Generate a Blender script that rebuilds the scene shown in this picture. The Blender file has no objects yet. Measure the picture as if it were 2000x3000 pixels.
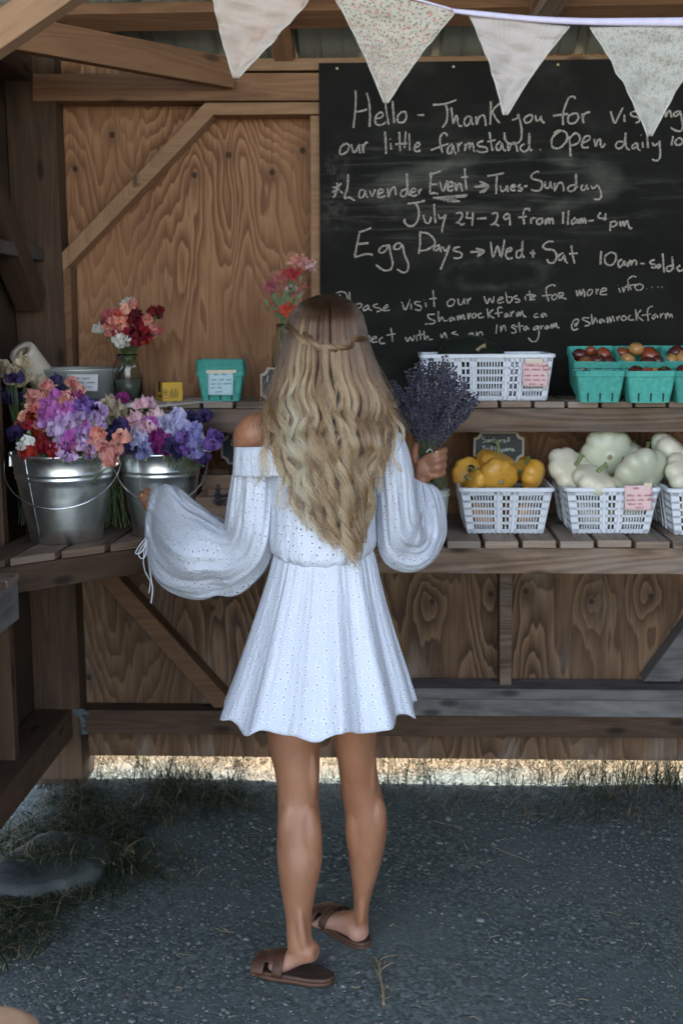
import bpy, bmesh, math, random
import numpy as np
from mathutils import Vector, Matrix, Quaternion

random.seed(7)
rng = np.random.default_rng(7)
R_ = math.radians
C = bpy.context.scene.collection
SC = bpy.context.scene

# ------------------------------------------------------------------ camera
CAM_H = 1.595
FPX = 3500.0                      # focal length in photo pixels (photo is 2000 x 3000)
PITCH, YAW, ROLL = math.atan(555 / 3500), R_(2.42), R_(0.33)
Fw = Vector((-math.sin(YAW) * math.cos(PITCH), math.cos(YAW) * math.cos(PITCH), -math.sin(PITCH)))
Rt0 = Vector((math.cos(YAW), math.sin(YAW), 0))
Up0 = Rt0.cross(Fw)
Rt = Rt0 * math.cos(ROLL) - Up0 * math.sin(ROLL)
Up = Up0 * math.cos(ROLL) + Rt0 * math.sin(ROLL)
CAMP = Vector((0, 0, CAM_H))
cam = bpy.data.cameras.new("camera")
cam.sensor_fit = 'HORIZONTAL'
cam.sensor_width = 24.0
cam.lens = FPX / 2000 * 24.0
cam.clip_start = 0.05
cam.clip_end = 600
cam.dof.use_dof = True
cam.dof.focus_distance = 2.95
cam.dof.aperture_fstop = 4.5
camo = bpy.data.objects.new("camera", cam)
C.objects.link(camo)
mw = Matrix((Rt, Up, -Fw)).transposed().to_4x4()
mw.translation = CAMP
camo.matrix_world = mw
SC.camera = camo

# ------------------------------------------------------------------ world and sun
SUN_EL, SUN_AZ = R_(57), R_(12)     # sun stands behind the stand, beyond the back wall
w = bpy.data.worlds.new("World")
SC.world = w
w.use_nodes = True
wn = w.node_tree
sky = wn.nodes.new('ShaderNodeTexSky')
sky.sky_type = 'NISHITA'
sky.sun_disc = False
sky.sun_elevation = SUN_EL
sky.sun_rotation = SUN_AZ
sky.dust_density = 0.6
sky.ozone_density = 2.2
bg = wn.nodes['Background']
hsv = wn.nodes.new('ShaderNodeHueSaturation')       # thin summer haze: paler sky
hsv.inputs['Saturation'].default_value = 0.68
hsv.inputs['Value'].default_value = 1.1
wn.links.new(sky.outputs[0], hsv.inputs['Color'])
tnt = wn.nodes.new('ShaderNodeMix'); tnt.data_type = 'RGBA'; tnt.blend_type = 'MULTIPLY'; tnt.inputs[0].default_value = 1.0
wn.links.new(hsv.outputs[0], tnt.inputs[6]); tnt.inputs[7].default_value = (1.035, 1.0, 0.955, 1)
wn.links.new(tnt.outputs[2], bg.inputs[0])
bg.inputs[1].default_value = 0.15
sl = bpy.data.lights.new("sun", 'SUN')
sl.energy = 3.2
sl.angle = R_(0.5)
sl.color = (1.0, 0.93, 0.82)
so = bpy.data.objects.new("sun", sl)
C.objects.link(so)
to_sun = Vector((math.sin(SUN_AZ) * math.cos(SUN_EL), math.cos(SUN_AZ) * math.cos(SUN_EL), math.sin(SUN_EL)))
so.rotation_euler = to_sun.to_track_quat('Z', 'Y').to_euler()
so.location = to_sun * 20
SC.view_settings.view_transform = 'Standard'
SC.view_settings.look = 'None'
SC.view_settings.gamma = 1.0
SC.view_settings.exposure = 2.72
SC.render.film_transparent = False
SC.cycles.max_bounces = 7
SC.cycles.diffuse_bounces = 4
SC.cycles.transparent_max_bounces = 12
SC.cycles.use_denoising = True
SC.cycles.sample_clamp_indirect = 6.0

# ------------------------------------------------------------------ helpers: photo pixel -> world point on a real plane
def ray(u, v):
    return Rt * ((u - 1000) / FPX) + Up * ((1500 - v) / FPX) + Fw
def PY(u, v, Y):
    d = ray(u, v)
    return CAMP + d * (Y / d.y)
def PZ(u, v, z):
    d = ray(u, v)
    return CAMP + d * ((z - CAM_H) / d.z)
def PX(u, v, X):
    d = ray(u, v)
    return CAMP + d * (X / d.x)

# ------------------------------------------------------------------ helpers: objects
def tag(o, label=None, cat=None, group=None, kind=None):
    if label: o['label'] = label
    if cat: o['category'] = cat
    if group: o['group'] = group
    if kind: o['kind'] = kind
    return o
def empty(name, loc=(0, 0, 0), rz=0.0, label=None, cat=None, group=None):
    o = bpy.data.objects.new(name, None)
    o.empty_display_size = 0.05
    C.objects.link(o)
    o.location = loc
    o.rotation_euler = (0, 0, rz)
    return tag(o, label, cat, group)
def copy_tree(o, parent=None):
    kids = list(o.children)
    c = o.copy()
    C.objects.link(c)
    c.parent = parent
    for ch in kids:
        copy_tree(ch, c)
    return c

class MB:
    """collects shapes for ONE mesh"""
    def __init__(self):
        self.v, self.f, self.uv, self.m = [], [], [], []
    def quadset(self, vs, fs, uvs=None, mi=0):
        b = len(self.v)
        self.v += [tuple(p) for p in vs]
        for k, f in enumerate(fs):
            self.f.append(tuple(i + b for i in f))
            self.m.append(mi)
            self.uv.append(uvs[k] if uvs else [(vs[i][0], vs[i][2]) for i in f])
    def hexa(self, p, off=(0, 0), mi=0):
        """p: 8 corners, 0-3 one end ring, 4-7 the other end ring; U runs from ring to ring"""
        p = [Vector(q) for q in p]
        L = (p[4] - p[0]).length
        fs, uvs = [], []
        acc = 0.0
        for i in range(4):
            j = (i + 1) % 4
            wd = (p[j] - p[i]).length
            fs.append((i, j, j + 4, i + 4))
            uvs.append([(off[0], off[1] + acc), (off[0], off[1] + acc + wd), (off[0] + L, off[1] + acc + wd), (off[0] + L, off[1] + acc)])
            acc += wd
        fs.append((3, 2, 1, 0)); fs.append((4, 5, 6, 7))
        a, b = (p[1] - p[0]).length, (p[3] - p[0]).length
        e = [(off[0] + 3.3, off[1]), (off[0] + 3.3 + a * .35, off[1]), (off[0] + 3.3 + a * .35, off[1] + b), (off[0] + 3.3, off[1] + b)]
        uvs += [e[::-1], e]
        self.quadset(p, fs, uvs, mi)
    def beam(self, p0, p1, w, h, up=(0, 0, 1), mi=0):
        p0, p1 = Vector(p0), Vector(p1)
        d = (p1 - p0).normalized()
        s = d.cross(Vector(up)).normalized()
        t = s.cross(d).normalized()
        off = (random.uniform(0, 40), random.uniform(0, 40))
        r = lambda c: [c - s * w / 2 - t * h / 2, c + s * w / 2 - t * h / 2, c + s * w / 2 + t * h / 2, c - s * w / 2 + t * h / 2]
        self.hexa(r(p0) + r(p1), off, mi)
    def box(self, lo, hi, axis=0, mi=0):
        lo, hi = Vector(lo), Vector(hi)
        c = (lo + hi) / 2
        s = hi - lo
        d = Vector((0, 0, 0)); d[axis] = s[axis] / 2
        if axis == 0: self.beam(c - d, c + d, s.y, s.z, mi=mi)
        elif axis == 1: self.beam(c - d, c + d, s.x, s.z, mi=mi)
        else: self.beam(c - d, c + d, s.x, s.y, up=(0, 1, 0), mi=mi)
    def slab(self, px, Y, depth, mi=0):
        """front outline given as 4 photo pixels on the plane Y, extruded backwards; first edge = long side"""
        a = [PY(u, v, Y) for u, v in px]
        dv = Vector((0, depth, 0))
        off = (random.uniform(0, 40), random.uniform(0, 40))
        # ends: edge a[0]-a[3] and a[1]-a[2]
        self.hexa([a[0], a[3], a[3] + dv, a[0] + dv, a[1], a[2], a[2] + dv, a[1] + dv], off, mi)
    def rings(self, rings, closed=True, cap0=True, cap1=True, mi=0, uscale=1.0, vscale=1.0):
        n = len(rings[0])
        vs = [p for r in rings for p in r]
        fs, uvs = [], []
        L = 0.0
        if uscale == 'auto':
            per = [sum((Vector(r[q]) - Vector(r[q - 1])).length for q in range(n)) for r in rings]
            uscale = sum(per) / len(per)
        for k in range(len(rings) - 1):
            dL = sum((Vector(rings[k + 1][q]) - Vector(rings[k][q])).length for q in range(0, n, max(1, n // 12))) / len(range(0, n, max(1, n // 12)))
            for i in range(n if closed else n - 1):
                j = (i + 1) % n
                fs.append((k * n + i, k * n + j, (k + 1) * n + j, (k + 1) * n + i))
                uvs.append([(i / n * uscale, L), (((i + 1) / n) * uscale, L), (((i + 1) / n) * uscale, L + dL), (i / n * uscale, L + dL)])
            L += dL
        if cap0 and closed:
            fs.append(tuple(range(n))[::-1]); uvs.append([(0, 0)] * n)
        if cap1 and closed:
            b = (len(rings) - 1) * n
            fs.append(tuple(range(b, b + n))); uvs.append([(0, 0)] * n)
        self.quadset(vs, fs, uvs, mi)
    def tube(self, pts, rad, n=8, mi=0, flat=1.0, cap=True):
        pts = [Vector(p) for p in pts]
        if not hasattr(rad, '__len__'): rad = [rad] * len(pts)
        rings = []
        prev = None
        for i, p in enumerate(pts):
            d = (pts[min(i + 1, len(pts) - 1)] - pts[max(i - 1, 0)])
            if d.length < 1e-9: d = Vector((0, 0, 1))
            d.normalize()
            if prev is None:
                a = d.cross(Vector((0, 0, 1)))
                if a.length < 1e-3: a = d.cross(Vector((0, 1, 0)))
            else:
                a = prev - d * prev.dot(d)
                if a.length < 1e-6: a = d.cross(Vector((0, 1, 0)))
            a.normalize(); prev = a
            b = d.cross(a)
            rings.append([p + (a * math.cos(t) + b * math.sin(t) * flat) * rad[i] for t in [2 * math.pi * k / n for k in range(n)]])
        self.rings(rings, cap0=cap, cap1=cap, mi=mi)
    def lathe(self, prof, n=32, c=(0, 0, 0), mi=0, sx=1.0, sy=1.0, close=False):
        c = Vector(c)
        rr = [[c + Vector((r * math.cos(2 * math.pi * k / n) * sx, r * math.sin(2 * math.pi * k / n) * sy, z)) for k in range(n)] for r, z in prof]
        self.rings(rr, cap0=close, cap1=close, mi=mi)
    def grid(self, fn, nu, nv, mi=0, us=1.0, vs=1.0, closed_u=False):
        vv = [[Vector(fn(i / nu, j / nv)) for i in range(nu + (0 if closed_u else 1))] for j in range(nv + 1)]
        W = len(vv[0])
        flat = [p for r in vv for p in r]
        fs, uvs = [], []
        for j in range(nv):
            for i in range(nu):
                i2 = (i + 1) % W
                fs.append((j * W + i, j * W + i2, (j + 1) * W + i2, (j + 1) * W + i))
                uvs.append([(i / nu * us, j / nv * vs), ((i + 1) / nu * us, j / nv * vs), ((i + 1) / nu * us, (j + 1) / nv * vs), (i / nu * us, (j + 1) / nv * vs)])
        self.quadset(flat, fs, uvs, mi)
    def mesh(self, name):
        me = bpy.data.meshes.new(name)
        me.from_pydata(self.v, [], self.f)
        ul = me.uv_layers.new(name="UVMap")
        flat = [c for f in self.uv for p in f for c in p]
        ul.data.foreach_set("uv", flat)
        me.polygons.foreach_set("material_index", self.m)
        return me
    def build(self, name, mat, parent=None, smooth=False, bevel=0, seg=2, sub=0, fixn=True):
        me = self.mesh(name)
        for m in (mat if isinstance(mat, (list, tuple)) else [mat]):
            me.materials.append(m)
        if fixn:
            bm = bmesh.new(); bm.from_mesh(me)
            bmesh.ops.recalc_face_normals(bm, faces=bm.faces)
            bm.to_mesh(me); bm.free()
        if smooth:
            me.polygons.foreach_set("use_smooth", [True] * len(me.polygons))
        o = bpy.data.objects.new(name, me)
        C.objects.link(o)
        if parent: o.parent = parent
        if bevel:
            b = o.modifiers.new("bevel", 'BEVEL'); b.width = bevel; b.segments = seg; b.limit_method = 'ANGLE'; b.angle_limit = R_(40)
        if sub:
            s = o.modifiers.new("sub", 'SUBSURF'); s.levels = sub; s.render_levels = sub
        return o

def np_mesh(name, V, F, mat, parent=None, smooth=False):
    """numpy verts (n,3) and faces (m,k)"""
    me = bpy.data.meshes.new(name)
    V = np.asarray(V, dtype=np.float32); F = np.asarray(F, dtype=np.int32)
    me.vertices.add(len(V)); me.vertices.foreach_set("co", V.ravel())
    k = F.shape[1]
    me.loops.add(F.size); me.loops.foreach_set("vertex_index", F.ravel())
    me.polygons.add(len(F))
    me.polygons.foreach_set("loop_start", np.arange(0, F.size, k, dtype=np.int32))
    me.update(calc_edges=True)
    me.validate()
    for m in (mat if isinstance(mat, (list, tuple)) else [mat]):
        me.materials.append(m)
    if smooth: me.polygons.foreach_set("use_smooth", [True] * len(me.polygons))
    o = bpy.data.objects.new(name, me)
    C.objects.link(o)
    if parent: o.parent = parent
    return o

def smooth_path(pts, per=5):
    """Catmull-Rom through the points"""
    P = [Vector(p) for p in pts]
    if len(P) < 3: return P
    out = []
    for i in range(len(P) - 1):
        p0, p1, p2, p3 = P[max(i - 1, 0)], P[i], P[i + 1], P[min(i + 2, len(P) - 1)]
        for k in range(per):
            t = k / per
            out.append(0.5 * ((2 * p1) + (p2 - p0) * t + (2 * p0 - 5 * p1 + 4 * p2 - p3) * t * t + (3 * p1 - p0 - 3 * p2 + p3) * t ** 3))
    out.append(P[-1])
    return out

# ------------------------------------------------------------------ helpers: materials
class MT:
    def __init__(self, name, rough=0.6, spec=0.5, metal=0.0):
        self.m = bpy.data.materials.new(name)
        self.m.use_nodes = True
        self.nt = self.m.node_tree
        self.b = self.nt.nodes['Principled BSDF']
        self.out = self.nt.nodes['Material Output']
        self.b.inputs['Roughness'].default_value = rough
        self.b.inputs['Specular IOR Level'].default_value = spec
        self.b.inputs['Metallic'].default_value = metal
    def n(self, typ, inp=None, **props):
        nd = self.nt.nodes.new('ShaderNode' + typ)
        for k, v in props.items(): setattr(nd, k, v)
        for k, v in (inp or {}).items(): self.put(nd.inputs[k], v)
        return nd
    def put(self, sock, v):
        if isinstance(v, bpy.types.NodeSocket): self.nt.links.new(v, sock)
        else:
            if hasattr(sock.default_value, '__len__') and not isinstance(sock.default_value, str) and hasattr(v, '__len__') and len(v) == 3 and len(sock.default_value) == 4:
                v = (*v, 1)
            sock.default_value = v
    def math(self, op, a, b=0.0, c=None, clamp=False):
        nd = self.n('Math', operation=op); nd.use_clamp = clamp
        self.put(nd.inputs[0], a); self.put(nd.inputs[1], b)
        if c is not None: self.put(nd.inputs[2], c)
        return nd.outputs[0]
    def vmath(self, op, a, b=(0, 0, 0)):
        nd = self.n('VectorMath', operation=op)
        self.put(nd.inputs[0], a)
        self.put(nd.inputs[1], b)
        return nd.outputs['Value'] if op in ('DISTANCE', 'LENGTH', 'DOT_PRODUCT') else nd.outputs[0]
    def mix(self, fac, a, b, blend='MIX'):
        nd = self.n('Mix', data_type='RGBA', blend_type=blend)
        self.put(nd.inputs[0], fac); self.put(nd.inputs[6], a); self.put(nd.inputs[7], b)
        return nd.outputs[2]
    def ramp(self, fac, stops, interp='LINEAR'):
        nd = self.n('ValToRGB')
        cr = nd.color_ramp; cr.interpolation = interp
        while len(cr.elements) < len(stops): cr.elements.new(0.5)
        for e, (p, c) in zip(cr.elements, stops):
            e.position = p
            e.color = (*c, 1) if hasattr(c, '__len__') else (c, c, c, 1)
        self.put(nd.inputs[0], fac)
        return nd.outputs[0]
    def sstep(self, x, lo, hi):
        nd = self.n('MapRange', interpolation_type='SMOOTHSTEP')
        self.put(nd.inputs[0], x); self.put(nd.inputs[1], lo); self.put(nd.inputs[2], hi)
        return nd.outputs[0]
    def coord(self, which='Object'):
        return self.n('TexCoord').outputs[which]
    def scale(self, vec, s):
        return self.vmath('MULTIPLY', vec, s)
    def noise(self, vec, scale=5.0, detail=3.0, rough=0.55, dist=0.0, dim='3D'):
        nd = self.n('TexNoise', {'Scale': scale, 'Detail': detail, 'Roughness': rough, 'Distortion': dist}, noise_dimensions=dim)
        if vec is not None: self.put(nd.inputs['Vector'], vec)
        return nd.outputs[0]
    def vor(self, vec, scale, feature='F1', rnd=1.0, dim='3D', out='Distance'):
        nd = self.n('TexVoronoi', {'Scale': scale, 'Randomness': rnd}, feature=feature, voronoi_dimensions=dim)
        self.put(nd.inputs['Vector'], vec)
        return nd.outputs[out]
    def bump(self, h, strength=0.3, dist=0.01):
        nd = self.n('Bump', {'Strength': strength, 'Distance': dist})
        self.put(nd.inputs['Height'], h)
        self.put(self.b.inputs['Normal'], nd.outputs[0])
        return nd.outputs[0]
    def col(self, c): self.put(self.b.inputs['Base Color'], c)
    def rnd(self): return self.n('ObjectInfo').outputs['Random']
    def isl(self): return self.n('NewGeometry').outputs['Random Per Island']

def plain(name, col, rough=0.6, var=0.12, nscale=30, spec=0.4, metal=0.0, bump=0.0, bscale=80):
    M = MT(name, rough, spec, metal)
    co = M.coord()
    nz = M.noise(co, nscale, 4)
    a = tuple(max(0, c * (1 - var)) for c in col); b = tuple(c * (1 + var) for c in col)
    M.col(M.ramp(nz, [(0.3, a), (0.7, b)]))
    if bump: M.bump(M.noise(co, bscale, 3), bump, 0.004)
    return M.m

def wood_mat(name, dark, light, grain=1.0, rough=0.75, grey=0.0, stain=0.35, contrast=1.0):
    """sawn lumber; UV.x runs along the board (metres)"""
    M = MT(name, rough, 0.25)
    uv = M.coord('UV')
    rd = M.n('ObjectInfo').outputs['Random']
    uv = M.vmath('ADD', uv, M.n('CombineXYZ', {0: M.math('MULTIPLY', rd, 37.0), 1: M.math('MULTIPLY', rd, 13.0)}).outputs[0])
    warp = M.noise(M.scale(uv, (1.2, 9, 1)), 1.0, 2, 0.5)
    # growth rings as stretched contour lines
    fld = M.noise(M.scale(uv, (0.9, 11, 1)), 1.0, 1.5, 0.45, 0.6)
    band = M.math('SINE', M.math('MULTIPLY', fld, 60.0 * grain))
    fine = M.noise(M.scale(uv, (7, 260, 1)), 1.0, 3, 0.6)
    blot = M.noise(M.scale(uv, (3, 9, 1)), 1.3, 4, 0.6)
    # knots: sparse cells
    kd = M.vor(M.scale(uv, (2.3, 6.0, 1)), 1.0, rnd=0.9, dim='2D')
    kn = M.sstep(kd, 0.11, 0.03)
    f = M.math('ADD', M.math('MULTIPLY', band, 0.085 * contrast), M.math('MULTIPLY', fine, 0.55))
    f = M.math('ADD', f, M.math('MULTIPLY', warp, 0.45))
    c = M.ramp(f, [(0.18, dark), (0.8, light)])
    c = M.mix(M.math('MULTIPLY', M.sstep(blot, 0.48, 0.75), stain), c, tuple(x * 0.45 for x in dark))
    if grey: c = M.mix(M.math('MULTIPLY', M.sstep(blot, 0.62, 0.3), grey), c, (0.30, 0.285, 0.27))
    c = M.mix(M.math('MULTIPLY', kn, 0.8), c, tuple(x * 0.35 for x in dark))
    hv = M.n('HueSaturation', {'Value': M.math('ADD', M.math('MULTIPLY', rd, 0.4), 0.8), 'Color': c})
    M.col(hv.outputs[0])
    M.bump(M.math('ADD', fine, M.math('MULTIPLY', kn, -0.5)), 0.35, 0.004)
    return M.m

def plywood_mat(name, dark, mid, light, knots, bands=16.0, seedoff=0.0, weather=0.0, calmk=.56):
    """rotary-cut fir plywood in the XZ plane (world metres): cathedral contour bands and knots"""
    M = MT(name, 0.7, 0.25)
    co = M.coord('Object')
    co0 = co
    co = M.vmath('ADD', co, (seedoff, 0, seedoff * 0.7))
    fld = M.noise(M.scale(co, (5.6, 0.0, 0.95)), 1.0, 1.2, 0.4, 0.35)
    fld2 = M.noise(M.scale(co, (17, 0.0, 2.6)), 1.0, 2.0, 0.5)
    zc_ = M.n('SeparateXYZ', {0: co}).outputs[2]
    f = M.math('ADD', M.math('ADD', M.math('MULTIPLY', fld, 0.9), M.math('MULTIPLY', zc_, -0.42)), M.math('MULTIPLY', fld2, 0.20))
    core = None; halo = None
    for kx, kz, amp, r in knots:
        d = M.vmath('DISTANCE', M.scale(co0, (1, 0, 0.62)), (kx, 0, kz * 0.62))
        q = M.math('DIVIDE', d, r)
        e = M.math('EXPONENT', M.math('MULTIPLY', M.math('MULTIPLY', q, q), -1.0))
        f = M.math('ADD', f, M.math('MULTIPLY', e, amp))
        d2 = M.vmath('DISTANCE', M.scale(co0, (1, 0, 0.9)), (kx, 0, kz * 0.9))
        k = M.sstep(d2, 0.013, 0.006)
        h = M.sstep(d2, 0.055, 0.012)
        core = k if core is None else M.math('MAXIMUM', core, k)
        halo = h if halo is None else M.math('MAXIMUM', halo, h)
    ph = M.math('FRACT', M.math('MULTIPLY', f, bands))
    # soft early wood to sharp late wood line
    c = M.ramp(ph, [(0.0, light), (0.5, mid), (0.80, dark), (0.90, dark), (1.0, light)])
    calm = M.sstep(M.noise(M.scale(co, (1.7, 0, .9)), 1.3, 2, .5), .40, .62)
    c = M.mix(M.math('MULTIPLY', M.math('SUBTRACT', 1.15, calm), calmk), c, M.mix(.5, mid, light))
    fine = M.noise(M.scale(co, (160, 0, 4.5)), 1.0, 4, 0.65)
    c = M.mix(M.math('MULTIPLY', M.sstep(fine, 0.42, 0.75), 0.55), c, tuple(x * 0.6 for x in dark))
    big = M.noise(M.scale(co, (1.5, 0, 1.2)), 1.4, 3, 0.5)
    c = M.mix(M.math('MULTIPLY', M.sstep(big, 0.45, 0.75), 0.5), c, tuple(x * 0.8 for x in dark))
    if weather:
        wz = M.noise(M.scale(co, (7, 0, 2.2)), 1.0, 5, 0.6)
        c = M.mix(M.math('MULTIPLY', M.sstep(wz, 0.5, 0.72), weather), c, (0.42, 0.38, 0.34))
    if core is not None:
        c = M.mix(M.math('MULTIPLY', halo, 0.35), c, tuple(x * 0.7 for x in dark))
        c = M.mix(M.math('MULTIPLY', core, .85), c, (0.025, 0.015, 0.010))
    M.col(c)
    M.bump(M.math('ADD', ph, fine), 0.15, 0.002)
    return M.m
# ------------------------------------------------------------------ materials of the stand
WARM = wood_mat("framing_wood", (0.11, 0.054, 0.029), (0.25, 0.134, 0.070), stain=0.4)
PALE = wood_mat("brace_wood", (0.20, 0.11, 0.058), (0.36, 0.215, 0.12), stain=0.25)
DARKW = wood_mat("old_wood", (0.036, 0.021, 0.013), (0.10, 0.059, 0.036), stain=0.5)
GREYW = wood_mat("weathered_wood", (0.075, 0.046, 0.030), (0.225, 0.145, 0.095), grey=0.22, stain=0.4, contrast=2.0)
SLATW = wood_mat("slat_wood", (0.15, 0.10, 0.07), (0.37, 0.275, 0.20), grey=0.45, stain=0.5)
SILLW = wood_mat("sill_wood", (0.035, 0.028, 0.025), (0.085, 0.07, 0.062), grey=0.1, stain=0.5)
SILLG = wood_mat("plate_wood", (0.075, 0.068, 0.066), (0.20, 0.18, 0.172), grey=0.35, stain=0.5)

WALL_Y, STUD_Y, BOARD_Y = 4.03, 3.945, 3.94
XL = -1.235
Z_BOT = PY(1100, 2222, WALL_Y).z
def kpt(u, v): 
    p = PY(u, v, WALL_Y); return (p.x, p.z)
UPK = [(328, 394, .05, .05), (220, 494, .05, .06), (569, 512, .10, .07), (670, 453, .10, .06), (797, 504, .12, .07), (886, 440, .07, .05)]
LOK = [(1266, 1763, .16, .06), (1437, 1740, .10, .045), (1540, 1733, .10, .045), (1732, 1763, .16, .06), (1906, 1747, .12, .05), (260, 1986, .04, .04), (622, 1782, .06, .05)]
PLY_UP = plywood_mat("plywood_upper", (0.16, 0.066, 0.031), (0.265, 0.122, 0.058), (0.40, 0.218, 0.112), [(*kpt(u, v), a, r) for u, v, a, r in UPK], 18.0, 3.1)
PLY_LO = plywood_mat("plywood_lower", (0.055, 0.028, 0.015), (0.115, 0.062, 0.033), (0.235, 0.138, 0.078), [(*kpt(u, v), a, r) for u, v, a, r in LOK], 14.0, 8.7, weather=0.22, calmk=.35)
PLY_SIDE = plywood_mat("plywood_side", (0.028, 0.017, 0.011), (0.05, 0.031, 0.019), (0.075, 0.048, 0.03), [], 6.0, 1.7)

# ------------------------------------------------------------------ the shed
shed = empty("shed", (0, 0, 0), 0, "open fronted wooden farm stand with plywood back wall and metal roof", "shed")
XR = 2.25
zmid = PY(1100, 1640, WALL_Y).z
ROOF_S = 0.47
def roof_z(Y): return 2.455 + (4.0 - Y) * ROOF_S
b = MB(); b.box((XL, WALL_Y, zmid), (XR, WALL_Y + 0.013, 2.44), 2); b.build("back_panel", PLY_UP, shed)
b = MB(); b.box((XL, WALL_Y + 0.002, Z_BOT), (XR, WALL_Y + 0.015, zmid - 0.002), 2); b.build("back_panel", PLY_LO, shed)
# left wall
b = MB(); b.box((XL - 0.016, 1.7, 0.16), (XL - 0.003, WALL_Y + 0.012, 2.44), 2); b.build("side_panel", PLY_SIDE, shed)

def part(name, fn, mat, bevel=0.003):
    b = MB(); fn(b); return b.build(name, mat, shed, bevel=bevel)
def wslab(name, px, mat, Y=STUD_Y, dep=None):
    return part(name, lambda b: b.slab(px, Y, (WALL_Y - 0.001 - Y) if dep is None else dep), mat)

# back wall framing, front faces read off the wall plane
wslab("top_plate", [(95, 214), (2900, 206), (2900, 288), (95, 295)], WARM, 3.93)
wslab("ledger", [(640, 170), (2900, 150), (2900, 186), (640, 207)], PALE, 3.938)
wslab("blocking", [(612, 299), (940, 297), (940, 333), (612, 336)], PALE, STUD_Y)
wslab("stud", [(908, 337), (938, 337), (938, 1400), (912, 1400)], PALE, STUD_Y)
wslab("stud", [(172, 800), (206, 780), (222, 1400), (192, 1400)], WARM, STUD_Y)
wslab("diagonal_brace", [(600, 299), (660, 299), (172, 808), (168, 752)], PALE, STUD_Y)
wslab("stud", [(1463, 1640), (1502, 1640), (1498, 2012), (1463, 2012)], GREYW, STUD_Y)
wslab("diagonal_brace", [(2150, 1640), (2250, 1640), (1990, 1998), (1885, 1998)], SILLG, STUD_Y)
wslab("diagonal_brace", [(235, 1640), (300, 1640), (690, 2070), (628, 2076)], WARM, STUD_Y)
wslab("stud", [(-40, 150), (60, 150), (75, 2150), (-20, 2150)], SILLW, 4.0)
# corner post and its boards
part("corner_post", lambda b: b.box((XL, 3.935, 0.02), (PY(178, 700, 3.935).x, WALL_Y - 0.001, 2.44), 2), DARKW)
# sill and doubled plates
zs1, zs0 = PY(1100, 2087, STUD_Y).z, PY(1100, 2157, STUD_Y).z
part("sill", lambda b: b.box((PY(178, 700, 3.935).x + .002, STUD_Y, zs0), (XR, WALL_Y - 0.002, zs1), 0), DARKW)
xp = PY(800, 2040, 3.92).x
zp = PY(1300, 2050, 3.90).z
zt = PY(1300, 2018, 3.90).z
part("floor_plate", lambda b: b.box((xp, 3.905, zs1 + 0.002), (XR, 4.02, zp - 0.001), 0), SILLG)
part("floor_plate", lambda b: b.box((xp, 3.90, zp + 0.001), (XR, 4.018, zt), 0), SILLG)
# teal stained bracket on the sill corner
tealm = plain("flaking_teal_paint", (0.075, 0.098, 0.10), 0.7, 0.35, 60)
b = MB()
a = PY(228, 2085, 3.935); 
for i in range(10):
    t = i / 9
    c = PY(232 + 6 * math.sin(i * 1.7), 2082 + t * 66, 3.938)
    r = 0.020 + 0.008 * math.sin(i * 2.3)
    b.box((c.x - r, 3.934 + 0.0004 * i, c.z - 0.006), (c.x + r, 3.944, c.z + 0.006), 0)
b.build("paint_patch", tealm, shed, bevel=0.002)
# left wall framing
XI = XL + 0.004
pz1 = PY(212, 2076, STUD_Y).z
part("side_sill", lambda b: b.box((XI, 2.0, pz1 - 0.10), (-1.105, STUD_Y - 0.002, pz1), 1), DARKW)
for y in (3.44, 2.80):
    part("side_stud", lambda b: b.box((XI, y, pz1 + 0.001), (XI + 0.085, y + 0.045, 2.36), 2), DARKW)
part("side_girt", lambda b: b.box((XI + 0.01, 2.75, 1.80), (XI + 0.10, 3.93, 1.84), 1), SILLW)
part("side_plate", lambda b: b.box((XL - 0.002, 0.9, 2.362), (XI + 0.09, 3.925, 2.45), 1), DARKW)
part("side_brace", lambda b: b.beam((XI + 0.06, 3.02, 2.36), (XI + 0.06, 3.90, 1.67), 0.085, 0.085), DARKW)
# horizontal corner tie between side plate and back plate
part("corner_tie", lambda b: b.beam(PY(20, 92, 3.40), PY(676, 215, 3.925), 0.04, 0.092), WARM)
# front knee brace close to the camera, top left
pa, pb = PY(-130, 190, 2.35), PY(330, -130, 2.35)
part("front_brace", lambda b: b.beam(pa, pb, 0.05, 0.062), PALE)
# roof: purlins, rafters, ribbed sheet
for k, Y in enumerate((3.80, 3.2, 2.6)):
    z = roof_z(Y) - 0.004
    part("purlin", lambda b: b.beam((XL - .2, Y, z - 0.026), (XR + .2, Y, z - 0.026), 0.085, 0.04, up=(0, ROOF_S, 1)), WARM)
RIDGE = 2.15
for x in (-0.34, 0.44, 1.22, 2.0):
    part("rafter", lambda b: b.beam((x, 4.02, roof_z(4.02) - 0.036), (x, RIDGE, roof_z(RIDGE) - 0.036), 0.062, 0.066), WARM)
part("rafter_brace", lambda b: b.beam(PY(1545, 110, 3.86), PY(1720, -150, 3.5), 0.07, 0.04), GREYW)
roofm = MT("painted_roof_sheet", 0.5, 0.4)
nz = roofm.noise(roofm.scale(roofm.coord(), (6, 1.2, 1.2)), 1.2, 4)
roofm.col(roofm.ramp(nz, [(0.3, (0.17, 0.19, 0.165)), (0.7, (0.30, 0.31, 0.27))]))
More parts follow.
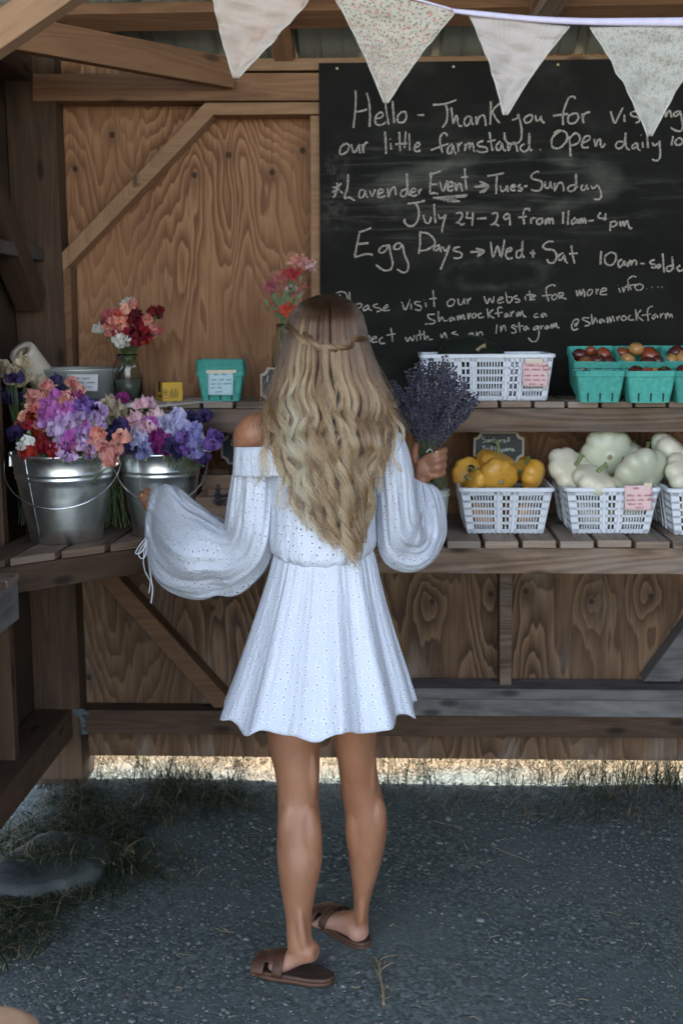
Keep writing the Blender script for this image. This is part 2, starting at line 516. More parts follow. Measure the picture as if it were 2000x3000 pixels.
def roof_sheet(y0, y1, zf):
    b = MB()
    xs = []
    x = XL - 0.25
    while x < XR + 0.3:
        for dx, dz in ((0, 0), (0.012, 0.022), (0.034, 0.022), (0.046, 0), (0.10, 0), (0.104, 0.004), (0.114, 0.004), (0.118, 0), (0.17, 0), (0.174, 0.004), (0.184, 0.004), (0.188, 0)):
            xs.append((x + dx, dz))
        x += 0.229
    vs, fs = [], []
    for X, dz in xs:
        vs += [(X, y0, zf(y0) + dz), (X, y1, zf(y1) + dz)]
    for i in range(len(xs) - 1):
        fs.append((2 * i, 2 * i + 2, 2 * i + 3, 2 * i + 1))
    b.quadset(vs, fs)
    o = b.build("roof_sheet", roofm.m, shed)
    s = o.modifiers.new("t", 'SOLIDIFY'); s.thickness = 0.002; s.offset = 1
    return o
roof_sheet(RIDGE, 4.35, roof_z)
FRONT_Y = 1.15
roof_sheet(FRONT_Y, RIDGE - 0.004, lambda Y: roof_z(RIDGE) - (RIDGE - Y) * ROOF_S * 0.9)
part("ridge_beam", lambda b: b.beam((XL - .2, RIDGE, roof_z(RIDGE) - 0.09), (XR + .2, RIDGE, roof_z(RIDGE) - 0.09), 0.04, 0.14), WARM)
zf = roof_z(RIDGE) - (RIDGE - FRONT_Y) * ROOF_S * 0.9
part("front_header", lambda b: b.beam((XL - .2, FRONT_Y + .12, zf - 0.02), (XR + .2, FRONT_Y + .12, zf - 0.02), 0.045, 0.14), WARM)
part("front_post", lambda b: b.box((XL - 0.14, FRONT_Y + .08, 0.0), (XL - 0.05, FRONT_Y + .17, zf - 0.09), 2), DARKW)
part("front_post", lambda b: b.box((XR + 0.05, FRONT_Y + .08, 0.0), (XR + 0.14, FRONT_Y + .17, zf - 0.09), 2), DARKW)
part("corner_pier", lambda b: b.box((XL - 0.02, 3.95, -0.05), (XL + 0.16, 4.10, zs0 - 0.001), 2), DARKW)
# right end wall, unseen, run past the camera to cut side light
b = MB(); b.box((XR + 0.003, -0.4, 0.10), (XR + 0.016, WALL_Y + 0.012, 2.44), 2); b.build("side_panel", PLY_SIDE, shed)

# ------------------------------------------------------------------ lower counter (slats run front to back)
ZC, YC = 0.965, 3.44
counter = empty("counter", (0, 0, 0), 0, "lower slatted wooden counter along the back wall carrying baskets and buckets", "counter")
def cpart(par, name, fn, mat, bevel=0.003):
    b = MB(); fn(b); return b.build(name, mat, par, bevel=bevel)
TH = 0.0225
XC0 = PZ(418, 1600, ZC).x
n = 0
pitch = 0.109
pslat = PZ(1738, 1583, ZC).x    # right edge of a known slat
x0 = pslat - pitch * 12
for i in range(0, 30):
    xa = x0 + i * pitch - 0.097
    if xa < XC0 + .03 or xa > XR - 0.12: continue
    dy = random.uniform(-0.004, 0.004)
    dz = random.uniform(-0.0015, 0.0015)
    cpart(counter, "slat", lambda b: b.box((xa, YC + dy, ZC - TH + dz), (xa + 0.097, STUD_Y - 0.004, ZC + dz), 1), SLATW)
cpart(counter, "front_beam", lambda b: b.box((XC0, YC + 0.012, ZC - TH - 0.079), (XR - 0.01, YC + 0.05, ZC - TH - 0.002), 0), GREYW)
cpart(counter, "back_beam", lambda b: b.box((-1.10, STUD_Y - 0.045, ZC - TH - 0.09), (XR - 0.01, STUD_Y - 0.006, ZC - TH - 0.002), 0), DARKW)
# 45 degree corner filler: front line from (58) to (424)
ca = PY(40, 1648, 3.17); cb = PY(430, 1600, 3.455)
fdir = (cb - ca); fdir.z = 0
ca = Vector((ca.x, ca.y, 0)) - fdir.normalized() * 0.0
def front_y(X):
    return ca.y + (X - ca.x) * fdir.y / fdir.x
zb = ZC - TH - 0.041
cpart(counter, "corner_beam", lambda b: b.beam((ca.x - 0.06, front_y(ca.x - 0.06) + 0.028, zb), (XC0 - 0.002, front_y(XC0) + 0.028, zb), 0.038, 0.077), DARKW)
xs_px = [(-110, 8), (22, 152), (171, 297), (314, 432)]
for ua, ub in xs_px:
    A = PZ(ua, 1640 - 0.13 * (ua - 22), ZC); B = PZ(ub, 1640 - 0.13 * (ub - 22), ZC)
    xa, xb = A.x, B.x
    ya, yb = front_y(xa) - 0.006, front_y(xb) - 0.006
    sk = 0.055        # these slats lean a little to the right going back
    y2 = STUD_Y - 0.004
    ka, kb = (y2 - ya) * sk, (y2 - yb) * sk
    b = MB()
    z1, z0 = ZC + random.uniform(-.001, .001), ZC - TH
    b.hexa([(xa, ya, z0), (xb, yb, z0), (xb, yb, z1), (xa, ya, z1), (xa + ka, y2, z0), (xb + kb, y2, z0), (xb + kb, y2, z1), (xa + ka, y2, z1)], (random.uniform(0, 40), random.uniform(0, 40)))
    b.build("slat", DARKW if ua < 0 else GREYW, counter, bevel=0.003)
# left counter's long front beam, running towards the camera
pe = PY(52, 1700, 3.06)
sidec = empty("side_counter", (0, 0, 0), 0, "dark counter beam end running along the left wall towards the viewer", "counter")
cpart(sidec, "front_beam", lambda b: b.box((pe.x - 0.04, 1.7, pe.z - 0.105), (pe.x, 3.06, pe.z), 1), SILLG)
cpart(sidec, "end_board", lambda b: b.box((pe.x - 0.13, 2.96, pe.z + 0.001), (pe.x + 0.004, 3.064, pe.z + 0.02), 0), GREYW)
cpart(sidec, "board", lambda b: b.box((pe.x - 0.13, 1.7, pe.z + 0.001), (pe.x + 0.003, 2.955, pe.z + 0.02), 1), GREYW)

# ------------------------------------------------------------------ upper shelf
ZS, YS = 1.357, 3.63
shelf = empty("shelf", (0, 0, 0), 0, "upper slatted wooden shelf under the chalkboard", "shelf")
ps = PZ(1150 + 940 / 1.845, 1178, ZS).x
pit = 0.1005
for i in range(-20, 18):
    xa = ps + i * pit - 0.0905
    if xa < XL + 0.10 or xa > XR - 0.1: continue
    dy = random.uniform(-0.003, 0.003); dz = random.uniform(-0.001, 0.001)
    cpart(shelf, "slat", lambda b: b.box((xa, YS + dy, ZS - 0.019 + dz), (xa + 0.0905, BOARD_Y - 0.004, ZS + dz), 1), SLATW)
cpart(shelf, "front_beam", lambda b: b.box((XL + 0.1, YS + 0.010, ZS - 0.019 - 0.075), (XR - 0.01, YS + 0.048, ZS - 0.021), 0), GREYW)

# ------------------------------------------------------------------ ground
gm = MT("gravel_ground", 0.9, 0.2)
co = gm.coord()
v1 = gm.vor(co, 95); v2 = gm.vor(co, 42); v3 = gm.n('TexVoronoi', {'Scale': 95.0, 'Vector': co}).outputs['Color']
bw = gm.n('RGBToBW', {0: v3}).outputs[0]
patch = gm.noise(co, 1.6, 4, 0.6)
c = gm.ramp(bw, [(0.0, (0.052, 0.066, 0.062)), (0.6, (0.106, 0.128, 0.120)), (0.95, (0.187, 0.21, 0.198)), (1.0, (0.29, 0.31, 0.295))])
dust = gm.noise(co, 260, 3, 0.7)
c = gm.mix(gm.math('MULTIPLY', gm.sstep(patch, 0.42, 0.62), 0.75), c, gm.ramp(dust, [(0.3, (0.082, 0.101, 0.095)), (0.75, (0.152, 0.176, 0.166))]))
# dry straw field beyond the back wall
sp = gm.n('SeparateXYZ', {0: co})
edge = gm.math('ADD', sp.outputs[1], gm.math('MULTIPLY', gm.noise(co, 3, 3), 0.5))
straw = gm.ramp(gm.noise(co, 45, 5, 0.7), [(0.3, (0.13, 0.093, 0.055)), (0.7, (0.27, 0.21, 0.135))])
c = gm.mix(gm.sstep(edge, 4.22, 4.5), c, straw)
c = gm.mix(gm.sstep(edge, -0.5, -1.5), c, (0.20, 0.175, 0.14))  # unseen ground behind the camera, made pale to bounce light into the stand
gm.col(c)
hh = gm.math('SUBTRACT', gm.math('MULTIPLY', gm.noise(co, 120, 5, .7), 1.1), gm.math('MULTIPLY', v1, gm.math('MULTIPLY', gm.noise(co, 6, 3), 0.9)))
gm.bump(hh, 0.5, 0.009)
b = MB()
# one sheet to the horizon, finer near the stand
def gfn(s, t):
    q = lambda a: math.copysign(abs(a) ** 3.2, a)
    X, Y = q(2 * s - 1) * 220, 2.6 + q(2 * t - 1) * 220
    z = 0.0
    if abs(X) < 4 and -1 < Y < 5:
        z = 0.006 * math.sin(X * 3.1 + 1) * math.sin(Y * 2.7) + 0.004 * math.sin(X * 7 + Y * 5)
    return (X, Y, z - 0.003)
b.grid(gfn, 90, 90)
g = b.build("ground", gm.m, None, smooth=True)
tag(g, "dark grey gravel and dust floor of the stand", None, None, 'structure')
# ------------------------------------------------------------------ chalk handwriting: strokes traced in four crops of the board
CROPS = {'A': (930, 200), 'B': (1430, 200), 'C': (930, 480), 'D': (1430, 480), 'E': (930, 780), 'F': (1430, 780)}
KS = 570 / 1568
CH = """
A H 305,175 308,260 300,380 288,478|395,195 415,270 422,380 418,470|308,345 350,343 398,328
A e 470,402 510,395 528,370 505,352 470,385 465,430 490,455 525,448 550,430
A l 545,262 555,350 573,450
A l 603,262 610,350 618,440
A o 680,348 648,375 645,420 665,437 700,425 716,385 705,350 680,348
A - 805,376 857,372
A T 928,292 1020,285 1118,252|1030,285 1045,340 1040,420 1005,475
A h 1076,312 1085,380 1092,440 1112,385 1125,390 1135,455 1165,462
A a 1235,385 1200,390 1180,430 1195,462 1225,440 1240,390 1240,430 1255,455
A n 1277,385 1280,450 1300,395 1335,375 1350,410 1355,462
A K 1395,262 1395,350 1390,450|1475,275 1410,345 1465,440
A o 225,605 190,630 178,675 195,692 235,670 255,630 240,605 225,605
A u 270,608 285,665 305,670 335,610 335,650 345,685
A r 360,610 370,680|370,640 385,600 405,597
A l 543,505 548,600 552,688
A i 588,600 592,652|582,567 586,571
A t 658,510 665,665|710,505 700,640|625,610 720,602
A l 738,520 742,660
A e 785,635 820,620 815,595 790,610 780,650 795,668 830,660
A f 1045,545 1030,520 1000,530 985,580 1005,680|912,658 980,632 1055,605
A a 1085,605 1050,640 1050,680 1075,680 1090,615 1100,660 1115,690
A r 1130,600 1135,672|1135,630 1150,600 1165,603
A m 1190,605 1185,662 1205,605 1222,605 1222,650 1235,605 1250,610 1262,672
A s 1335,582 1290,600 1300,625 1355,635 1365,665 1320,675 1280,660
A t 1385,512 1395,590 1410,665|1365,590 1435,575
B a 95,585 65,620 70,655 95,650 110,600 115,640 140,665
B n 155,605 165,660 185,610 215,600 235,670
B d 290,605 260,630 265,660 300,668 330,620 330,515 325,600 340,660 352,650
B . 414,655 420,655
B y 190,410 205,412 235,395 240,365|240,365 265,470 265,560 235,600 170,605 135,570 130,515
B o 335,370 290,400 300,435 340,425 355,385 335,370
B u 380,375 385,415 410,415 425,385 430,420 452,438
B f 700,245 690,225 650,235 620,300 600,370 602,455|520,380 640,365
B o 690,360 645,385 645,435 690,440 725,400 715,365 690,360
B r 755,360 765,440|755,400 780,360 818,350
B v 985,345 1000,400 1020,437 1050,380 1080,320
B i 1095,370 1097,430|1080,318 1084,322
B s 1195,340 1150,355 1155,380 1205,395 1215,425 1185,435
B i 1262,360 1265,425
B t 1318,300 1325,420|1290,350 1345,345
B i 1385,360 1390,400
B n 1425,345 1428,390 1450,345 1465,345 1475,395
B g 1535,340 1495,360 1500,385 1535,365 1545,345 1560,420 1565,470 1545,505 1500,495 1470,475
B O 575,505 520,550 508,610 530,640 580,635 625,590 635,540 610,505 560,500 528,520
B p 650,545 658,620 662,710|655,560 700,520 735,545 730,590 690,615 660,615
B e 755,600 810,575 815,545 785,545 755,590 760,635 810,635
B n 850,565 865,625 880,580 900,570 905,620 920,632 940,605
B d 1085,590 1045,590 1025,620 1045,645 1085,625 1100,570 1105,515 1105,600 1115,640 1140,655
B a 1195,595 1160,620 1165,645 1195,625 1200,600 1205,645 1225,660
B i 1240,590 1245,638|1226,534 1230,538
B l 1278,505 1285,640
B y 1320,595 1335,620 1370,600 1380,580|1378,590 1385,680 1375,730 1345,742 1320,730
B 1 1488,545 1475,620
B 0 1535,560 1505,585 1515,615 1550,610 1565,580 1545,560 1535,560
C * 122,185 160,195 205,240|155,150 160,200 128,272|118,228 155,200 190,152
C L 245,82 240,190 215,272 255,268 300,295
C a 375,205 340,215 335,265 365,265 385,215 390,250 405,270
C v 420,215 440,260 465,200
C e 485,245 525,225 515,200 490,215 485,260 510,268 545,255
C n 565,195 572,262 590,210 620,185 632,250
C d 720,200 680,215 668,245 690,262 715,240 722,170 718,75 725,190 735,255
C e 750,235 790,215 780,195 755,210 750,245 775,258 800,245
C r 815,205 818,245|818,225 835,195
C E 900,85 935,75 995,55|915,65 908,160 905,235|912,165 965,160|905,240 940,232 970,240
C v 985,140 1010,220 1045,130
C e 1050,185 1085,175 1085,145 1060,150 1048,190 1060,218 1095,205
C n 1110,150 1115,215 1130,165 1150,160 1165,220
C t 1185,32 1190,120 1200,205|1155,105 1210,102
C _ 930,272 1060,262 1205,250|960,275 1190,262|985,285 1090,272 1010,290 1120,285 1040,300 1145,298
C > 1262,182 1375,178|1305,140 1378,178 1305,230|1330,230 1370,185 1310,165
C T 1368,95 1440,85 1500,72|1445,85 1440,160 1438,240
D u 95,170 105,215 135,210 150,175 155,215 165,220
D e 180,190 215,180 205,165 185,180 185,210 220,210
D s 265,160 240,180 270,195 265,215 235,212
D - 285,180 315,175
D S 410,62 380,62 345,95 360,120 420,135 435,170 415,210 375,215 345,205
D u 455,140 460,190 490,185 500,140 505,180 518,195
D n 535,150 535,215 560,160 590,150 605,185 605,220
D d 705,165 655,175 640,205 665,220 700,195 708,130 705,75 705,160 718,190
D a 760,165 745,195 760,210 785,195 790,170 795,195 810,200
D y 825,175 845,195 880,165|880,165 905,220 908,265 885,285 850,280
C J 722,318 800,310 868,292|790,315 815,370 810,440 780,490 735,498 700,465 705,440
C u 850,410 870,470 900,470 915,425
C l 938,322 942,400 950,475
C y 970,405 990,440 1030,410|1035,405 1010,490 1000,552
C 2 1115,400 1150,390 1165,415 1140,460 1110,475 1130,470 1160,490 1185,475
C 4 1210,385 1200,430 1250,435|1252,390 1245,495
C - 1283,440 1360,435
C 2 1400,405 1440,392 1450,420 1430,470 1395,490 1430,480 1460,500
C 9 1535,395 1500,420 1510,445 1540,430 1545,400 1550,495
D f 330,380 325,360 295,365 280,410 290,485|240,430 310,422
D r 340,435 345,480|345,455 360,435 385,435
D o 420,435 390,455 400,485 430,475 435,445 420,435
D m 460,440 460,485 480,440 490,445 490,480 505,440 518,445 522,485
D 1 603,385 600,480
D 1 645,372 640,490
D a 700,430 670,460 680,485 705,460 710,440 715,480
D m 730,440 732,480 745,440 755,445 757,475 770,440 780,445 785,480
D - 805,460 850,452
D 4 905,388 885,430 955,440|945,395 935,455
D p 985,460 980,540|985,475 1015,460 1035,480 1015,500 985,505
D m 1060,460 1065,500 1085,460 1095,500 1115,455 1130,495 1140,518 1160,515
C E 332,550 380,535 435,512|340,545 320,640 298,750|330,645 410,635|298,752 390,725 445,732
C g 570,655 515,665 495,705 520,715 555,690 575,650 590,730 605,800 585,850 530,855 470,810
C g 680,650 650,635 618,660 620,685 660,680 685,655 700,730 730,800 725,855 690,875 640,845
C D 825,540 825,640 812,725|828,550 890,560 940,610 940,650 880,690 820,700
C a 985,650 945,665 935,690 960,695 985,665 990,700 1000,705
C y 1005,665 1030,700 1065,655|1065,655 1035,740 990,850
C s 1145,665 1100,680 1105,700 1155,715 1160,745 1125,760 1095,755
C > 1230,710 1340,702|1275,680 1345,702 1285,745|1290,745 1310,700
C W 1395,625 1412,752 1450,660 1478,750 1505,610
D e 140,715 185,695 180,675 150,690 140,740 165,765 195,755
D d 265,690 230,705 225,745 250,755 270,720 275,615 272,720 290,755
D + 335,715 380,720|360,690 357,755
D S 525,625 480,625 440,660 460,685 525,695 550,740 530,790 490,795 470,765
D a 605,715 570,735 565,770 590,770 610,735 620,780 640,798
D t 668,655 680,740 695,802|650,725 720,718
D 1 908,700 902,810
D 0 985,710 940,745 945,800 990,815 1025,775 1025,725 985,710
D a 1075,765 1045,795 1055,830 1085,805 1095,780 1100,820
D m 1120,790 1120,830 1140,780 1150,785 1150,815 1170,775 1190,785 1192,815
D - 1220,802 1260,802
D s 1340,770 1305,785 1310,805 1345,810 1345,835 1310,832
D o 1375,805 1360,825 1372,838 1385,820 1375,805
D l 1403,720 1410,800 1415,875
D d 1480,815 1440,830 1440,860 1470,860 1485,820 1480,745 1490,850
D o 1545,815 1520,840 1540,862 1575,850
E P 178,225 190,290 192,350|150,215 190,203 225,215 240,250 225,285 195,300
E l 257,205 262,330
E e 300,345 345,330 355,305 325,300 300,335 300,365 345,372
E a 405,310 375,330 370,355 400,345 410,315 415,345 435,355
E s 485,300 450,315 465,330 500,335 510,355 475,365
E e 530,345 565,325 555,310 535,330 530,355 580,352
E v 678,285 708,350 745,262
E i 752,300 755,345
E s 830,285 785,285 790,305 835,325 820,355 785,345
E i 870,290 875,330|858,268 861,270
E t 930,190 935,260 940,325|900,262 960,255
E o 1075,262 1045,290 1055,320 1090,310 1105,275 1075,262
E u 1130,260 1140,305 1165,300 1180,260 1185,305
E r 1205,260 1210,305|1210,280 1235,252
E w 1340,240 1365,300 1385,255 1410,295 1420,240
E e 1450,275 1490,260 1480,245 1455,265 1455,295 1500,285
F b 140,205 155,290 185,280 190,250 155,245
F s 235,235 205,245 215,260 245,265 250,285 215,288
F i 295,240 300,275
F t 330,195 340,275|305,230 355,225
F e 350,250 378,240 365,228 350,245 355,270 378,262
F f 540,158 515,148 475,165 465,200 485,280|432,238 510,228
F o 530,225 510,250 525,268 550,255 550,230 530,225
F R 565,210 575,262|565,215 600,212 605,230 575,240 630,265
F m 708,190 718,240 735,190 745,235 760,190 770,195 775,245
F o 815,185 795,210 805,235 830,220 835,190 815,185
F r 868,180 872,225|872,200 890,180
F e 905,205 950,190 935,172 910,190 905,225 955,225
F i 1052,175 1060,210|1042,150 1044,152
F n 1080,165 1090,205 1100,170 1120,165 1130,195
F f 1190,85 1165,78 1130,100 1125,130 1150,190|1110,155 1200,145
F o 1215,140 1180,160 1195,190 1235,185 1245,155 1215,140
F . 1273,182 1277,183
F . 1315,168 1319,169
F . 1364,165 1368,166
F . 1396,168 1400,169
E s 945,385 890,390 900,420 945,440 930,460 865,465
E h 972,360 978,445 1000,405 1020,440 1045,435
E a 1085,405 1060,425 1075,440 1095,415 1105,435
E m 1125,395 1130,435 1145,390 1155,425 1170,385 1185,430
E r 1210,375 1215,425 1230,375
E o 1260,375 1240,400 1255,415 1280,395 1265,375
E c 1320,375 1295,390 1305,415 1340,405
E k 1365,340 1375,415|1415,345 1380,385 1425,420
F f 110,335 90,328 75,350 85,410|50,380 115,370
F a 150,375 130,395 140,410 160,385 165,408
F r 180,365 185,405|185,380 205,360
F m 225,370 232,405 245,365 255,400 270,360 285,400 305,405
F . 328,408 332,409
F c 395,380 370,390 375,410 405,405
F a 450,375 425,395 440,408 455,380 470,405
E C 250,575 215,590 210,625 260,630
E o 300,575 280,600 295,625 325,610 320,580 300,575
E n 335,560 342,615 355,575 375,570 378,612
E n 388,555 392,610 405,570 420,565 425,612
E e 440,590 475,575 460,565 440,580 445,612 480,605
E c 525,570 500,590 505,620 545,618
E t 590,495 600,560 605,610|555,555 625,542
E w 708,570 725,605 745,570 765,600 780,555
E i 795,560 800,600
E t 822,515 830,590|800,555 850,548
E h 855,515 865,590 885,560 900,590 928,585
E u 990,545 1005,575 1025,530 1040,580
E s 1115,525 1080,540 1125,550 1130,570 1085,578
E o 1245,535 1220,550 1230,570 1255,555 1245,535
E n 1280,525 1285,565 1300,535 1320,530 1330,555
F I 70,465 62,540
F n 98,480 100,525 115,485 130,480 142,522
F s 215,470 185,485 220,510 215,535 185,535
F t 245,450 255,530|215,485 285,478
F a 310,480 285,500 300,515 315,490 325,510
F g 400,480 370,490 365,510 395,500 405,485 405,560 385,600 350,605 322,575
F r 420,475 425,510|425,490 445,475
F a 475,475 455,495 470,505 485,480 490,500
F m 505,465 512,500 525,460 535,490 545,455 555,490 572,495
F @ 715,455 695,465 700,480 715,465 725,440 720,425 690,435 670,475 685,512 725,500
F s 810,415 760,415 770,435 815,455 805,475 775,478
F h 830,385 840,465 860,415 880,455
F a 915,420 895,440 905,455 925,430 935,450
F m 955,410 962,455 975,405 985,450 1000,400 1015,445
F r 1035,405 1042,440|1040,420 1060,395
F o 1095,395 1070,415 1085,435 1115,420 1095,395
F c 1150,390 1130,405 1135,430 1175,430
F k 1185,345 1195,435|1230,350 1200,395 1250,440
F f 1325,322 1295,330 1280,370 1290,440|1235,395 1310,382
F a 1350,380 1320,405 1330,425 1355,395 1365,415
F r 1385,380 1390,415|1390,395 1410,375
F m 1425,380 1430,420 1445,375 1460,410 1470,380 1485,415
"""
GLYPH = {}
LINES = []
for line in CH.strip().split("\n"):
    cr, ch, rest = line.split(" ", 2)
    ox, oy = CROPS[cr]
    ss = [[tuple(map(float, q.split(","))) for q in s.split()] for s in rest.split("|")]
    if line.startswith(('A H', 'A o 225', 'C * ', 'C J', 'C E 332', 'E P', 'E s 945', 'E C 250')): LINES.append([])
    LINES[-1] += [[(ox + x * KS, oy + y * KS) for x, y in s] for s in ss]
    xs = [x for s in ss for x, y in s]; ys = [y for s in ss for x, y in s]
    if ch not in GLYPH:
        base = max(ys) if ch not in 'gypy' else sorted(ys)[int(len(ys) * .55)]
        GLYPH[ch] = ([[((x - min(xs)), base - y) for x, y in s] for s in ss], max(xs) - min(xs), max(ys) - min(ys))
XH = {}
for ch, (ss, wd, ht) in GLYPH.items():
    XH[ch] = ht
CAPH = dict(l=1.0, t=1.0, h=1.0, d=1.0, k=1.0, f=1.0, b=1.0)
for ch, s in (('A', [[(0, 0), (30, 70), (60, 0)], [(12, 25), (48, 25)]]), ('V', [[(0, 70), (28, 0), (56, 70)]]), ('N', [[(0, 0), (0, 70), (45, 0), (45, 70)]]), ('$', [[(40, 60), (8, 55), (10, 38), (38, 30), (36, 10), (0, 8)], [(22, 72), (22, -4)]]), ('5', [[(40, 70), (8, 70), (6, 42), (38, 40), (38, 8), (0, 4)]])):
    GLYPH[ch] = (s, 56, 70); XH[ch] = 70

def ribbon(mb, pts3, wdt, nrm, lift=0.0):
    """flat chalk or ink line lying on a face with normal nrm"""
    P = smooth_path(pts3, 4)
    n = Vector(nrm).normalized()
    L, R = [], []
    for i, p in enumerate(P):
        d = P[min(i + 1, len(P) - 1)] - P[max(i - 1, 0)]
        if d.length < 1e-9: d = Vector((1, 0, 0))
        d.normalize()
        s = d.cross(n).normalized()
        wv = wdt * random.uniform(0.38, 0.6)
        L.append(p + s * wv + n * lift); R.append(p - s * wv + n * lift)
    vs = L + R; m = len(P)
    mb.quadset(vs, [(i, i + 1, m + i + 1, m + i) for i in range(m - 1)])

def write_line(mb, text, org, ex, ey, nrm, h, wdt, lift=0.0008):
    """a line of handwriting made of the board's own letters: org = left end of the baseline"""
    x = 0.0
    org, ex, ey = Vector(org), Vector(ex), Vector(ey)
    for ch in text:
        if ch == ' ':
            x += h * 0.45; continue
        g = GLYPH.get(ch) or GLYPH.get(ch.lower()) or GLYPH.get(ch.upper())
        if g is None:
            x += h * .5; continue
        ss, wd, ht = g
        tall = ch.isupper() or ch.isdigit() or ch in 'lthdkfb$+*' or ch in 'gyp'
        target = h if tall else h * 0.55
        if ch in '-._': k = h / 110
        else: k = target / max(ht, 1)
        for s in ss:
            ribbon(mb, [org + ex * (x + px * k) + ey * (py * k) for px, py in s], wdt, nrm, lift)
        x += wd * k + h * 0.16
    return x

def squiggle(mb, org, ex, ey, nrm, length, h, wdt, lift=0.0008):
    org, ex, ey = Vector(org), Vector(ex), Vector(ey)
    x = 0.0
    while x < length:
        n = random.randint(3, 6)
        pts = []
        for i in range(n * 2):
            pts.append(org + ex * (x + i * h * 0.33) + ey * (h * (0.0 if i % 2 else random.uniform(0.5, 1.0))))
        ribbon(mb, pts, wdt, nrm, lift)
        x += n * 2 * h * 0.33 + h * 0.8

# ------------------------------------------------------------------ the chalkboard
bm_ = MT("blackboard_paint", 0.8, 0.08)
co = bm_.coord()
base = bm_.ramp(bm_.noise(co, 7, 5, .6), [(0.3, (0.0105, 0.0105, 0.009)), (0.75, (0.0175, 0.0175, 0.0150))])
def ellip(cx, cy, rx, rz, rot=0.0):
    """soft mask of an ellipse at photo pixel (cx, cy)"""
    p = PY(cx, cy, BOARD_Y)
    d = bm_.vmath('SUBTRACT', co, (p.x, p.y, p.z))
    mp = bm_.n('VectorRotate', {'Vector': d, 'Angle': rot}, rotation_type='Y_AXIS').outputs[0]
    return bm_.vmath('LENGTH', bm_.scale(mp, (1 / rx, 0, 1 / rz)))
def near(d, wd): return bm_.sstep(bm_.math('ABSOLUTE', bm_.math('SUBTRACT', d, 1.0)), wd, 0.0)
warp = bm_.noise(co, 5, 3)
streak = bm_.noise(bm_.scale(co, (2.5, 1, 34)), 1.3, 4, 0.65, 0.8)
wipe = bm_.math('MULTIPLY', bm_.sstep(bm_.math('ADD', ellip(1400, 560, 0.62, 0.17), warp), 1.75, 1.1), bm_.sstep(streak, 0.45, 0.78))
d2 = bm_.math('ADD', ellip(1460, 800, 0.19, 0.055, 0.03), bm_.math('MULTIPLY', warp, 0.4))
swirl = bm_.math('MULTIPLY', near(d2, 0.35), bm_.sstep(bm_.noise(co, 14, 4), 0.35, 0.7))
d3 = bm_.math('ADD', ellip(1480, 545, 0.50, 0.13, 0.05), bm_.math('MULTIPLY', warp, 0.6))
swirl2 = bm_.math('MULTIPLY', near(d3, 0.22), bm_.sstep(bm_.noise(co, 6, 4), 0.4, 0.7))
d4 = ellip(985, 560, 0.05, 0.15)
sm4 = bm_.math('MULTIPLY', bm_.sstep(d4, 1.4, 0.2), bm_.sstep(bm_.noise(co, 22, 5, .7), 0.42, 0.75))
ev = bm_.math('MULTIPLY', bm_.sstep(ellip(1320, 525, 0.085, 0.06), 1.3, 0.2), 0.5)
speck = bm_.math('MULTIPLY', bm_.sstep(bm_.vor(co, 30), 0.055, 0.03), 0.22)
film = bm_.math('MULTIPLY', bm_.sstep(bm_.noise(bm_.scale(co, (3, 1, 6)), 1.0, 5, .6), 0.5, 0.8), 0.14)
dust = bm_.math('ADD', bm_.math('MULTIPLY', wipe, 0.42), bm_.math('MULTIPLY', bm_.math('MULTIPLY', swirl, streak), 0.45))
for q, k in ((swirl2, 0.38), (sm4, 0.4), (ev, 0.35), (speck, 1.0), (film, 1.0)):
    dust = bm_.math('ADD', dust, bm_.math('MULTIPLY', q, k))
dust = bm_.math('MULTIPLY', dust, bm_.math('ADD', 0.55, bm_.math('MULTIPLY', bm_.noise(co, 220, 2), 0.9)), clamp=True)
bm_.col(bm_.mix(bm_.math('MULTIPLY', dust, 0.40), base, (0.36, 0.35, 0.30)))
bl, br = PY(934, 186, BOARD_Y), PY(2600, 163, BOARD_Y)
boardo = empty("chalkboard", (bl.x, BOARD_Y, ZS), 0, "big black chalkboard with handwritten farm stand hours", "chalkboard")
def cpl(o, parent):
    """parent o (built in world coordinates) keeping its place"""
    o.parent = parent
    o.matrix_parent_inverse = Matrix.Translation(-Vector(parent.location)) if parent.rotation_euler.z == 0 else (Matrix.Translation(parent.location) @ parent.rotation_euler.to_matrix().to_4x4()).inverted()
    return o
b = MB()
zt0 = bl.z
b.hexa([(bl.x, BOARD_Y - 0.001, ZS - 0.002), (bl.x, BOARD_Y - 0.012, ZS - 0.002), (bl.x, BOARD_Y - 0.012, zt0), (bl.x, BOARD_Y - 0.001, zt0),
        (br.x, BOARD_Y - 0.001, ZS - 0.002), (br.x, BOARD_Y - 0.012, ZS - 0.002), (br.x, BOARD_Y - 0.012, br.z), (br.x, BOARD_Y - 0.001, br.z)])
cpl(b.build("board", bm_.m), boardo)
chm = MT("chalk", 0.95, 0.1)
cc = chm.coord()
chm.col((0.44, 0.405, 0.345))
hole = chm.sstep(chm.noise(cc, 330, 3, .75), 0.40, 0.52)
tr = chm.n('BsdfTransparent'); mx = chm.n('MixShader', {0: hole, 1: tr.outputs[0], 2: chm.b.outputs[0]})
chm.nt.links.new(mx.outputs[0], chm.out.inputs[0])
YW = BOARD_Y - 0.0125
for ln in LINES:
    b = MB()
    for s in ln:
        ribbon(b, [PY(u, v, YW) for u, v in s], 0.0060 if LINES.index(ln) < 5 else 0.0044, (0, -1, 0), 0.0006)
    cpl(b.build("chalk_line", chm.m, fixn=False), boardo)
screwm = MT("brass_screw", 0.35, 0.5, 0.9); screwm.col((0.55, 0.45, 0.28))
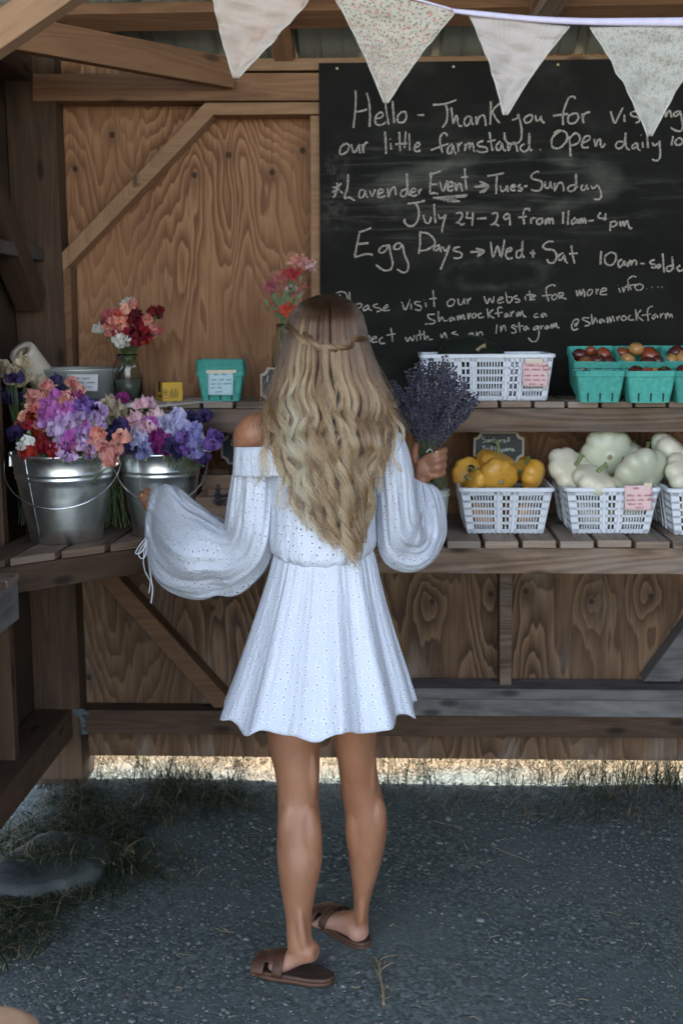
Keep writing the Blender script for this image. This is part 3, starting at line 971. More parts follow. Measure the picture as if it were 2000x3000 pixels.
for (u, v) in ((987, 199), (1328, 194), (1634, 188), (1940, 182)):
    p = PY(u, v, YW)
    b = MB()
    b.rings([[p + Vector((r * math.cos(t), -h, r * math.sin(t))) for t in [2 * math.pi * k / 10 for k in range(10)]] for r, h in ((0.0045, 0), (0.0042, 0.0015), (0.002, 0.0022))])
    cpl(b.build("screw", screwm.m, smooth=True), boardo)

# ------------------------------------------------------------------ bunting
YB = 2.32
def cloth_mat(name, base, spots=(), stripes=False, blot=None):
    M = MT(name, 0.85, 0.15)
    uv = M.coord('UV')
    c = M.mix(M.noise(uv, 9, 3), tuple(x * 0.93 for x in base), base)
    if blot:
        for col, sc, lo, hi, k in blot:
            c = M.mix(M.math('MULTIPLY', M.sstep(M.noise(uv, sc, 4, .65), lo, hi), k), c, col)
    for col, sc, r, k in spots:
        q = M.vmath('ADD', uv, (sc * 0.37, sc * 0.11, 0))
        d = M.vor(M.scale(q, (1, 1.4, 1)), sc, dim='2D')
        nn = M.noise(uv, sc * 1.7, 2)
        c = M.mix(M.math('MULTIPLY', M.sstep(M.math('ADD', d, M.math('MULTIPLY', nn, .35)), r + 0.17, r + 0.1), k), c, col)
    if stripes:
        sx = M.n('SeparateXYZ', {0: uv}).outputs[0]
        st = M.sstep(M.math('SINE', M.math('MULTIPLY', sx, 620)), 0.5, 0.95)
        m1 = M.math('MULTIPLY', M.sstep(M.math('ABSOLUTE', M.math('SUBTRACT', sx, 0.055)), 0.020, 0.018), st)
        m2 = M.math('MULTIPLY', M.sstep(M.math('ABSOLUTE', M.math('SUBTRACT', sx, 0.145)), 0.020, 0.018), st)
        c = M.mix(M.math('MULTIPLY', M.math('ADD', m1, m2), 0.45), c, (0.42, 0.38, 0.37))
    M.col(c)
    wv = M.noise(uv, 900, 2)
    cr = M.noise(M.scale(uv, (7, 26, 1)), 1.0, 4, .6, 1.2)
    M.bump(M.math('ADD', M.math('MULTIPLY', wv, .04), cr), 0.75, 0.012)
    # some light comes through the cloth
    tl = M.n('BsdfTranslucent', {0: c}); mx = M.n('MixShader', {0: 0.3, 1: M.b.outputs[0], 2: tl.outputs[0]})
    M.nt.links.new(mx.outputs[0], M.out.inputs[0])
    return M.m
PEN = [
    ([(615, -60), (945, -50), (690, 228)], cloth_mat("cream_cloth", (0.57, 0.485, 0.415), blot=[((0.48, 0.29, 0.21), 8, .46, .70, .75)]), "cream pennant"),
    ([(958, -48), (1338, 30), (1130, 300)], cloth_mat("floral_cloth", (0.57, 0.52, 0.435), spots=[((0.16, 0.14, 0.11), 85, .24, .85), ((0.60, 0.24, 0.19), 50, .20, .75), ((0.25, 0.25, 0.17), 110, .20, .7)], blot=[((0.42, 0.38, 0.30), 60, .52, .66, .4)]), "floral pennant"),
    ([(1375, 44), (1668, 76), (1480, 335)], cloth_mat("striped_cloth", (0.57, 0.51, 0.47), stripes=True), "striped pennant"),
    ([(1728, 78), (2105, 74), (1903, 397)], cloth_mat("green_floral_cloth", (0.53, 0.51, 0.455), spots=[((0.20, 0.21, 0.17), 110, .22, .65)], blot=[((0.28, 0.27, 0.22), 70, .5, .64, .6), ((0.10, 0.27, 0.16), 16, .6, .74, .5), ((0.45, 0.34, 0.30), 24, .58, .75, .4)]), "green floral pennant"),
]
o0 = PY(1338, 28, YB)
bunt = empty("bunting", o0, 0, "string of fabric pennants on lavender tape across the stand front", "bunting")
hem = plain("pale_hem", (0.55, 0.52, 0.46), 0.8, 0.05)
for k, (tri, m, lab) in enumerate(PEN):
    A, B, T = (Vector(PY(u, v, YB)) for u, v in tri)
    NV, NU = 22, 14
    b = MB()
    ph = random.uniform(0, 6)
    def pf(s, t, A=A, B=B, T=T, ph=ph):
        e = 1 - (1 - t) * 1.0
        L = A.lerp(T, t); Rr = B.lerp(T, t)
        wv = 0.10 * math.sin(math.pi * t) 
        tipw = 0.004
        p = L.lerp(Rr, s) + Vector(((s - .5) * tipw * t * 2, 0, 0))
        # edges bow slightly, cloth ripples diagonally
        bow = (0.006 if k != 0 else -0.004) * math.sin(math.pi * t)
        p.x += bow * (1 - 2 * s) * 1.0
        amp = 0.0075 * (0.35 + math.sin(math.pi * min(1, t * 1.1)))
        p.y += amp * (math.sin(34 * t - 6 * s + ph) * 0.6 + math.sin(19 * t + 9 * s + ph * 2) * .5) + 0.02 * math.sin(math.pi * t) * math.sin(math.pi * s)
        return p
    wdm = (B - A).length; hgt = ((A + B) / 2 - T).length
    b.grid(pf, NU, NV, us=wdm, vs=hgt)
    o = b.build("pennant", m, None, smooth=True)
    s = o.modifiers.new("t", 'SOLIDIFY'); s.thickness = 0.0016; s.offset = 0
    cpl(o, bunt); o['label'] = lab
    b = MB()
    for side in (0.0, 1.0):
        pts = [pf(side, t / 22) + Vector((0, -0.0006, 0)) for t in range(23)]
        b.tube(pts, 0.0009, 5)
    h = b.build("hem", hem, None, smooth=True)
    h.parent = o
tapem = plain("lavender_tape", (0.52, 0.48, 0.60), 0.7, 0.06, 60, bump=.2, bscale=900)
b = MB()
top = [(1325, 24), (1420, 33), (1560, 46), (1700, 52), (1840, 52), (2000, 50), (2140, 44), (2500, 14), (2900, -60)]
bot = [(1328, 36), (1420, 48), (1560, 62), (1700, 70), (1840, 73), (2000, 74), (2140, 68), (2500, 38), (2900, -36)]
Tp = smooth_path([PY(u, v, YB - 0.004) for u, v in top], 5); Bp = smooth_path([PY(u, v, YB - 0.006) for u, v in bot], 5)
rr = []
for p, q in zip(Tp, Bp):
    m_ = (p + q) / 2
    rr.append([p + Vector((0, .001, 0)), p + Vector((0, -.002, 0)), m_ + Vector((0, -.0035, 0)), q + Vector((0, -.002, 0)), q + Vector((0, .006, 0)), m_ + Vector((0, .006, 0))])
b.rings(rr)
cpl(b.build("tape", tapem, smooth=True), bunt)
b = MB()
b.tube(smooth_path([PY(u, v, YB) for u, v in [(300, -160), (600, -72), (780, -66), (960, -52), (1150, -20), (1328, 28)]], 6), 0.004, 8, flat=.6)
cpl(b.build("tape", tapem, smooth=True), bunt)
# ------------------------------------------------------------------ white plastic produce baskets
plast = MT("white_plastic", 0.42, 0.45)
plast.col(plast.mix(plast.noise(plast.coord(), 14, 3), (0.60, 0.63, 0.68), (0.70, 0.72, 0.76)))
plast.b.inputs['Subsurface Weight'].default_value = 0.08
plast.b.inputs['Subsurface Radius'].default_value = (0.01, 0.01, 0.012)
def slot_wall(mb, c00, c10, c11, c01, cols, rows, th, out):
    """wall quad (bottom-left, bottom-right, top-right, top-left) with rectangular slots; cols/rows are solid spans 0..1 along each axis"""
    c00, c10, c11, c01 = map(Vector, (c00, c10, c11, c01))
    out = Vector(out).normalized() * th
    def P(s, t): return (c00 * (1 - s) + c10 * s) * (1 - t) + (c01 * (1 - s) + c11 * s) * t
    def piece(s0, s1, t0, t1, k=1.0):
        q = [P(s0, t0), P(s1, t0), P(s1, t1), P(s0, t1)]
        o = out * k
        mb.hexa([q[0], q[3], q[3] + o, q[0] + o, q[1], q[2], q[2] + o, q[1] + o])
    for t0, t1 in rows: piece(0, 1, t0, t1, 1.0)
    for s0, s1 in cols: piece(s0, s1, 0.002, 0.998, 0.9)
def make_basket(long_front):
    """berry lug: origin at the middle of the base; the long side faces the viewer if long_front"""
    LX, LY = (0.410, 0.285) if long_front else (0.287, 0.40)
    bx, by = LX * 0.885, LY * 0.885
    if not long_front: bx = LX * 0.79
    H = 0.142
    root = empty("produce_basket")
    mb = MB()
    def ring(z):
        t = z / H
        return (bx + (LX - 0.012 - bx) * t) / 2, (by + (LY - 0.012 - by) * t) / 2
    x0, y0 = ring(0.004); x1, y1 = ring(H - 0.006)
    def cols(length, groups):
        """groups of slots: list of (start, end, n)"""
        sol = []; last = 0.0
        for a, b_, n in groups:
            sol.append((last, a))
            p = (b_ - a) / n
            for k in range(1, n):
                sol.append((a + k * p - p * 0.20, a + k * p + p * 0.20))
            last = b_
        sol.append((last, 1.0))
        return sol
    rows = [(0, .08)] + [(0.08 + .168 * k + .115, 0.08 + .168 * k + .168) for k in range(4)] + [(0.08 + .168 * 4 + .115, 1)]
    gl = [(.07, .24, 8), (.30, .36, 2), (.42, .62, 9), (.68, .74, 2), (.79, .95, 7)]
    gs = [(.10, .36, 8), (.46, .54, 2), (.64, .91, 8)]
    gx, gy = (gl, gs) if long_front else (gs, gl)
    th = 0.0022
    z0, z1 = 0.004, H - 0.006
    slot_wall(mb, (-x0, -y0, z0), (x0, -y0, z0), (x1, -y1, z1), (-x1, -y1, z1), cols(LX, gx), rows, th, (0, 1, 0))
    slot_wall(mb, (x0, y0, z0), (-x0, y0, z0), (-x1, y1, z1), (x1, y1, z1), cols(LX, gx), rows, th, (0, -1, 0))
    slot_wall(mb, (-x0, y0, z0), (-x0, -y0, z0), (-x1, -y1, z1), (-x1, y1, z1), cols(LY, gy), rows, th, (1, 0, 0))
    slot_wall(mb, (x0, -y0, z0), (x0, y0, z0), (x1, y1, z1), (x1, -y1, z1), cols(LY, gy), rows, th, (-1, 0, 0))
    # raised tapering ribs between the slot groups (front and back)
    for sy in (-1, 1):
        for g in range(len(gx) - 1):
            s = (gx[g][1] + gx[g + 1][0]) / 2
            wv = (gx[g + 1][0] - gx[g][1]) * 0.36
            xb, xt = (2 * s - 1) * x0, (2 * s - 1) * x1
            wb, wt = wv * x0 * 2, wv * x1 * 1.2
            yb, yt = sy * (y0 + .0005), sy * (y1 + .0005)
            o = sy * 0.003
            mb.hexa([(xb - wb * .7, yb, z0), (xb + wb * .7, yb, z0), (xb + wb * .5, yb + o, z0), (xb - wb * .5, yb + o, z0),
                     (xt - wt * .4, yt, z1), (xt + wt * .4, yt, z1), (xt + wt * .3, yt + o, z1), (xt - wt * .3, yt + o, z1)])
    for sx in (-1, 1):
        for g in range(len(gy) - 1):
            s = (gy[g][1] + gy[g + 1][0]) / 2
            wv = (gy[g + 1][0] - gy[g][1]) * 0.36
            yb, yt = (2 * s - 1) * y0, (2 * s - 1) * y1
            wb, wt = wv * y0 * 2, wv * y1 * 1.2
            xb, xt = sx * (x0 + .0005), sx * (x1 + .0005)
            o = sx * 0.003
            mb.hexa([(xb, yb - wb * .7, z0), (xb, yb + wb * .7, z0), (xb + o, yb + wb * .5, z0), (xb + o, yb - wb * .5, z0),
                     (xt, yt - wt * .4, z1), (xt, yt + wt * .4, z1), (xt + o, yt + wt * .3, z1), (xt + o, yt - wt * .3, z1)])
    # floor grid
    for k in range(15):
        X = -x0 + (k + .5) * 2 * x0 / 15
        mb.box((X - x0 / 22, -y0 + .003, 0.001), (X + x0 / 22, y0 - .003, 0.0038), 1)
    for k in range(8):
        Y = -y0 + (k + .5) * 2 * y0 / 8
        mb.box((-x0 + .003, Y - .005, 0.0005), (x0 - .003, Y + .005, 0.0032), 0)
    mb.build("side_grid", plast.m, root)
    # rolled rim
    mb = MB()
    def rect(hx, hy, z, r=0.018):
        pts = []
        for cx, cy, a0 in ((hx - r, hy - r, 0), (-hx + r, hy - r, 90), (-hx + r, -hy + r, 180), (hx - r, -hy + r, 270)):
            for k in range(5):
                a = R_(a0 + k * 22.5)
                pts.append(Vector((cx + r * math.cos(a), cy + r * math.sin(a), z)))
        return pts
    a, c_ = LX / 2, LY / 2
    mb.rings([rect(a - .007, c_ - .007, H - .011), rect(a, c_, H - .011), rect(a, c_, H - .002), rect(a - .002, c_ - .002, H), rect(a - .010, c_ - .010, H), rect(a - .010, c_ - .010, H - .006), rect(a - .007, c_ - .007, H - .011)], cap0=False, cap1=False)
    mb.build("rim", plast.m, root, smooth=False)
    return root, LX, LY, H
BG = "white plastic produce baskets"
def place_basket(root, ul, ur, vb, zc, lab, dy):
    p = PZ((ul + ur) / 2, vb, zc)
    root.location = (p.x, p.y + dy, zc)
    tag(root, lab, "basket", BG)
    return root
bkA, LXa, LYa, BH = make_basket(False)
place_basket(bkA, 1367, 1592, 1564, ZC, "white plastic basket holding the yellow pattypan squash", 0.40 * .885 / 2)
bkB = copy_tree(bkA)
place_basket(bkB, 1677, 1897, 1564, ZC, "white plastic basket of pale squash with a pink note on its rim", 0.40 * .885 / 2)
bkC = copy_tree(bkA)
place_basket(bkC, 1978, 2198, 1568, ZC, "white plastic basket of pale squash cut off by the photo's right edge", 0.40 * .885 / 2)
bkU, LXu, LYu, _ = make_basket(True)
place_basket(bkU, 1248, 1603, 1174, ZS, "wide white plastic basket on the upper shelf holding dark squash", 0.285 * .885 / 2)
BASK = {'A': bkA, 'B': bkB, 'C': bkC, 'U': bkU}

# ------------------------------------------------------------------ pattypan squash and dark winter squash
def squash_mat(name, a, b_, c_=None, rough=0.38):
    M = MT(name, rough, 0.5)
    co = M.coord('Object')
    f = M.noise(co, 16, 3)
    z = M.n('SeparateXYZ', {0: co}).outputs[2]
    c = M.mix(M.sstep(f, .35, .7), a, b_)
    if c_: c = M.mix(M.sstep(M.math('ADD', z, M.math('MULTIPLY', f, .05)), 0.045, 0.005), c, c_)
    sp = M.sstep(M.vor(co, 42), 0.10, 0.05)
    c = M.mix(M.math('MULTIPLY', sp, M.sstep(M.noise(co, 7, 2), .52, .7)), c, tuple(x * 0.42 for x in a))
    hv = M.n('HueSaturation', {'Value': M.math('ADD', 0.88, M.math('MULTIPLY', M.rnd(), .22)), 'Color': c})
    M.col(hv.outputs[0])
    M.b.inputs['Subsurface Weight'].default_value = 0.12
    M.b.inputs['Subsurface Radius'].default_value = (0.02, 0.012, 0.006)
    M.bump(M.noise(co, 60, 3), 0.12, 0.004)
    return M.m
YEL = squash_mat("yellow_squash_skin", (0.56, 0.27, 0.03), (0.68, 0.37, 0.06))
WHT = squash_mat("pale_squash_skin", (0.58, 0.525, 0.39), (0.64, 0.585, 0.46), (0.52, 0.53, 0.39))
GRN = squash_mat("dark_green_squash_skin", (0.012, 0.017, 0.013), (0.022, 0.028, 0.020), None, 0.3)
STEMG = plain("squash_stem", (0.16, 0.20, 0.07), 0.6, 0.3, 60, bump=.4)
STEMB = plain("corky_stem", (0.33, 0.27, 0.16), 0.8, 0.25, 60, bump=.5)
def make_squash(name, mat, stem_mat, r, h, lobes, amp, seed, stem_len=0.03, round_=False):
    root = empty(name)
    rr = random.Random(seed)
    mb = MB()
    n, m = 60, 16
    ph = [rr.uniform(-.25, .25) for _ in range(lobes)]
    rings = []
    for j in range(m + 1):
        t = j / m
        a = -math.pi / 2 + math.pi * t
        rad = max(math.cos(a), 0.0) ** (0.75 if not round_ else .9)
        z = math.sin(a)
        ring = []
        for i in range(n):
            th = 2 * math.pi * i / n
            lob = 1 + amp * (abs(math.cos(lobes * th / 2 + 0.25 * math.sin(th * 2 + seed))) ** 0.8 - 0.6) * rad ** 1.3
            wob = 1 + 0.04 * math.sin(2 * th + seed) + .03 * math.sin(3 * th + seed * 2)
            R = r * rad * lob * wob
            zz = z * h / 2
            if z > 0.6: zz -= (z - 0.6) * h * 0.22
            zz += 0.05 * h * math.sin(th + seed) * rad
            ring.append((R * math.cos(th), R * math.sin(th), zz))
        rings.append(ring)
    mb.rings(rings, cap0=True, cap1=True)
    mb.build("fruit", mat, root, smooth=True)
    if not round_:
        mb = MB(); zb_ = -h * .5
        mb.rings([[Vector((q * math.cos(a), q * math.sin(a), zb_ - dz)) for a in [k * .5236 for k in range(12)]] for q, dz in ((.0085, -.0015), (.0075, .0008), (.004, .0005))])
        mb.build("blossom_scar", STEMB, root, smooth=True)
    mb = MB()
    zt = h * 0.36
    bx, by = rr.uniform(-.4, .4), rr.uniform(-.4, .4)
    pts = smooth_path([(0, 0, zt), (bx * .01, by * .01, zt + stem_len * .4), (bx * .03, by * .03, zt + stem_len * .8), (bx * .055, by * .055, zt + stem_len)], 4)
    k = len(pts) - 1
    mb.tube(pts, [0.0085 - 0.0035 * math.sin(math.pi * min(1, i / k * 1.0)) + (.003 if i == k else 0) for i in range(k + 1)], 8)
    mb.build("stem", stem_mat, root, smooth=True)
    return root
yproto = [make_squash("pattypan_squash", YEL, STEMG, .062, .072, 9, .09, 1, .035), make_squash("pattypan_squash", YEL, STEMG, .056, .070, 8, .10, 2, .03)]
wproto = [make_squash("pattypan_squash", WHT, STEMG, .080, .082, 9, .12, 4, .035), make_squash("pattypan_squash", WHT, STEMG, .072, .074, 8, .14, 5, .03)]
used = set()
def put_squash(protos, k, loc, rot, sc, lab, group):
    p = protos[k]
    o = p if id(p) not in used else copy_tree(p)
    used.add(id(p))
    o.location = loc; o.rotation_euler = rot; o.scale = (sc, sc, sc)
    tag(o, lab, "squash", group)
    return o
def bask_pt(key, dx, dy, dz):
    r = BASK[key]
    return (r.location.x + dx, r.location.y + dy, r.location.z + dz)
GY, GW = "yellow pattypans in the basket", "pale pattypans in the baskets"
for i, (k, u, v, dy, rot, s, lab) in enumerate([
    (0, 1458, 1395, -.115, (-1.2, .2, .3), .98, "large yellow pattypan at the basket front with its blossom end facing out"),
    (1, 1560, 1390, -.10, (-1.3, .5, 1.2), .90, "yellow pattypan at the front right corner of its basket"),
    (1, 1392, 1412, -.12, (.3, -1.1, .2), .72, "small yellow pattypan lying at the front left of its basket"),
    (0, 1450, 1352, -.01, (.25, .3, .5), .98, "topmost yellow pattypan with green stem below the small chalk sign"),
    (1, 1372, 1386, -.03, (1.1, -.6, .4), .92, "yellow pattypan behind the left rim of its basket"),
    (1, 1530, 1372, .04, (.6, .3, .1), .9, "yellow pattypan at the back of its basket")]):
    Y = bkA.location.y + dy
    p = PY(u, v, Y)
    put_squash(yproto, k, p, rot, s, lab, GY)
for (dx, dy, dz, s, k, rot) in ((-.06, -.10, .048, .85, 0, (.4, .2, 1)), (.055, -.10, .045, .85, 1, (.2, .6, 2)), (.06, .06, .045, .9, 0, (.1, .2, .5)), (-.06, .05, .045, .9, 1, (.5, .1, .2))):
    put_squash(yproto, k, bask_pt('A', dx, dy, dz), rot, s, "yellow pattypan seen only through the slots of its basket", GY)
for i, (key, k, u, v, dy, rot, s, lab) in enumerate([
    ('B', 0, 1872, 1388, -.115, (-.9, -.25, .4), 1.12, "widest pale pattypan resting on the rim above the pink note"),
    ('B', 1, 1740, 1408, -.13, (.35, .25, .2), .98, "flat pale greenish pattypan low at the front of the middle basket"),
    ('B', 1, 1672, 1378, -.08, (.8, -.5, .9), 1.05, "pale green pattypan with brown marks at the left rim"),
    ('B', 1, 1775, 1328, -.02, (-1.3, .75, .3), 1.12, "tall pale pattypan standing on top of the middle basket heap"),
    ('B', 0, 1808, 1318, .07, (1.2, .3, 1.8), .98, "ribbed pale pattypan behind the tall one on the heap"),
    ('B', 0, 1870, 1345, .02, (.5, .4, .6), 1.0, "pale pattypan at the back right of the middle basket"),
    ('B', 0, 1705, 1382, .03, (.4, .1, .9), .9, "pale pattypan behind the green marked one"),
    ('C', 0, 1985, 1340, -.02, (.7, .3, 1), 1.12, "pale pattypan with long pointed stem on the right basket"),
    ('C', 1, 2010, 1390, -.11, (.9, .3, .4), 1.05, "greenish ribbed pattypan at the front of the right basket"),
    ('C', 0, 2090, 1385, -.09, (.6, .3, .4), 1.05, "pale pattypan beyond the right edge of the photo")]):
    Y = BASK[key].location.y + dy
    put_squash(wproto, k, PY(u, v, Y), rot, s, lab, GW)
for key in 'BC':
    for (dx, dy, dz, s, k, rot) in ((-.05, -.09, .05, .9, 0, (.4, .2, 1)), (.055, -.10, .048, .85, 1, (.2, .6, 2)), (.055, .06, .05, .9, 0, (.1, .2, .5)), (-.06, .05, .05, .9, 1, (.5, .1, .2))):
        put_squash(wproto, k, bask_pt(key, dx, dy, dz), rot, s, "pale pattypan seen only through the slots of its basket", GW)
dk = make_squash("winter_squash", GRN, STEMB, .112, .15, 10, .06, 3, .03, True)
p = PY(1385, 1078, bkU.location.y + .01)
dk.location = (p.x, bkU.location.y + .01, ZS + .108); dk.rotation_euler = (.75, .12, .1)
tag(dk, "large dark green winter squash with corky stem in the wide basket", "squash", "dark squash in the wide basket")
dk2 = copy_tree(dk); dk2.scale = (.62, .62, .62)
dk2.location = (bkU.location.x - .12, bkU.location.y + .01, ZS + .10); dk2.rotation_euler = (.3, -.2, .4)
tag(dk2, "smaller dark squash at the left end of the wide basket", "squash", "dark squash in the wide basket")

# ------------------------------------------------------------------ teal pulp berry boxes
pulp = MT("teal_pulp", 0.85, 0.15)
co = pulp.coord()
pulp.col(pulp.n('HueSaturation', {'Value': pulp.math('ADD', .8, pulp.math('MULTIPLY', pulp.rnd(), .4)), 'Color': pulp.ramp(pulp.noise(co, 60, 4, .6), [(.3, (0.055, 0.28, 0.235)), (.7, (0.09, 0.37, 0.31))])}).outputs[0])
pulp.bump(pulp.noise(co, 260, 3, .6), .5, .003)
def make_box(W, D, H, seed=0):
    root = empty("berry_box")
    mb = MB()
    rr = random.Random(seed)
    tb = 0.78
    def rect(hx, hy, z, wob=0.0, r=0.012):
        pts = []
        for cx, cy, a0 in ((hx - r, hy - r, 0), (-hx + r, hy - r, 90), (-hx + r, -hy + r, 180), (hx - r, -hy + r, 270)):
            for k in range(4):
                a = R_(a0 + k * 30)
                pts.append(Vector((cx + r * math.cos(a), cy + r * math.sin(a), z + rr.uniform(-wob, wob))))
            # subdivide the straight side
        return pts
    t = 0.004
    prof_o = [(tb, 0.0), (tb + .01, .004), (.945, H * .78), (.955, H * .80), (1.0, H * .82), (1.0, H * .99)]
    rg = [rect(W / 2 * k, D / 2 * k, z) for k, z in prof_o]
    rg += [rect(W / 2 - .002, D / 2 - .002, H, .0022), rect(W / 2 - t, D / 2 - t, H - .001, .0015), rect(W / 2 * .93 - t, D / 2 * .93 - t, H * .78), rect(W / 2 * tb - t, D / 2 * tb - t, .006)]
    mb.rings(rg, cap0=True, cap1=True)
    mb.build("body", pulp.m, root, smooth=False, bevel=0)
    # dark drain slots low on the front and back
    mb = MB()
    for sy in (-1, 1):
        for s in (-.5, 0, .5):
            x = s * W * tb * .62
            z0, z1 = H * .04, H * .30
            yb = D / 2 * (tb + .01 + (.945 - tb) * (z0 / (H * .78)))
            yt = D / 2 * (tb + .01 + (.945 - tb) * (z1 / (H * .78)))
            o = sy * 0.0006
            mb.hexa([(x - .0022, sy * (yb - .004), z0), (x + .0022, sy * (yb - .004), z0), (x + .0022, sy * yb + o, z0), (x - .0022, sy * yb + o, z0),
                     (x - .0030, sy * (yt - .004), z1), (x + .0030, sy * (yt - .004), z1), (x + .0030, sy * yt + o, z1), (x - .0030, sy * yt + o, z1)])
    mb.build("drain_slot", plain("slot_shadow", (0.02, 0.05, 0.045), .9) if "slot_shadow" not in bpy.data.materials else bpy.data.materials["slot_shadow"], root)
    return root
bf = make_box(.148, .11, .094, 1)
GBX = "teal berry boxes of tomatoes"
def place_box(o, ul, ur, vb, zc, dy, lab, rx=0.0, rz=0.0, group=GBX):
    p = PZ((ul + ur) / 2, vb, zc)
    o.location = (p.x, p.y + dy, zc)
    o.rotation_euler = (rx, 0, rz)
    tag(o, lab, "berry box", group)
    return o
place_box(bf, 1703, 1813, 1179, ZS, .048, "front teal berry box left of the others beside the basket", rz=-.02)
bf2 = copy_tree(bf); place_box(bf2, 1848, 1962, 1180, ZS, .048, "paler front teal berry box, second along the shelf", rz=.02)
bf3 = copy_tree(bf); place_box(bf3, 1988, 2102, 1180, ZS, .048, "front teal berry box cut by the photo's right edge")
bq = make_box(.150, .135, .118, 2)
def place_q(o, u0, u1, v, lab, rz):
    p = PY((u0 + u1) / 2, v, YS + .185)
    o.location = (p.x, YS + .175, ZS + .028)
    o.rotation_euler = (R_(20), 0, rz)
    tag(o, lab, "berry box", GBX)
place_q(bq, 1662, 1795, 1150, "rear teal berry box tilted forward, leftmost, full of red tomatoes", .05)
bq2 = copy_tree(bq); place_q(bq2, 1795, 1930, 1150, "rear teal berry box tilted forward with a yellow tomato on top", -.04)
bq3 = copy_tree(bq); place_q(bq3, 1925, 2060, 1150, "rear teal berry box tilted forward near the photo's right edge", 0)
# tomatoes
def tom_mat(name, a, b_):
    M = MT(name, 0.25, 0.5)
    co = M.coord()
    M.col(M.mix(M.sstep(M.noise(co, 35, 2), .4, .65), a, b_))
    return M.m
TOM = [tom_mat("dark_tomato_skin", (0.055, 0.012, 0.012), (0.10, 0.025, 0.017)), tom_mat("red_tomato_skin", (0.20, 0.035, 0.016), (0.28, 0.07, 0.025)), tom_mat("orange_tomato_skin", (0.38, 0.17, 0.05), (0.46, 0.27, 0.10))]
CALYX = plain("calyx", (0.05, 0.10, 0.03), .7, .3)
tprot = []
for k in range(3):
    root = empty("tomato")
    mb = MB(); n = 26; rg = []
    for j in range(13):
        a = -math.pi / 2 + math.pi * j / 12
        ring = []
        for i in range(n):
            th = 2 * math.pi * i / n
            r = math.cos(a) * (1 + .03 * math.cos(5 * th + k))
            z = math.sin(a) * .84 - (.16 * math.exp(-(r / .25) ** 2) if a > 0 else 0)
            ring.append((r * math.cos(th), r * math.sin(th), z))
        rg.append(ring)
    mb.rings(rg); mb.build("fruit", TOM[k], root, smooth=True)
    mb = MB()
    for q in range(5):
        a = q * 1.257
        d = Vector((math.cos(a), math.sin(a), 0)); s = Vector((-math.sin(a), math.cos(a), 0))
        z = Vector((0, 0, 1))
        mb.quadset([d * .05 + s * .07 + z * .70, d * .05 - s * .07 + z * .70, d * .25 - s * .09 + z * .80, d * .42 + z * .86, d * .25 + s * .09 + z * .80], [(0, 1, 2, 3, 4)])
    mb.build("calyx", CALYX, root)
    tprot.append(root)
tused = set()
TG = "tomatoes in the teal berry boxes"
def put_tom(k, loc, r, lab):
    p = tprot[k]
    o = p if k not in tused else copy_tree(p)
    tused.add(k)
    o.location = loc; o.scale = (r, r, r); o.rotation_euler = (random.uniform(-.8, .8), random.uniform(-.8, .8), random.uniform(0, 6))
    tag(o, lab, "tomato", TG)
cn = ("dark red", "red", "orange")
for bi, (bx, nm) in enumerate(((bq, "leftmost rear box"), (bq2, "second rear box"), (bq3, "right rear box"))):
    M4 = Matrix.LocRotScale(bx.location, bx.rotation_euler, None)
    lay = [(-.040, .03, .102, .024, 0), (-.005, .038, .112, .017, 1), (.036, .030, .103, .026, 1), (.010, -.005, .098, .023, 0), (-.030, -.022, .094, .025, 1), (.045, -.015, .096, .021, 0), (.0, -.045, .092, .022, 0), (-.045, -.055, .09, .017, 0)]
    if bi == 1: lay = [(-.048, .035, .108, .019, 1), (-.008, .028, .122, .024, 2), (.035, .012, .104, .032, 1), (-.038, -.012, .103, .023, 2), (.052, -.02, .1, .02, 0), (.018, -.04, .098, .026, 0), (-.03, -.05, .092, .02, 1)]
    if bi == 2: lay = [(-.025, .03, .108, .026, 0), (.03, .03, .108, .026, 1), (-.048, -.01, .100, .022, 2), (-.005, -.01, .105, .027, 2), (.045, -.015, .1, .022, 1), (0, -.045, .095, .02, 1)]
    for q, (x, y, z, r, k) in enumerate(lay):
        put_tom(k, M4 @ Vector((x, y, z)), r, f"{cn[k]} tomato in the {nm} of the top shelf" if q else f"{cn[k]} tomato at the back corner of the {nm}")
for bi, (bx, nm) in enumerate(((bf, "left front box"), (bf2, "middle front box"), (bf3, "right front box"))):
    for (x, y, z, r, k) in ((-.035, .0, .075, .024, 0), (.02, .012, .073, .017, 2), (.045, -.012, .074, .022, 0), (-.008, -.02, .072, .021, 1)):
        put_tom(k, bx.location + Vector((x, y, z + (.012 if bi else 0))), r, f"{cn[k]} tomato peeping over the rim of the {nm}")

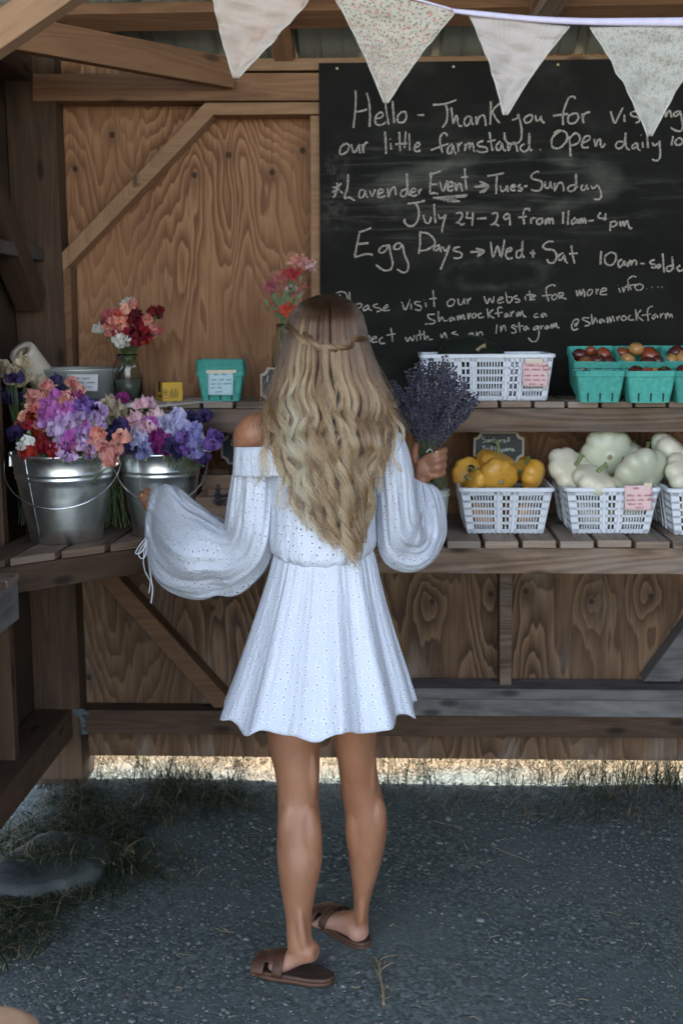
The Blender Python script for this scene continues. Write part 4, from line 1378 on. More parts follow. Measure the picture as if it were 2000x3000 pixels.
# ------------------------------------------------------------------ paper notes and small chalk signs
pinkp = plain("pink_paper", (0.70, 0.48, 0.47), .8, .04, 20)
bluep = plain("pale_blue_paper", (0.46, 0.64, 0.68), .8, .04, 20)
whitep = plain("white_label_paper", (0.50, 0.51, 0.52), .8, .05, 20)
tapeM = plain("yellowed_tape", (0.62, 0.52, 0.38), .5, .06)
inkM = plain("pink_ink", (0.42, 0.16, 0.17), .7)
inkD = plain("grey_ink", (0.17, 0.18, 0.20), .7)
def note(name, lab, pm, ink, px, Y, lines, tape=None, tilt=0.0, inks=0.0016):
    """a paper note given by its 4 photo corners (tl, tr, br, bl) on the plane Y"""
    a = [Vector(PY(u, v, Y)) for u, v in px]
    for q in a[2:]: q.y -= tilt
    ex = (a[1] - a[0]).normalized(); ey = (a[0] - a[3]).normalized(); nn = ey.cross(ex).normalized()
    nn = -nn if nn.y > 0 else nn
    c0 = (a[2] + a[3]) / 2
    root = empty(name, c0, 0, lab, "note", None)
    W, H = (a[1] - a[0]).length, (a[0] - a[3]).length
    mb = MB()
    def fn(s, t):
        p = a[3].lerp(a[2], s).lerp(a[0].lerp(a[1], s), t)
        return p + nn * (0.0015 * math.sin(3 * s + 1) * math.sin(math.pi * t) + .004 * (1 - t) ** 2 * math.sin(2.5 * s))
    mb.grid(fn, 8, 8)
    o = mb.build("paper", pm, None, smooth=True)
    sd = o.modifiers.new("t", 'SOLIDIFY'); sd.thickness = .0005; sd.offset = -1 
    cpl(o, root)
    mb = MB()
    for (fx, fy, h, txt) in lines:
        t = fy / H; 
        org = a[3] + ex * (fx * W) + ey * (fy * H)
        if isinstance(txt, str): write_line(mb, txt, org, ex, ey, nn, h * H, inks, 0.0042)
        else: squiggle(mb, org, ex, ey, nn, txt * W, h * H, inks, 0.0042)
    if mb.v: cpl(mb.build("handwriting", ink, fixn=False), root)
    if tape:
        mb = MB()
        q = [Vector(PY(u, v, Y - .0016)) for u, v in tape]
        d = nn * 0.001
        mb.hexa([q[0], q[3], q[3] + d, q[0] + d, q[1], q[2], q[2] + d, q[1] + d])
        cpl(mb.build("tape_strip", tapeM), root)
    return root
Yu = bkU.location.y - LYu / 2
note("price_note", "pink handwritten note taped to the wide upper basket", pinkp, inkM, [(1531, 1060), (1605, 1060), (1605, 1132), (1530, 1132)], Yu - .004,
     [(.06, .82, .13, "Total Eclipse"), (.06, .66, .09, .8), (.08, .42, .08, .75), (.08, .24, .08, .7), (.25, .08, .08, .2), (.68, .06, .06, .2)], tape=[(1538, 1051), (1590, 1051), (1590, 1063), (1538, 1063)])
Yb = bkB.location.y - .40 / 2
note("price_note", "pink handwritten note hanging from the basket of pale squash", pinkp, inkM, [(1828, 1423), (1910, 1421), (1909, 1495), (1829, 1495)], Yb - .0045,
     [(.30, .86, .10, .3), (.05, .76, .03, "-"), (.08, .56, .10, .8), (.05, .38, .10, .75), (.12, .22, .08, .4), (.4, .06, .09, "$150")], tape=[(1885, 1416), (1908, 1414), (1909, 1424), (1886, 1426)])

signf = plain("pale_wood_edge", (0.36, 0.30, 0.24), .7, .15)
signb = plain("small_blackboard", (0.02, 0.024, 0.024), .6, .2)
chalkS = plain("thin_chalk", (0.42, 0.44, 0.43), .9)
def small_sign(lab, px, Y, lines, lean=.02, sw=.0022):
    """little chalk plaque with scooped corners; px = (left, top, right, bottom) in the photo"""
    l, t, r, bt = px
    A, B = Vector(PY(l, bt, Y)), Vector(PY(r, bt, Y))
    T = Vector(PY(l, t, Y))
    W, H = (B - A).length, (T - A).length
    c0 = (A + B) / 2
    root = empty("chalk_plaque", c0, 0, lab, "sign", "small chalk plaques")
    def outline(k, y):
        w2, h = W / 2 - k, H - k
        q = .020
        pts = []
        for sx, sz, order in ((1, 1, 0), (-1, 1, 1), (-1, -1, 0), (1, -1, 1)):
            cx, cz = sx * w2, (h if sz > 0 else k)
            arc = []
            for i in range(6):
                a = i / 5 * math.pi / 2
                arc.append(Vector((cx - sx * q * math.cos(a) * 1.0, y, cz - sz * q * math.sin(a))))
            # from the side point to the top point
            arc = [Vector((cx - sx * q * math.sin(math.pi / 2 * i / 5), y, cz - sz * q * math.cos(math.pi / 2 * i / 5))) for i in range(6)]
            pts += arc if order == 0 else arc[::-1]
        return pts
    mb = MB(); mb.rings([outline(0, 0.006), outline(0, -0.002), outline(.004, -.004), outline(.006, -.0035)])
    o = mb.build("frame", signf, root)
    mb = MB(); mb.rings([outline(.0065, -.0034), outline(.0065, -.0042)])
    k0 = len(mb.f)
    for fx, fy, h, txt in lines:
        write_line(mb, txt, (-W / 2 + fx * W, -.0045, fy * H), (1, 0, 0), (0, 0, 1), (0, -1, 0), h * H, sw)
    for q in range(k0, len(mb.f)): mb.m[q] = 1
    mb.build("slate", [signb, chalkS], root)
    root.rotation_euler = (lean * -1.5, 0, 0)
    return root
small_sign("small chalk plaque reading Sunburst Pattypans behind the yellow squash", (1386, 1264, 1534, 1356), STUD_Y - .20, [(.17, .66, .165, "Sunburst"), (.17, .38, .165, "Pattypans"), (.2, .12, .14, "200")])
small_sign("small chalk plaque on the lower counter mostly hidden by the woman's arm", (648, 1268, 800, 1360), STUD_Y - .17, [(.2, .60, .19, "LAVENDER")])
small_sign("small chalk plaque on the upper shelf half hidden by the hair", (763, 1076, 905, 1180), YS + .06, [(.14, .58, .20, "1 Kg"), (.42, .26, .18, "Dad")])
# ------------------------------------------------------------------ galvanised buckets
galv = MT("galvanised_steel", 0.3, 0.5, 1.0)
co = galv.coord()
sp_ = galv.n('RGBToBW', {0: galv.vor(galv.scale(co, (1, 1, .5)), 60, out='Color')}).outputs[0]
cl = galv.noise(co, 14, 4, .6)
galv.col(galv.mix(galv.sstep(cl, .35, .75), (0.68, 0.72, 0.72), (0.87, 0.89, 0.88)))
galv.put(galv.b.inputs['Roughness'], galv.math('ADD', 0.31, galv.math('ADD', galv.math('MULTIPLY', sp_, .07), galv.math('MULTIPLY', galv.sstep(cl, .45, .8), .06))))
galv.bump(galv.noise(co, 7, 1), .05, .01)
wirem = MT("bright_wire", 0.25, 0.5, 1.0); wirem.col((0.66, 0.68, 0.68))
def make_bucket(rt=.152, rb=.104, H=.258):
    root = empty("bucket")
    def rad(z): return rb + (rt - rb) * z / H
    pr = [(rb - .003, .010), (rb, .0), (rb + .001, .0005), (rad(.03) + .0025, .05), (rad(.05) - .0005, .053)]
    for z in (.08, .11, .14, .165): pr.append((rad(z), z))
    for zc in (.188, .203):
        pr += [(rad(zc - .006), zc - .006), (rad(zc) + .0032, zc - .002), (rad(zc) + .0032, zc + .002), (rad(zc + .006), zc + .006)]
    pr += [(rad(.23), .23), (rad(H - .006), H - .006), (rad(H) + .004, H - .004), (rad(H) + .005, H), (rad(H) + .002, H + .003), (rad(H) - .002, H), (rad(.16) - .002, .16), (rad(.02) - .002, .02)]
    mb = MB(); mb.lathe(pr, 64); mb.lathe([(0.0005, .018), (rad(.02) - .002, .02)], 40)
    mb.build("body", galv.m, root, smooth=True, fixn=True)
    mb = MB()   # seam
    mb.tube([(rad(z) * math.cos(2.2), -rad(z) * math.sin(2.2), z) for z in (.01, .1, .18, .25)], .0012, 6)
    mb.build("seam", galv.m, root, smooth=True)
    for s in (-1, 1):
        mb = MB()
        x = s * (rt + .003)
        mb.hexa([(x - .003, -.013, H - .040), (x + .006, -.013, H - .040), (x + .006, .013, H - .040), (x - .003, .013, H - .040), (x - .001, -.011, H + .004), (x + .010, -.011, H + .004), (x + .010, .011, H + .004), (x - .001, .011, H + .004)])
        mb.build("ear", galv.m, root, bevel=.002)
    # wire bail hanging down over the front
    mb = MB()
    pts = []
    for k in range(33):
        a = math.pi * k / 32
        r = rt + .016
        x = -math.cos(a) * r * (1 + .05 * math.sin(a))
        dn = math.sin(a)
        pts.append(Vector((x, -.012 - dn * .142, H - .018 - dn * .128)))
    mb.tube(pts, .0024, 8)
    mb.build("handle", wirem.m, root, smooth=True)
    return root
bk1 = make_bucket()
GB = "galvanised buckets of sweet peas"
def put_bucket(o, uc, vb, dy, rz, lab):
    p = PZ(uc, vb, ZC)
    o.location = (p.x, p.y + dy, ZC + .001); o.rotation_euler = (0, 0, rz)
    tag(o, lab, "bucket", GB)
put_bucket(bk1, 168, 1597, .104, R_(6), "galvanised bucket with pink and magenta sweet peas, nearest the left wall")
bk2 = copy_tree(bk1)
bk2.scale = (.83, .83, .97)
put_bucket(bk2, 464, 1572, .065, R_(14), "galvanised bucket of blue and purple sweet peas touched by the woman")
bk3 = copy_tree(bk1); bk3.scale = (.9, .9, 1)
put_bucket(bk3, 250, 1535, .104, R_(40), "galvanised bucket standing behind the other two in the corner")

# ------------------------------------------------------------------ sweet pea blossoms
def petal_mat(name, a, b_, edge=None):
    M = MT(name, 0.6, 0.2)
    co = M.coord('Object')
    rd = M.rnd()
    f = M.noise(M.vmath('ADD', co, M.n('CombineXYZ', {0: M.math('MULTIPLY', rd, 9.0)}).outputs[0]), 38, 3)
    c = M.mix(M.sstep(f, .35, .68), a, b_)
    ve = M.noise(M.scale(co, (140, 140, 18)), 1.0, 2)
    c = M.mix(M.math('MULTIPLY', M.sstep(ve, .5, .7), .25), c, tuple(min(1, x * 1.35 + .02) for x in b_))
    hv = M.n('HueSaturation', {'Hue': M.math('ADD', .485, M.math('MULTIPLY', rd, .03)), 'Value': M.math('ADD', .78, M.math('MULTIPLY', rd, .45)), 'Color': c})
    M.col(hv.outputs[0])
    tl = M.n('BsdfTranslucent', {0: hv.outputs[0]}); mx = M.n('MixShader', {0: .28, 1: M.b.outputs[0], 2: tl.outputs[0]})
    M.nt.links.new(mx.outputs[0], M.out.inputs[0])
    return M.m
PET = {
    'salmon': petal_mat("salmon_petals", (0.66, 0.25, 0.20), (0.80, 0.42, 0.35)),
    'coral': petal_mat("coral_petals", (0.72, 0.20, 0.13), (0.78, 0.36, 0.28)),
    'red': petal_mat("crimson_petals", (0.22, 0.010, 0.014), (0.36, 0.02, 0.03)),
    'maroon': petal_mat("maroon_petals", (0.07, 0.006, 0.013), (0.20, 0.012, 0.03)),
    'magenta': petal_mat("magenta_petals", (0.40, 0.08, 0.36), (0.58, 0.20, 0.52)),
    'orchid': petal_mat("orchid_petals", (0.42, 0.16, 0.46), (0.64, 0.36, 0.66)),
    'mauve': petal_mat("mauve_petals", (0.34, 0.20, 0.44), (0.62, 0.47, 0.66)),
    'violet': petal_mat("violet_petals", (0.11, 0.055, 0.26), (0.25, 0.15, 0.43)),
    'indigo': petal_mat("indigo_petals", (0.025, 0.018, 0.07), (0.075, 0.05, 0.16)),
    'blue': petal_mat("blue_petals", (0.19, 0.19, 0.45), (0.36, 0.35, 0.62)),
    'pale': petal_mat("lavender_blue_petals", (0.40, 0.40, 0.62), (0.58, 0.56, 0.72)),
    'pink': petal_mat("pale_pink_petals", (0.66, 0.36, 0.45), (0.80, 0.60, 0.63)),
    'plum': petal_mat("plum_petals", (0.16, 0.012, 0.12), (0.30, 0.04, 0.22)),
    'white': petal_mat("white_petals", (0.62, 0.61, 0.55), (0.74, 0.72, 0.68)),
    'cream': petal_mat("cream_petals", (0.40, 0.32, 0.22), (0.56, 0.46, 0.33)),
    'scarlet': petal_mat("scarlet_petals", (0.52, 0.045, 0.03), (0.66, 0.11, 0.07)),
    'rose': petal_mat("rose_petals", (0.34, 0.06, 0.085), (0.52, 0.15, 0.17)),
}
GSTEM = plain("flower_stem", (0.10, 0.15, 0.055), .6, .3, 50)
GSEP = plain("green_sepals", (0.20, 0.26, 0.12), .6, .3, 50)
def blossom_mesh(seed, S=.023):
    """one sweet pea: ruffled standard, two wings, a keel; faces -Y, origin at the calyx"""
    rr = random.Random(seed)
    mb = MB()
    def petal(w, h, cup, tilt, yaw, off, ruff, nu=10, nv=6, notch=.25):
        ph = rr.uniform(0, 6); ph2 = rr.uniform(0, 6)
        Mx = Matrix.Rotation(yaw, 4, 'Z') @ Matrix.Rotation(tilt, 4, 'X')
        def fn(s, t):
            a = (s - .5) * 2
            wid = w * (math.sin(math.pi * (0.08 + .62 * t ** .8)) ** .8)
            x = a * wid
            top = h * (1 - .30 * a * a - notch * math.exp(-(a / .18) ** 2) * .45)
            z = t * top
            y = cup * (a * a) * t * S - cup * .3 * S * t * t + ruff * S * t ** 2 * (math.sin(7 * a + ph) * .30 + math.sin(12 * a + ph2) * .16)
            return Mx @ Vector((x, y, z)) + Vector(off)
        mb.grid(fn, nu, nv)
    petal(S * .95, S * 1.55, rr.uniform(.25, .55), rr.uniform(-.30, .05), 0, (0, 0, 0), 1.0, 14, 7)
    for s in (-1, 1):
        petal(S * .52, S * 1.0, -.5, rr.uniform(.30, .6), s * rr.uniform(.5, .9), (s * S * .10, -S * .12, 0), .7, 8, 5, 0)
    petal(S * .30, S * .62, -.9, .85, 0, (0, -S * .16, 0), .3, 5, 4, 0)
    me = mb.mesh("blossom")
    me.polygons.foreach_set("use_smooth", [True] * len(me.polygons))
    return me
BLO = [blossom_mesh(s) for s in range(7)]
BLO_C = {}
def blossom(col, parent, loc, out, size=1.0, roll=0.0):
    k = (random.randrange(len(BLO)), col)
    if k not in BLO_C:
        me = BLO[k[0]].copy(); me.materials.append(PET[col]); BLO_C[k] = me
    o = bpy.data.objects.new("blossom", BLO_C[k])
    C.objects.link(o)
    o.parent = parent
    o.location = loc
    out = Vector(out).normalized()
    q = (-out).to_track_quat('Y', 'Z') @ Quaternion((0, 1, 0), roll)
    o.rotation_mode = 'QUATERNION'
    o.rotation_quaternion = q
    o.scale = (size, size, size)
    return o
def bouquet(root, spots, ctr, stems_to, size=1.0, stem_mat=None, sj=.05):
    """spots: (u, v, Y, colour, n). root must sit unrotated; positions converted to its local frame"""
    base = Vector(root.location)
    mb = MB(); ms = MB()
    ctr = Vector(ctr) - base
    st = Vector(stems_to) - base
    nb = 0
    for (u, v, Y, col, n, spread) in spots:
        n = max(2, int(n * .78 + .5))
        P0 = Vector(PY(u, v, Y)) - base
        for i in range(n):
            d = Vector((random.gauss(0, 1), random.gauss(0, .6) - .3, random.gauss(0, 1))) * spread
            P = P0 + d
            out = (P - ctr).normalized() * .75 + Vector((random.uniform(-.55, .55), -random.uniform(.25, 1.1), random.uniform(-.35, .55)))
            if nb < 97:
                blossom(col, root, P, out, size * random.uniform(.98, 1.38), random.uniform(-.5, .5))
                nb += 1
            mid = P.lerp(st, .4) + Vector((0, 0, .02))
            mb.tube(smooth_path([P + Vector((0, .004, 0)), mid, st + Vector((random.uniform(-sj, sj), random.uniform(-sj, sj), 0))], 3), .0013, 4, cap=False)
            if random.random() < .55:
                c = P + Vector((0, .003, -.002))
                for q in range(3):
                    t = c + Vector((random.uniform(-.012, .012), random.uniform(-.012, .004), random.uniform(-.014, .01)))
                    s = Vector((.004, 0, .002))
                    ms.quadset([c - s, c + s, t], [(0, 1, 2)])
    mb.build("stem", stem_mat or GSTEM, root, smooth=True)
    if ms.v: ms.build("sepal", GSEP, root)["kind"] = "stuff"

def bunch(lab, loc, cat="flowers", group="cut flower bunches"):
    return empty("flower_bunch", loc, 0, lab, cat, group)
L1, L2, L3 = bk1.location, bk2.location, bk3.location
Y1, Y2, Y3 = L1.y, L2.y, 3.55
f1 = bunch("pink, magenta and crimson sweet peas filling the nearest bucket", (L1.x, L1.y, L1.z + .2))
sp1 = [
    (75, 1310, Y1 - .10, 'white', 5, .012), (70, 1335, Y1 - .12, 'red', 3, .008), (118, 1325, Y1 - .10, 'red', 4, .014), (105, 1275, Y1 - .06, 'red', 4, .016), (150, 1335, Y1 - .13, 'red', 2, .012),
    (115, 1235, Y1 - .05, 'coral', 4, .014), (130, 1275, Y1 - .08, 'salmon', 3, .012), (95, 1225, Y1, 'red', 3, .012),
    (150, 1210, Y1 - .06, 'magenta', 5, .014), (165, 1250, Y1 - .10, 'orchid', 5, .018), (200, 1245, Y1 - .09, 'magenta', 5, .016), (190, 1290, Y1 - .13, 'mauve', 6, .018),
    (225, 1265, Y1 - .10, 'mauve', 5, .018), (240, 1225, Y1 - .05, 'violet', 5, .016), (215, 1310, Y1 - .14, 'magenta', 4, .018), (185, 1340, Y1 - .145, 'mauve', 4, .014), (240, 1330, Y1 - .14, 'mauve', 4, .014),
    (262, 1290, Y1 - .10, 'orchid', 4, .014), (285, 1250, Y1 - .07, 'mauve', 3, .014), (275, 1320, Y1 - .12, 'salmon', 4, .014), (305, 1290, Y1 - .09, 'coral', 3, .016), (325, 1325, Y1 - .13, 'salmon', 5, .016), (330, 1362, Y1 - .16, 'salmon', 3, .008),
    (150, 1180, Y1 + .03, 'magenta', 2, .012), (205, 1205, Y1, 'orchid', 3, .015)]
bouquet(f1, sp1, L1 + Vector((0, .03, .22)), L1 + Vector((0, 0, .05)))
f2 = bunch("blue, purple and pale pink sweet peas filling the bucket under the woman's hand", (L2.x, L2.y, L2.z + .2))
sp2 = [
    (430, 1225, Y2 - .05, 'pink', 6, .016), (400, 1250, Y2 - .06, 'pink', 3, .014), (415, 1275, Y2 - .09, 'pink', 4, .014), (365, 1248, Y2 - .05, 'salmon', 2, .010), (355, 1290, Y2 - .08, 'indigo', 6, .016), (375, 1320, Y2 - .11, 'indigo', 6, .016),
    (400, 1305, Y2 - .11, 'pale', 3, .010), (440, 1300, Y2 - .12, 'plum', 4, .014), (470, 1320, Y2 - .14, 'plum', 5, .014), (455, 1270, Y2 - .09, 'magenta', 2, .01),
    (490, 1250, Y2 - .06, 'pale', 6, .016), (520, 1255, Y2 - .08, 'pale', 5, .015), (515, 1285, Y2 - .11, 'pale', 3, .014), (545, 1275, Y2 - .10, 'blue', 6, .017), (565, 1305, Y2 - .12, 'blue', 5, .016), (535, 1320, Y2 - .14, 'violet', 5, .016),
    (555, 1245, Y2 - .04, 'indigo', 4, .016), (420, 1335, Y2 - .13, 'blue', 4, .012), (505, 1335, Y2 - .15, 'indigo', 4, .012), (590, 1300, Y2 - .10, 'white', 2, .01), (600, 1335, Y2 - .11, 'violet', 4, .012), (620, 1290, Y2 - .05, 'violet', 2, .01)]
bouquet(f2, sp2, L2 + Vector((0, .03, .22)), L2 + Vector((0, 0, .05)))
f3 = bunch("salmon and purple sweet peas standing tall behind the nearest bucket", (L3.x, L3.y, L3.z + .2))
sp3 = [
    (135, 1115, Y3 - .02, 'salmon', 4, .016), (110, 1160, Y3 - .04, 'salmon', 5, .018), (150, 1160, Y3 - .05, 'salmon', 6, .018), (190, 1165, Y3 - .05, 'coral', 4, .016), (215, 1115, Y3 - .02, 'salmon', 3, .012), (110, 1195, Y3 - .06, 'salmon', 4, .016),
    (178, 1125, Y3, 'indigo', 3, .014), (220, 1150, Y3 - .02, 'plum', 5, .014), (235, 1190, Y3 - .05, 'violet', 8, .018), (265, 1175, Y3 - .03, 'indigo', 4, .014), (80, 1215, Y3 - .04, 'rose', 5, .018), (65, 1255, Y3 - .04, 'indigo', 4, .016), (255, 1210, Y3 - .06, 'mauve', 5, .014)]
bouquet(f3, [(q[0], q[1] + 30, *q[2:]) for q in sp3], L3 + Vector((0, .04, .2)), L3 + Vector((0, 0, .06)))
pt = PY(320, 1215, 3.62)
f4 = bunch("dried cream sweet peas in the dim corner between the buckets", (pt.x, 3.62, ZC + .002))
bouquet(f4, [(290, 1195, 3.60, 'cream', 5, .018), (325, 1200, 3.60, 'cream', 7, .02), (350, 1225, 3.60, 'cream', 6, .018), (320, 1240, 3.58, 'cream', 6, .018), (365, 1195, 3.62, 'plum', 2, .01)], (pt.x, 3.66, pt.z - .08), (pt.x, 3.64, ZC + .01), .95)
pt = PY(45, 1120, 3.66)
f5 = bunch("faded cream and indigo sweet peas against the left wall", (pt.x, 3.66, ZC + .002))
bouquet(f5, [(25, 1110, 3.62, 'cream', 5, .018), (60, 1105, 3.60, 'cream', 5, .018), (45, 1115, 3.58, 'indigo', 3, .008), (75, 1140, 3.62, 'cream', 4, .014), (30, 1150, 3.64, 'indigo', 4, .014), (60, 1180, 3.64, 'indigo', 4, .014)], (pt.x, 3.72, pt.z - .1), (pt.x + .02, 3.68, ZC + .01), .95)

# ------------------------------------------------------------------ upper shelf: tub, paper roll, jar, box, box stack, vase
tubm = MT("dull_zinc", 0.5, 0.5, 0.65)
tubm.col(tubm.mix(tubm.noise(tubm.coord(), 12, 4), (0.30, 0.32, 0.31), (0.46, 0.48, 0.46)))
YT = YS + .14
pl_, pr_ = PY(88, 1075, YT), PY(352, 1075, YT)
tw = (pr_.x - pl_.x) / 2
tub = empty("zinc_tub", ((pl_.x + pr_.x) / 2, YT, ZS + .001), 0, "dull oval zinc tub with a white label on the left of the upper shelf", "tub")
mb = MB()
th_ = .098
mb.lathe([(.80, 0), (.82, .001), (.985, th_ - .004), (1.0, th_), (.985, th_ + .003), (.97, th_), (.80, .006), (.001, .005)], 56, sx=tw, sy=.125)
mb.build("body", tubm.m, tub, smooth=True)
for s in (-1, 1):
    mb = MB()
    mb.tube(smooth_path([(s * tw * .95, -.02, th_ - .015), (s * (tw + .012), -.022, th_ + .006), (s * (tw + .014), 0, th_ + .035), (s * (tw + .012), .022, th_ + .006), (s * tw * .95, .02, th_ - .015)], 5), .004, 8)
    mb.build("handle", tubm.m, tub, smooth=True)
note("price_note", "white label stuck on the front of the zinc tub", whitep, inkD, [(196, 1096), (287, 1096), (286, 1146), (195, 1146)], YT - .124, [(.3, .72, .14, .5), (.3, .46, .14, .6), (.3, .2, .14, .4)], inks=.0012)
rollm = plain("paper_towel", (0.47, 0.415, 0.35), .95, .05, 40, bump=.3, bscale=300)
A, Bq = PY(68, 1000, 3.70), PY(142, 1130, 3.74)
roll = empty("paper_roll", tuple(Bq), 0, "upright roll of paper towel leaning inside the zinc tub", "paper roll")
ax = (A - Bq); Lr = ax.length
mb = MB(); mb.lathe([(.016, 0), (.042, 0), (.043, .01), (.043, Lr - .01), (.041, Lr), (.020, Lr), (.020, Lr - .03), (.020, .02)], 40)
o = mb.build("towel", rollm, roll, smooth=True)
mb = MB(); mb.lathe([(.0195, .02), (.0195, Lr - .001), (.017, Lr - .001), (.017, .02)], 30)
mb.build("core", plain("cardboard_core", (0.20, 0.15, 0.10), .9), roll, smooth=True)
roll.rotation_mode = 'QUATERNION'
roll.rotation_quaternion = (ax.normalized() + Vector((0, -.55, 0))).to_track_quat('Z', 'Y')

glass = MT("jar_glass", 0.03, 0.5)
glass.b.inputs['Transmission Weight'].default_value = 1.0
glass.b.inputs['IOR'].default_value = 1.38
glass.col((0.86, 0.92, 0.89))
waterm = plain("cloudy_water", (0.10, 0.11, 0.09), .15, .1)
lidm = MT("jar_lid", .35, .5, 1.0); lidm.col((0.55, 0.54, 0.50))
def make_jar(lab, p, r, H, neck):
    root = empty("glass_jar", p, 0, lab, "jar", "flower jars on the upper shelf")
    mb = MB()
    mb.lathe([(.0005, .003), (r * .9, .003), (r, .012), (r, H * .70), (r * .93, H * .80), (neck, H * .88), (neck, H * .90), (neck + .002, H * .905), (neck + .002, H * .925), (neck, H * .93), (neck, H), (neck - .003, H), (neck - .003, H * .89), (r * .93 - .004, H * .80), (r - .004, H * .68), (r - .004, .014), (.0005, .008)], 40)
    mb.build("glass", glass.m, root, smooth=True)
    mb = MB(); mb.lathe([(.0005, .010), (r - .006, .012), (r - .0055, H * .45), (.0005, H * .452)], 32)
    mb.build("water", waterm, root, smooth=True)
    return root
pj = PZ(412, 1163, ZS)
jar = make_jar("clear glass jar of red and pink sweet peas by the zinc tub", (pj.x, YS + .10, ZS + .001), .046, .145, .034)
YJ = YS + .10
fj = bunch("round posy of coral, crimson and white sweet peas in the glass jar", (pj.x, YJ, ZS + .08))
bouquet(fj, [(395 + (q[0] - 395) * .86, 962 + (q[1] - 962) * .86, *q[2:5], q[5] * .8) for q in [
    (368, 890, YJ, 'white', 3, .010), (365, 910, YJ, 'cream', 2, .01), (320, 925, YJ - .03, 'rose', 5, .014), (305, 950, YJ - .03, 'rose', 4, .014), (275, 970, YJ - .02, 'white', 3, .008), (345, 960, YJ - .06, 'coral', 5, .016), (310, 985, YJ - .05, 'coral', 4, .012), (350, 930, YJ - .04, 'scarlet', 4, .014),
    (400, 915, YJ - .03, 'salmon', 4, .014), (435, 930, YJ - .03, 'coral', 4, .014), (470, 920, YJ, 'maroon', 5, .014), (395, 945, YJ - .06, 'maroon', 6, .016), (400, 975, YJ - .07, 'maroon', 6, .018), (425, 1000, YJ - .07, 'red', 6, .016), (395, 1005, YJ - .07, 'red', 4, .012), (450, 975, YJ - .05, 'salmon', 5, .012), (460, 990, YJ - .04, 'rose', 3, .01),
    (345, 1015, YJ - .07, 'white', 4, .008), (370, 1012, YJ - .07, 'white', 3, .008), (335, 985, YJ - .06, 'rose', 3, .012), (385, 900, YJ, 'coral', 3, .012)]],
    (pj.x, YJ, ZS + .15), (pj.x, YJ, ZS + .115), .80, sj=.016)
# small yellow carton
yc = plain("yellow_carton", (0.56, 0.33, 0.035), .55, .06, 20)
yd = plain("carton_black", (0.03, 0.03, 0.03), .6)
pA, pB, pC = PZ(456, 1160, ZS), PZ(506, 1167, ZS), PZ(561, 1164, ZS)
carton = empty("carton", (pB.x, YS + .035, ZS + .001), R_(-30), "small yellow carton marked 100 between the glass jar and the teal boxes", "carton")
CW, CD, CHt = .064, .066, .058
mb = MB(); mb.box((0, 0, 0), (CW, CD, CHt), 0)
carton.rotation_euler = (0, 0, R_(28))
mb.build("box", yc, carton, bevel=.0012)
mb = MB()
for i, ch in enumerate("100"):
    write_line(mb, ch, (.013, -.0006, .010 + i * .0085), (0, 0, 1), (-1, 0, 0), (0, -1, 0), .010, .0018, .0003)
for q in range(5):
    zz = .022 + .008 * (q % 2)
    mb.quadset([(.022 + q * .006, -.0008, .010), (.0245 + q * .006, -.0008, .010), (.0245 + q * .006, -.0008, .010 + zz), (.022 + q * .006, -.0008, .010 + zz)], [(0, 1, 2, 3)])
mb.build("printing", yd, carton, fixn=False)
mb = MB()
mb.box((-.0008, .020, .028), (-.0003, .044, CHt + .0006), 2); mb.box((-.0007, .006, .012), (-.0002, .052, .018), 1)
mb.box((-.0003, .020, CHt + .0002), (.022, .044, CHt + .0009), 0)
mb.build("black_patch", yd, carton)
# nested teal boxes with a pale blue card
bs = copy_tree(bf)
tag(bs, "lowest of three nested empty teal boxes, with a pale blue card on it", "berry box", "stacked empty teal boxes")
ps_ = PY(650, 1160, YS + .085)
bs.location = (ps_.x, YS + .085, ZS + .001); bs.rotation_euler = (0, 0, .04); bs.scale = (.98, 1, 1.0)
bs2 = copy_tree(bs); bs2.location = bs.location + Vector((.0015, -.001, .0165)); bs2.rotation_euler = (0, 0, .02); tag(bs2, "middle of three nested empty teal boxes on the upper shelf", "berry box", "stacked empty teal boxes")
bs3 = copy_tree(bs); bs3.location = bs.location + Vector((-.0015, .001, .033)); bs3.rotation_euler = (0, 0, .05); tag(bs3, "topmost of three nested empty teal boxes beside the yellow carton", "berry box", "stacked empty teal boxes")
for o in (bs2, bs3):
    for ch in list(o.children):
        if ch.name.startswith("drain"): bpy.data.objects.remove(ch)
note("price_note", "pale blue handwritten card taped to the stacked teal boxes", bluep, inkD, [(608, 1086), (683, 1084), (683, 1157), (610, 1157)], YS + .024, [(.25, .80, .09, .5), (.15, .58, .09, .6), (.12, .42, .08, .7), (.12, .26, .08, .5), (.3, .10, .08, .3)], tape=[(604, 1084), (692, 1083), (692, 1092), (604, 1093)], tilt=.006, inks=.0012)
# white paper liner under the things
lm = plain("white_liner_paper", (0.52, 0.50, 0.47), .9, .06, 12)
mb = MB()
def lf(s, t):
    a, b_ = PZ(310, 1172, ZS), PZ(676, 1166, ZS)
    X = a.x + (b_.x - a.x) * s
    y = YS - .012 + t * .26
    z = ZS + .0012 + .0006 * math.sin(9 * s)
    if t < .1: z -= (1 - t / .1) * .016 * math.exp(-((s - .38) / .3) ** 2)
    return (X, y - .006 * math.exp(-((s - .2) / .28) ** 2) * (1 - t), z)
mb.grid(lf, 24, 24)
lin = mb.build("paper_liner", lm, None, smooth=True)
sd = lin.modifiers.new("t", 'SOLIDIFY'); sd.thickness = .0006
tag(lin, "white paper sheet lying on the upper shelf under the jar and carton", "paper sheet")
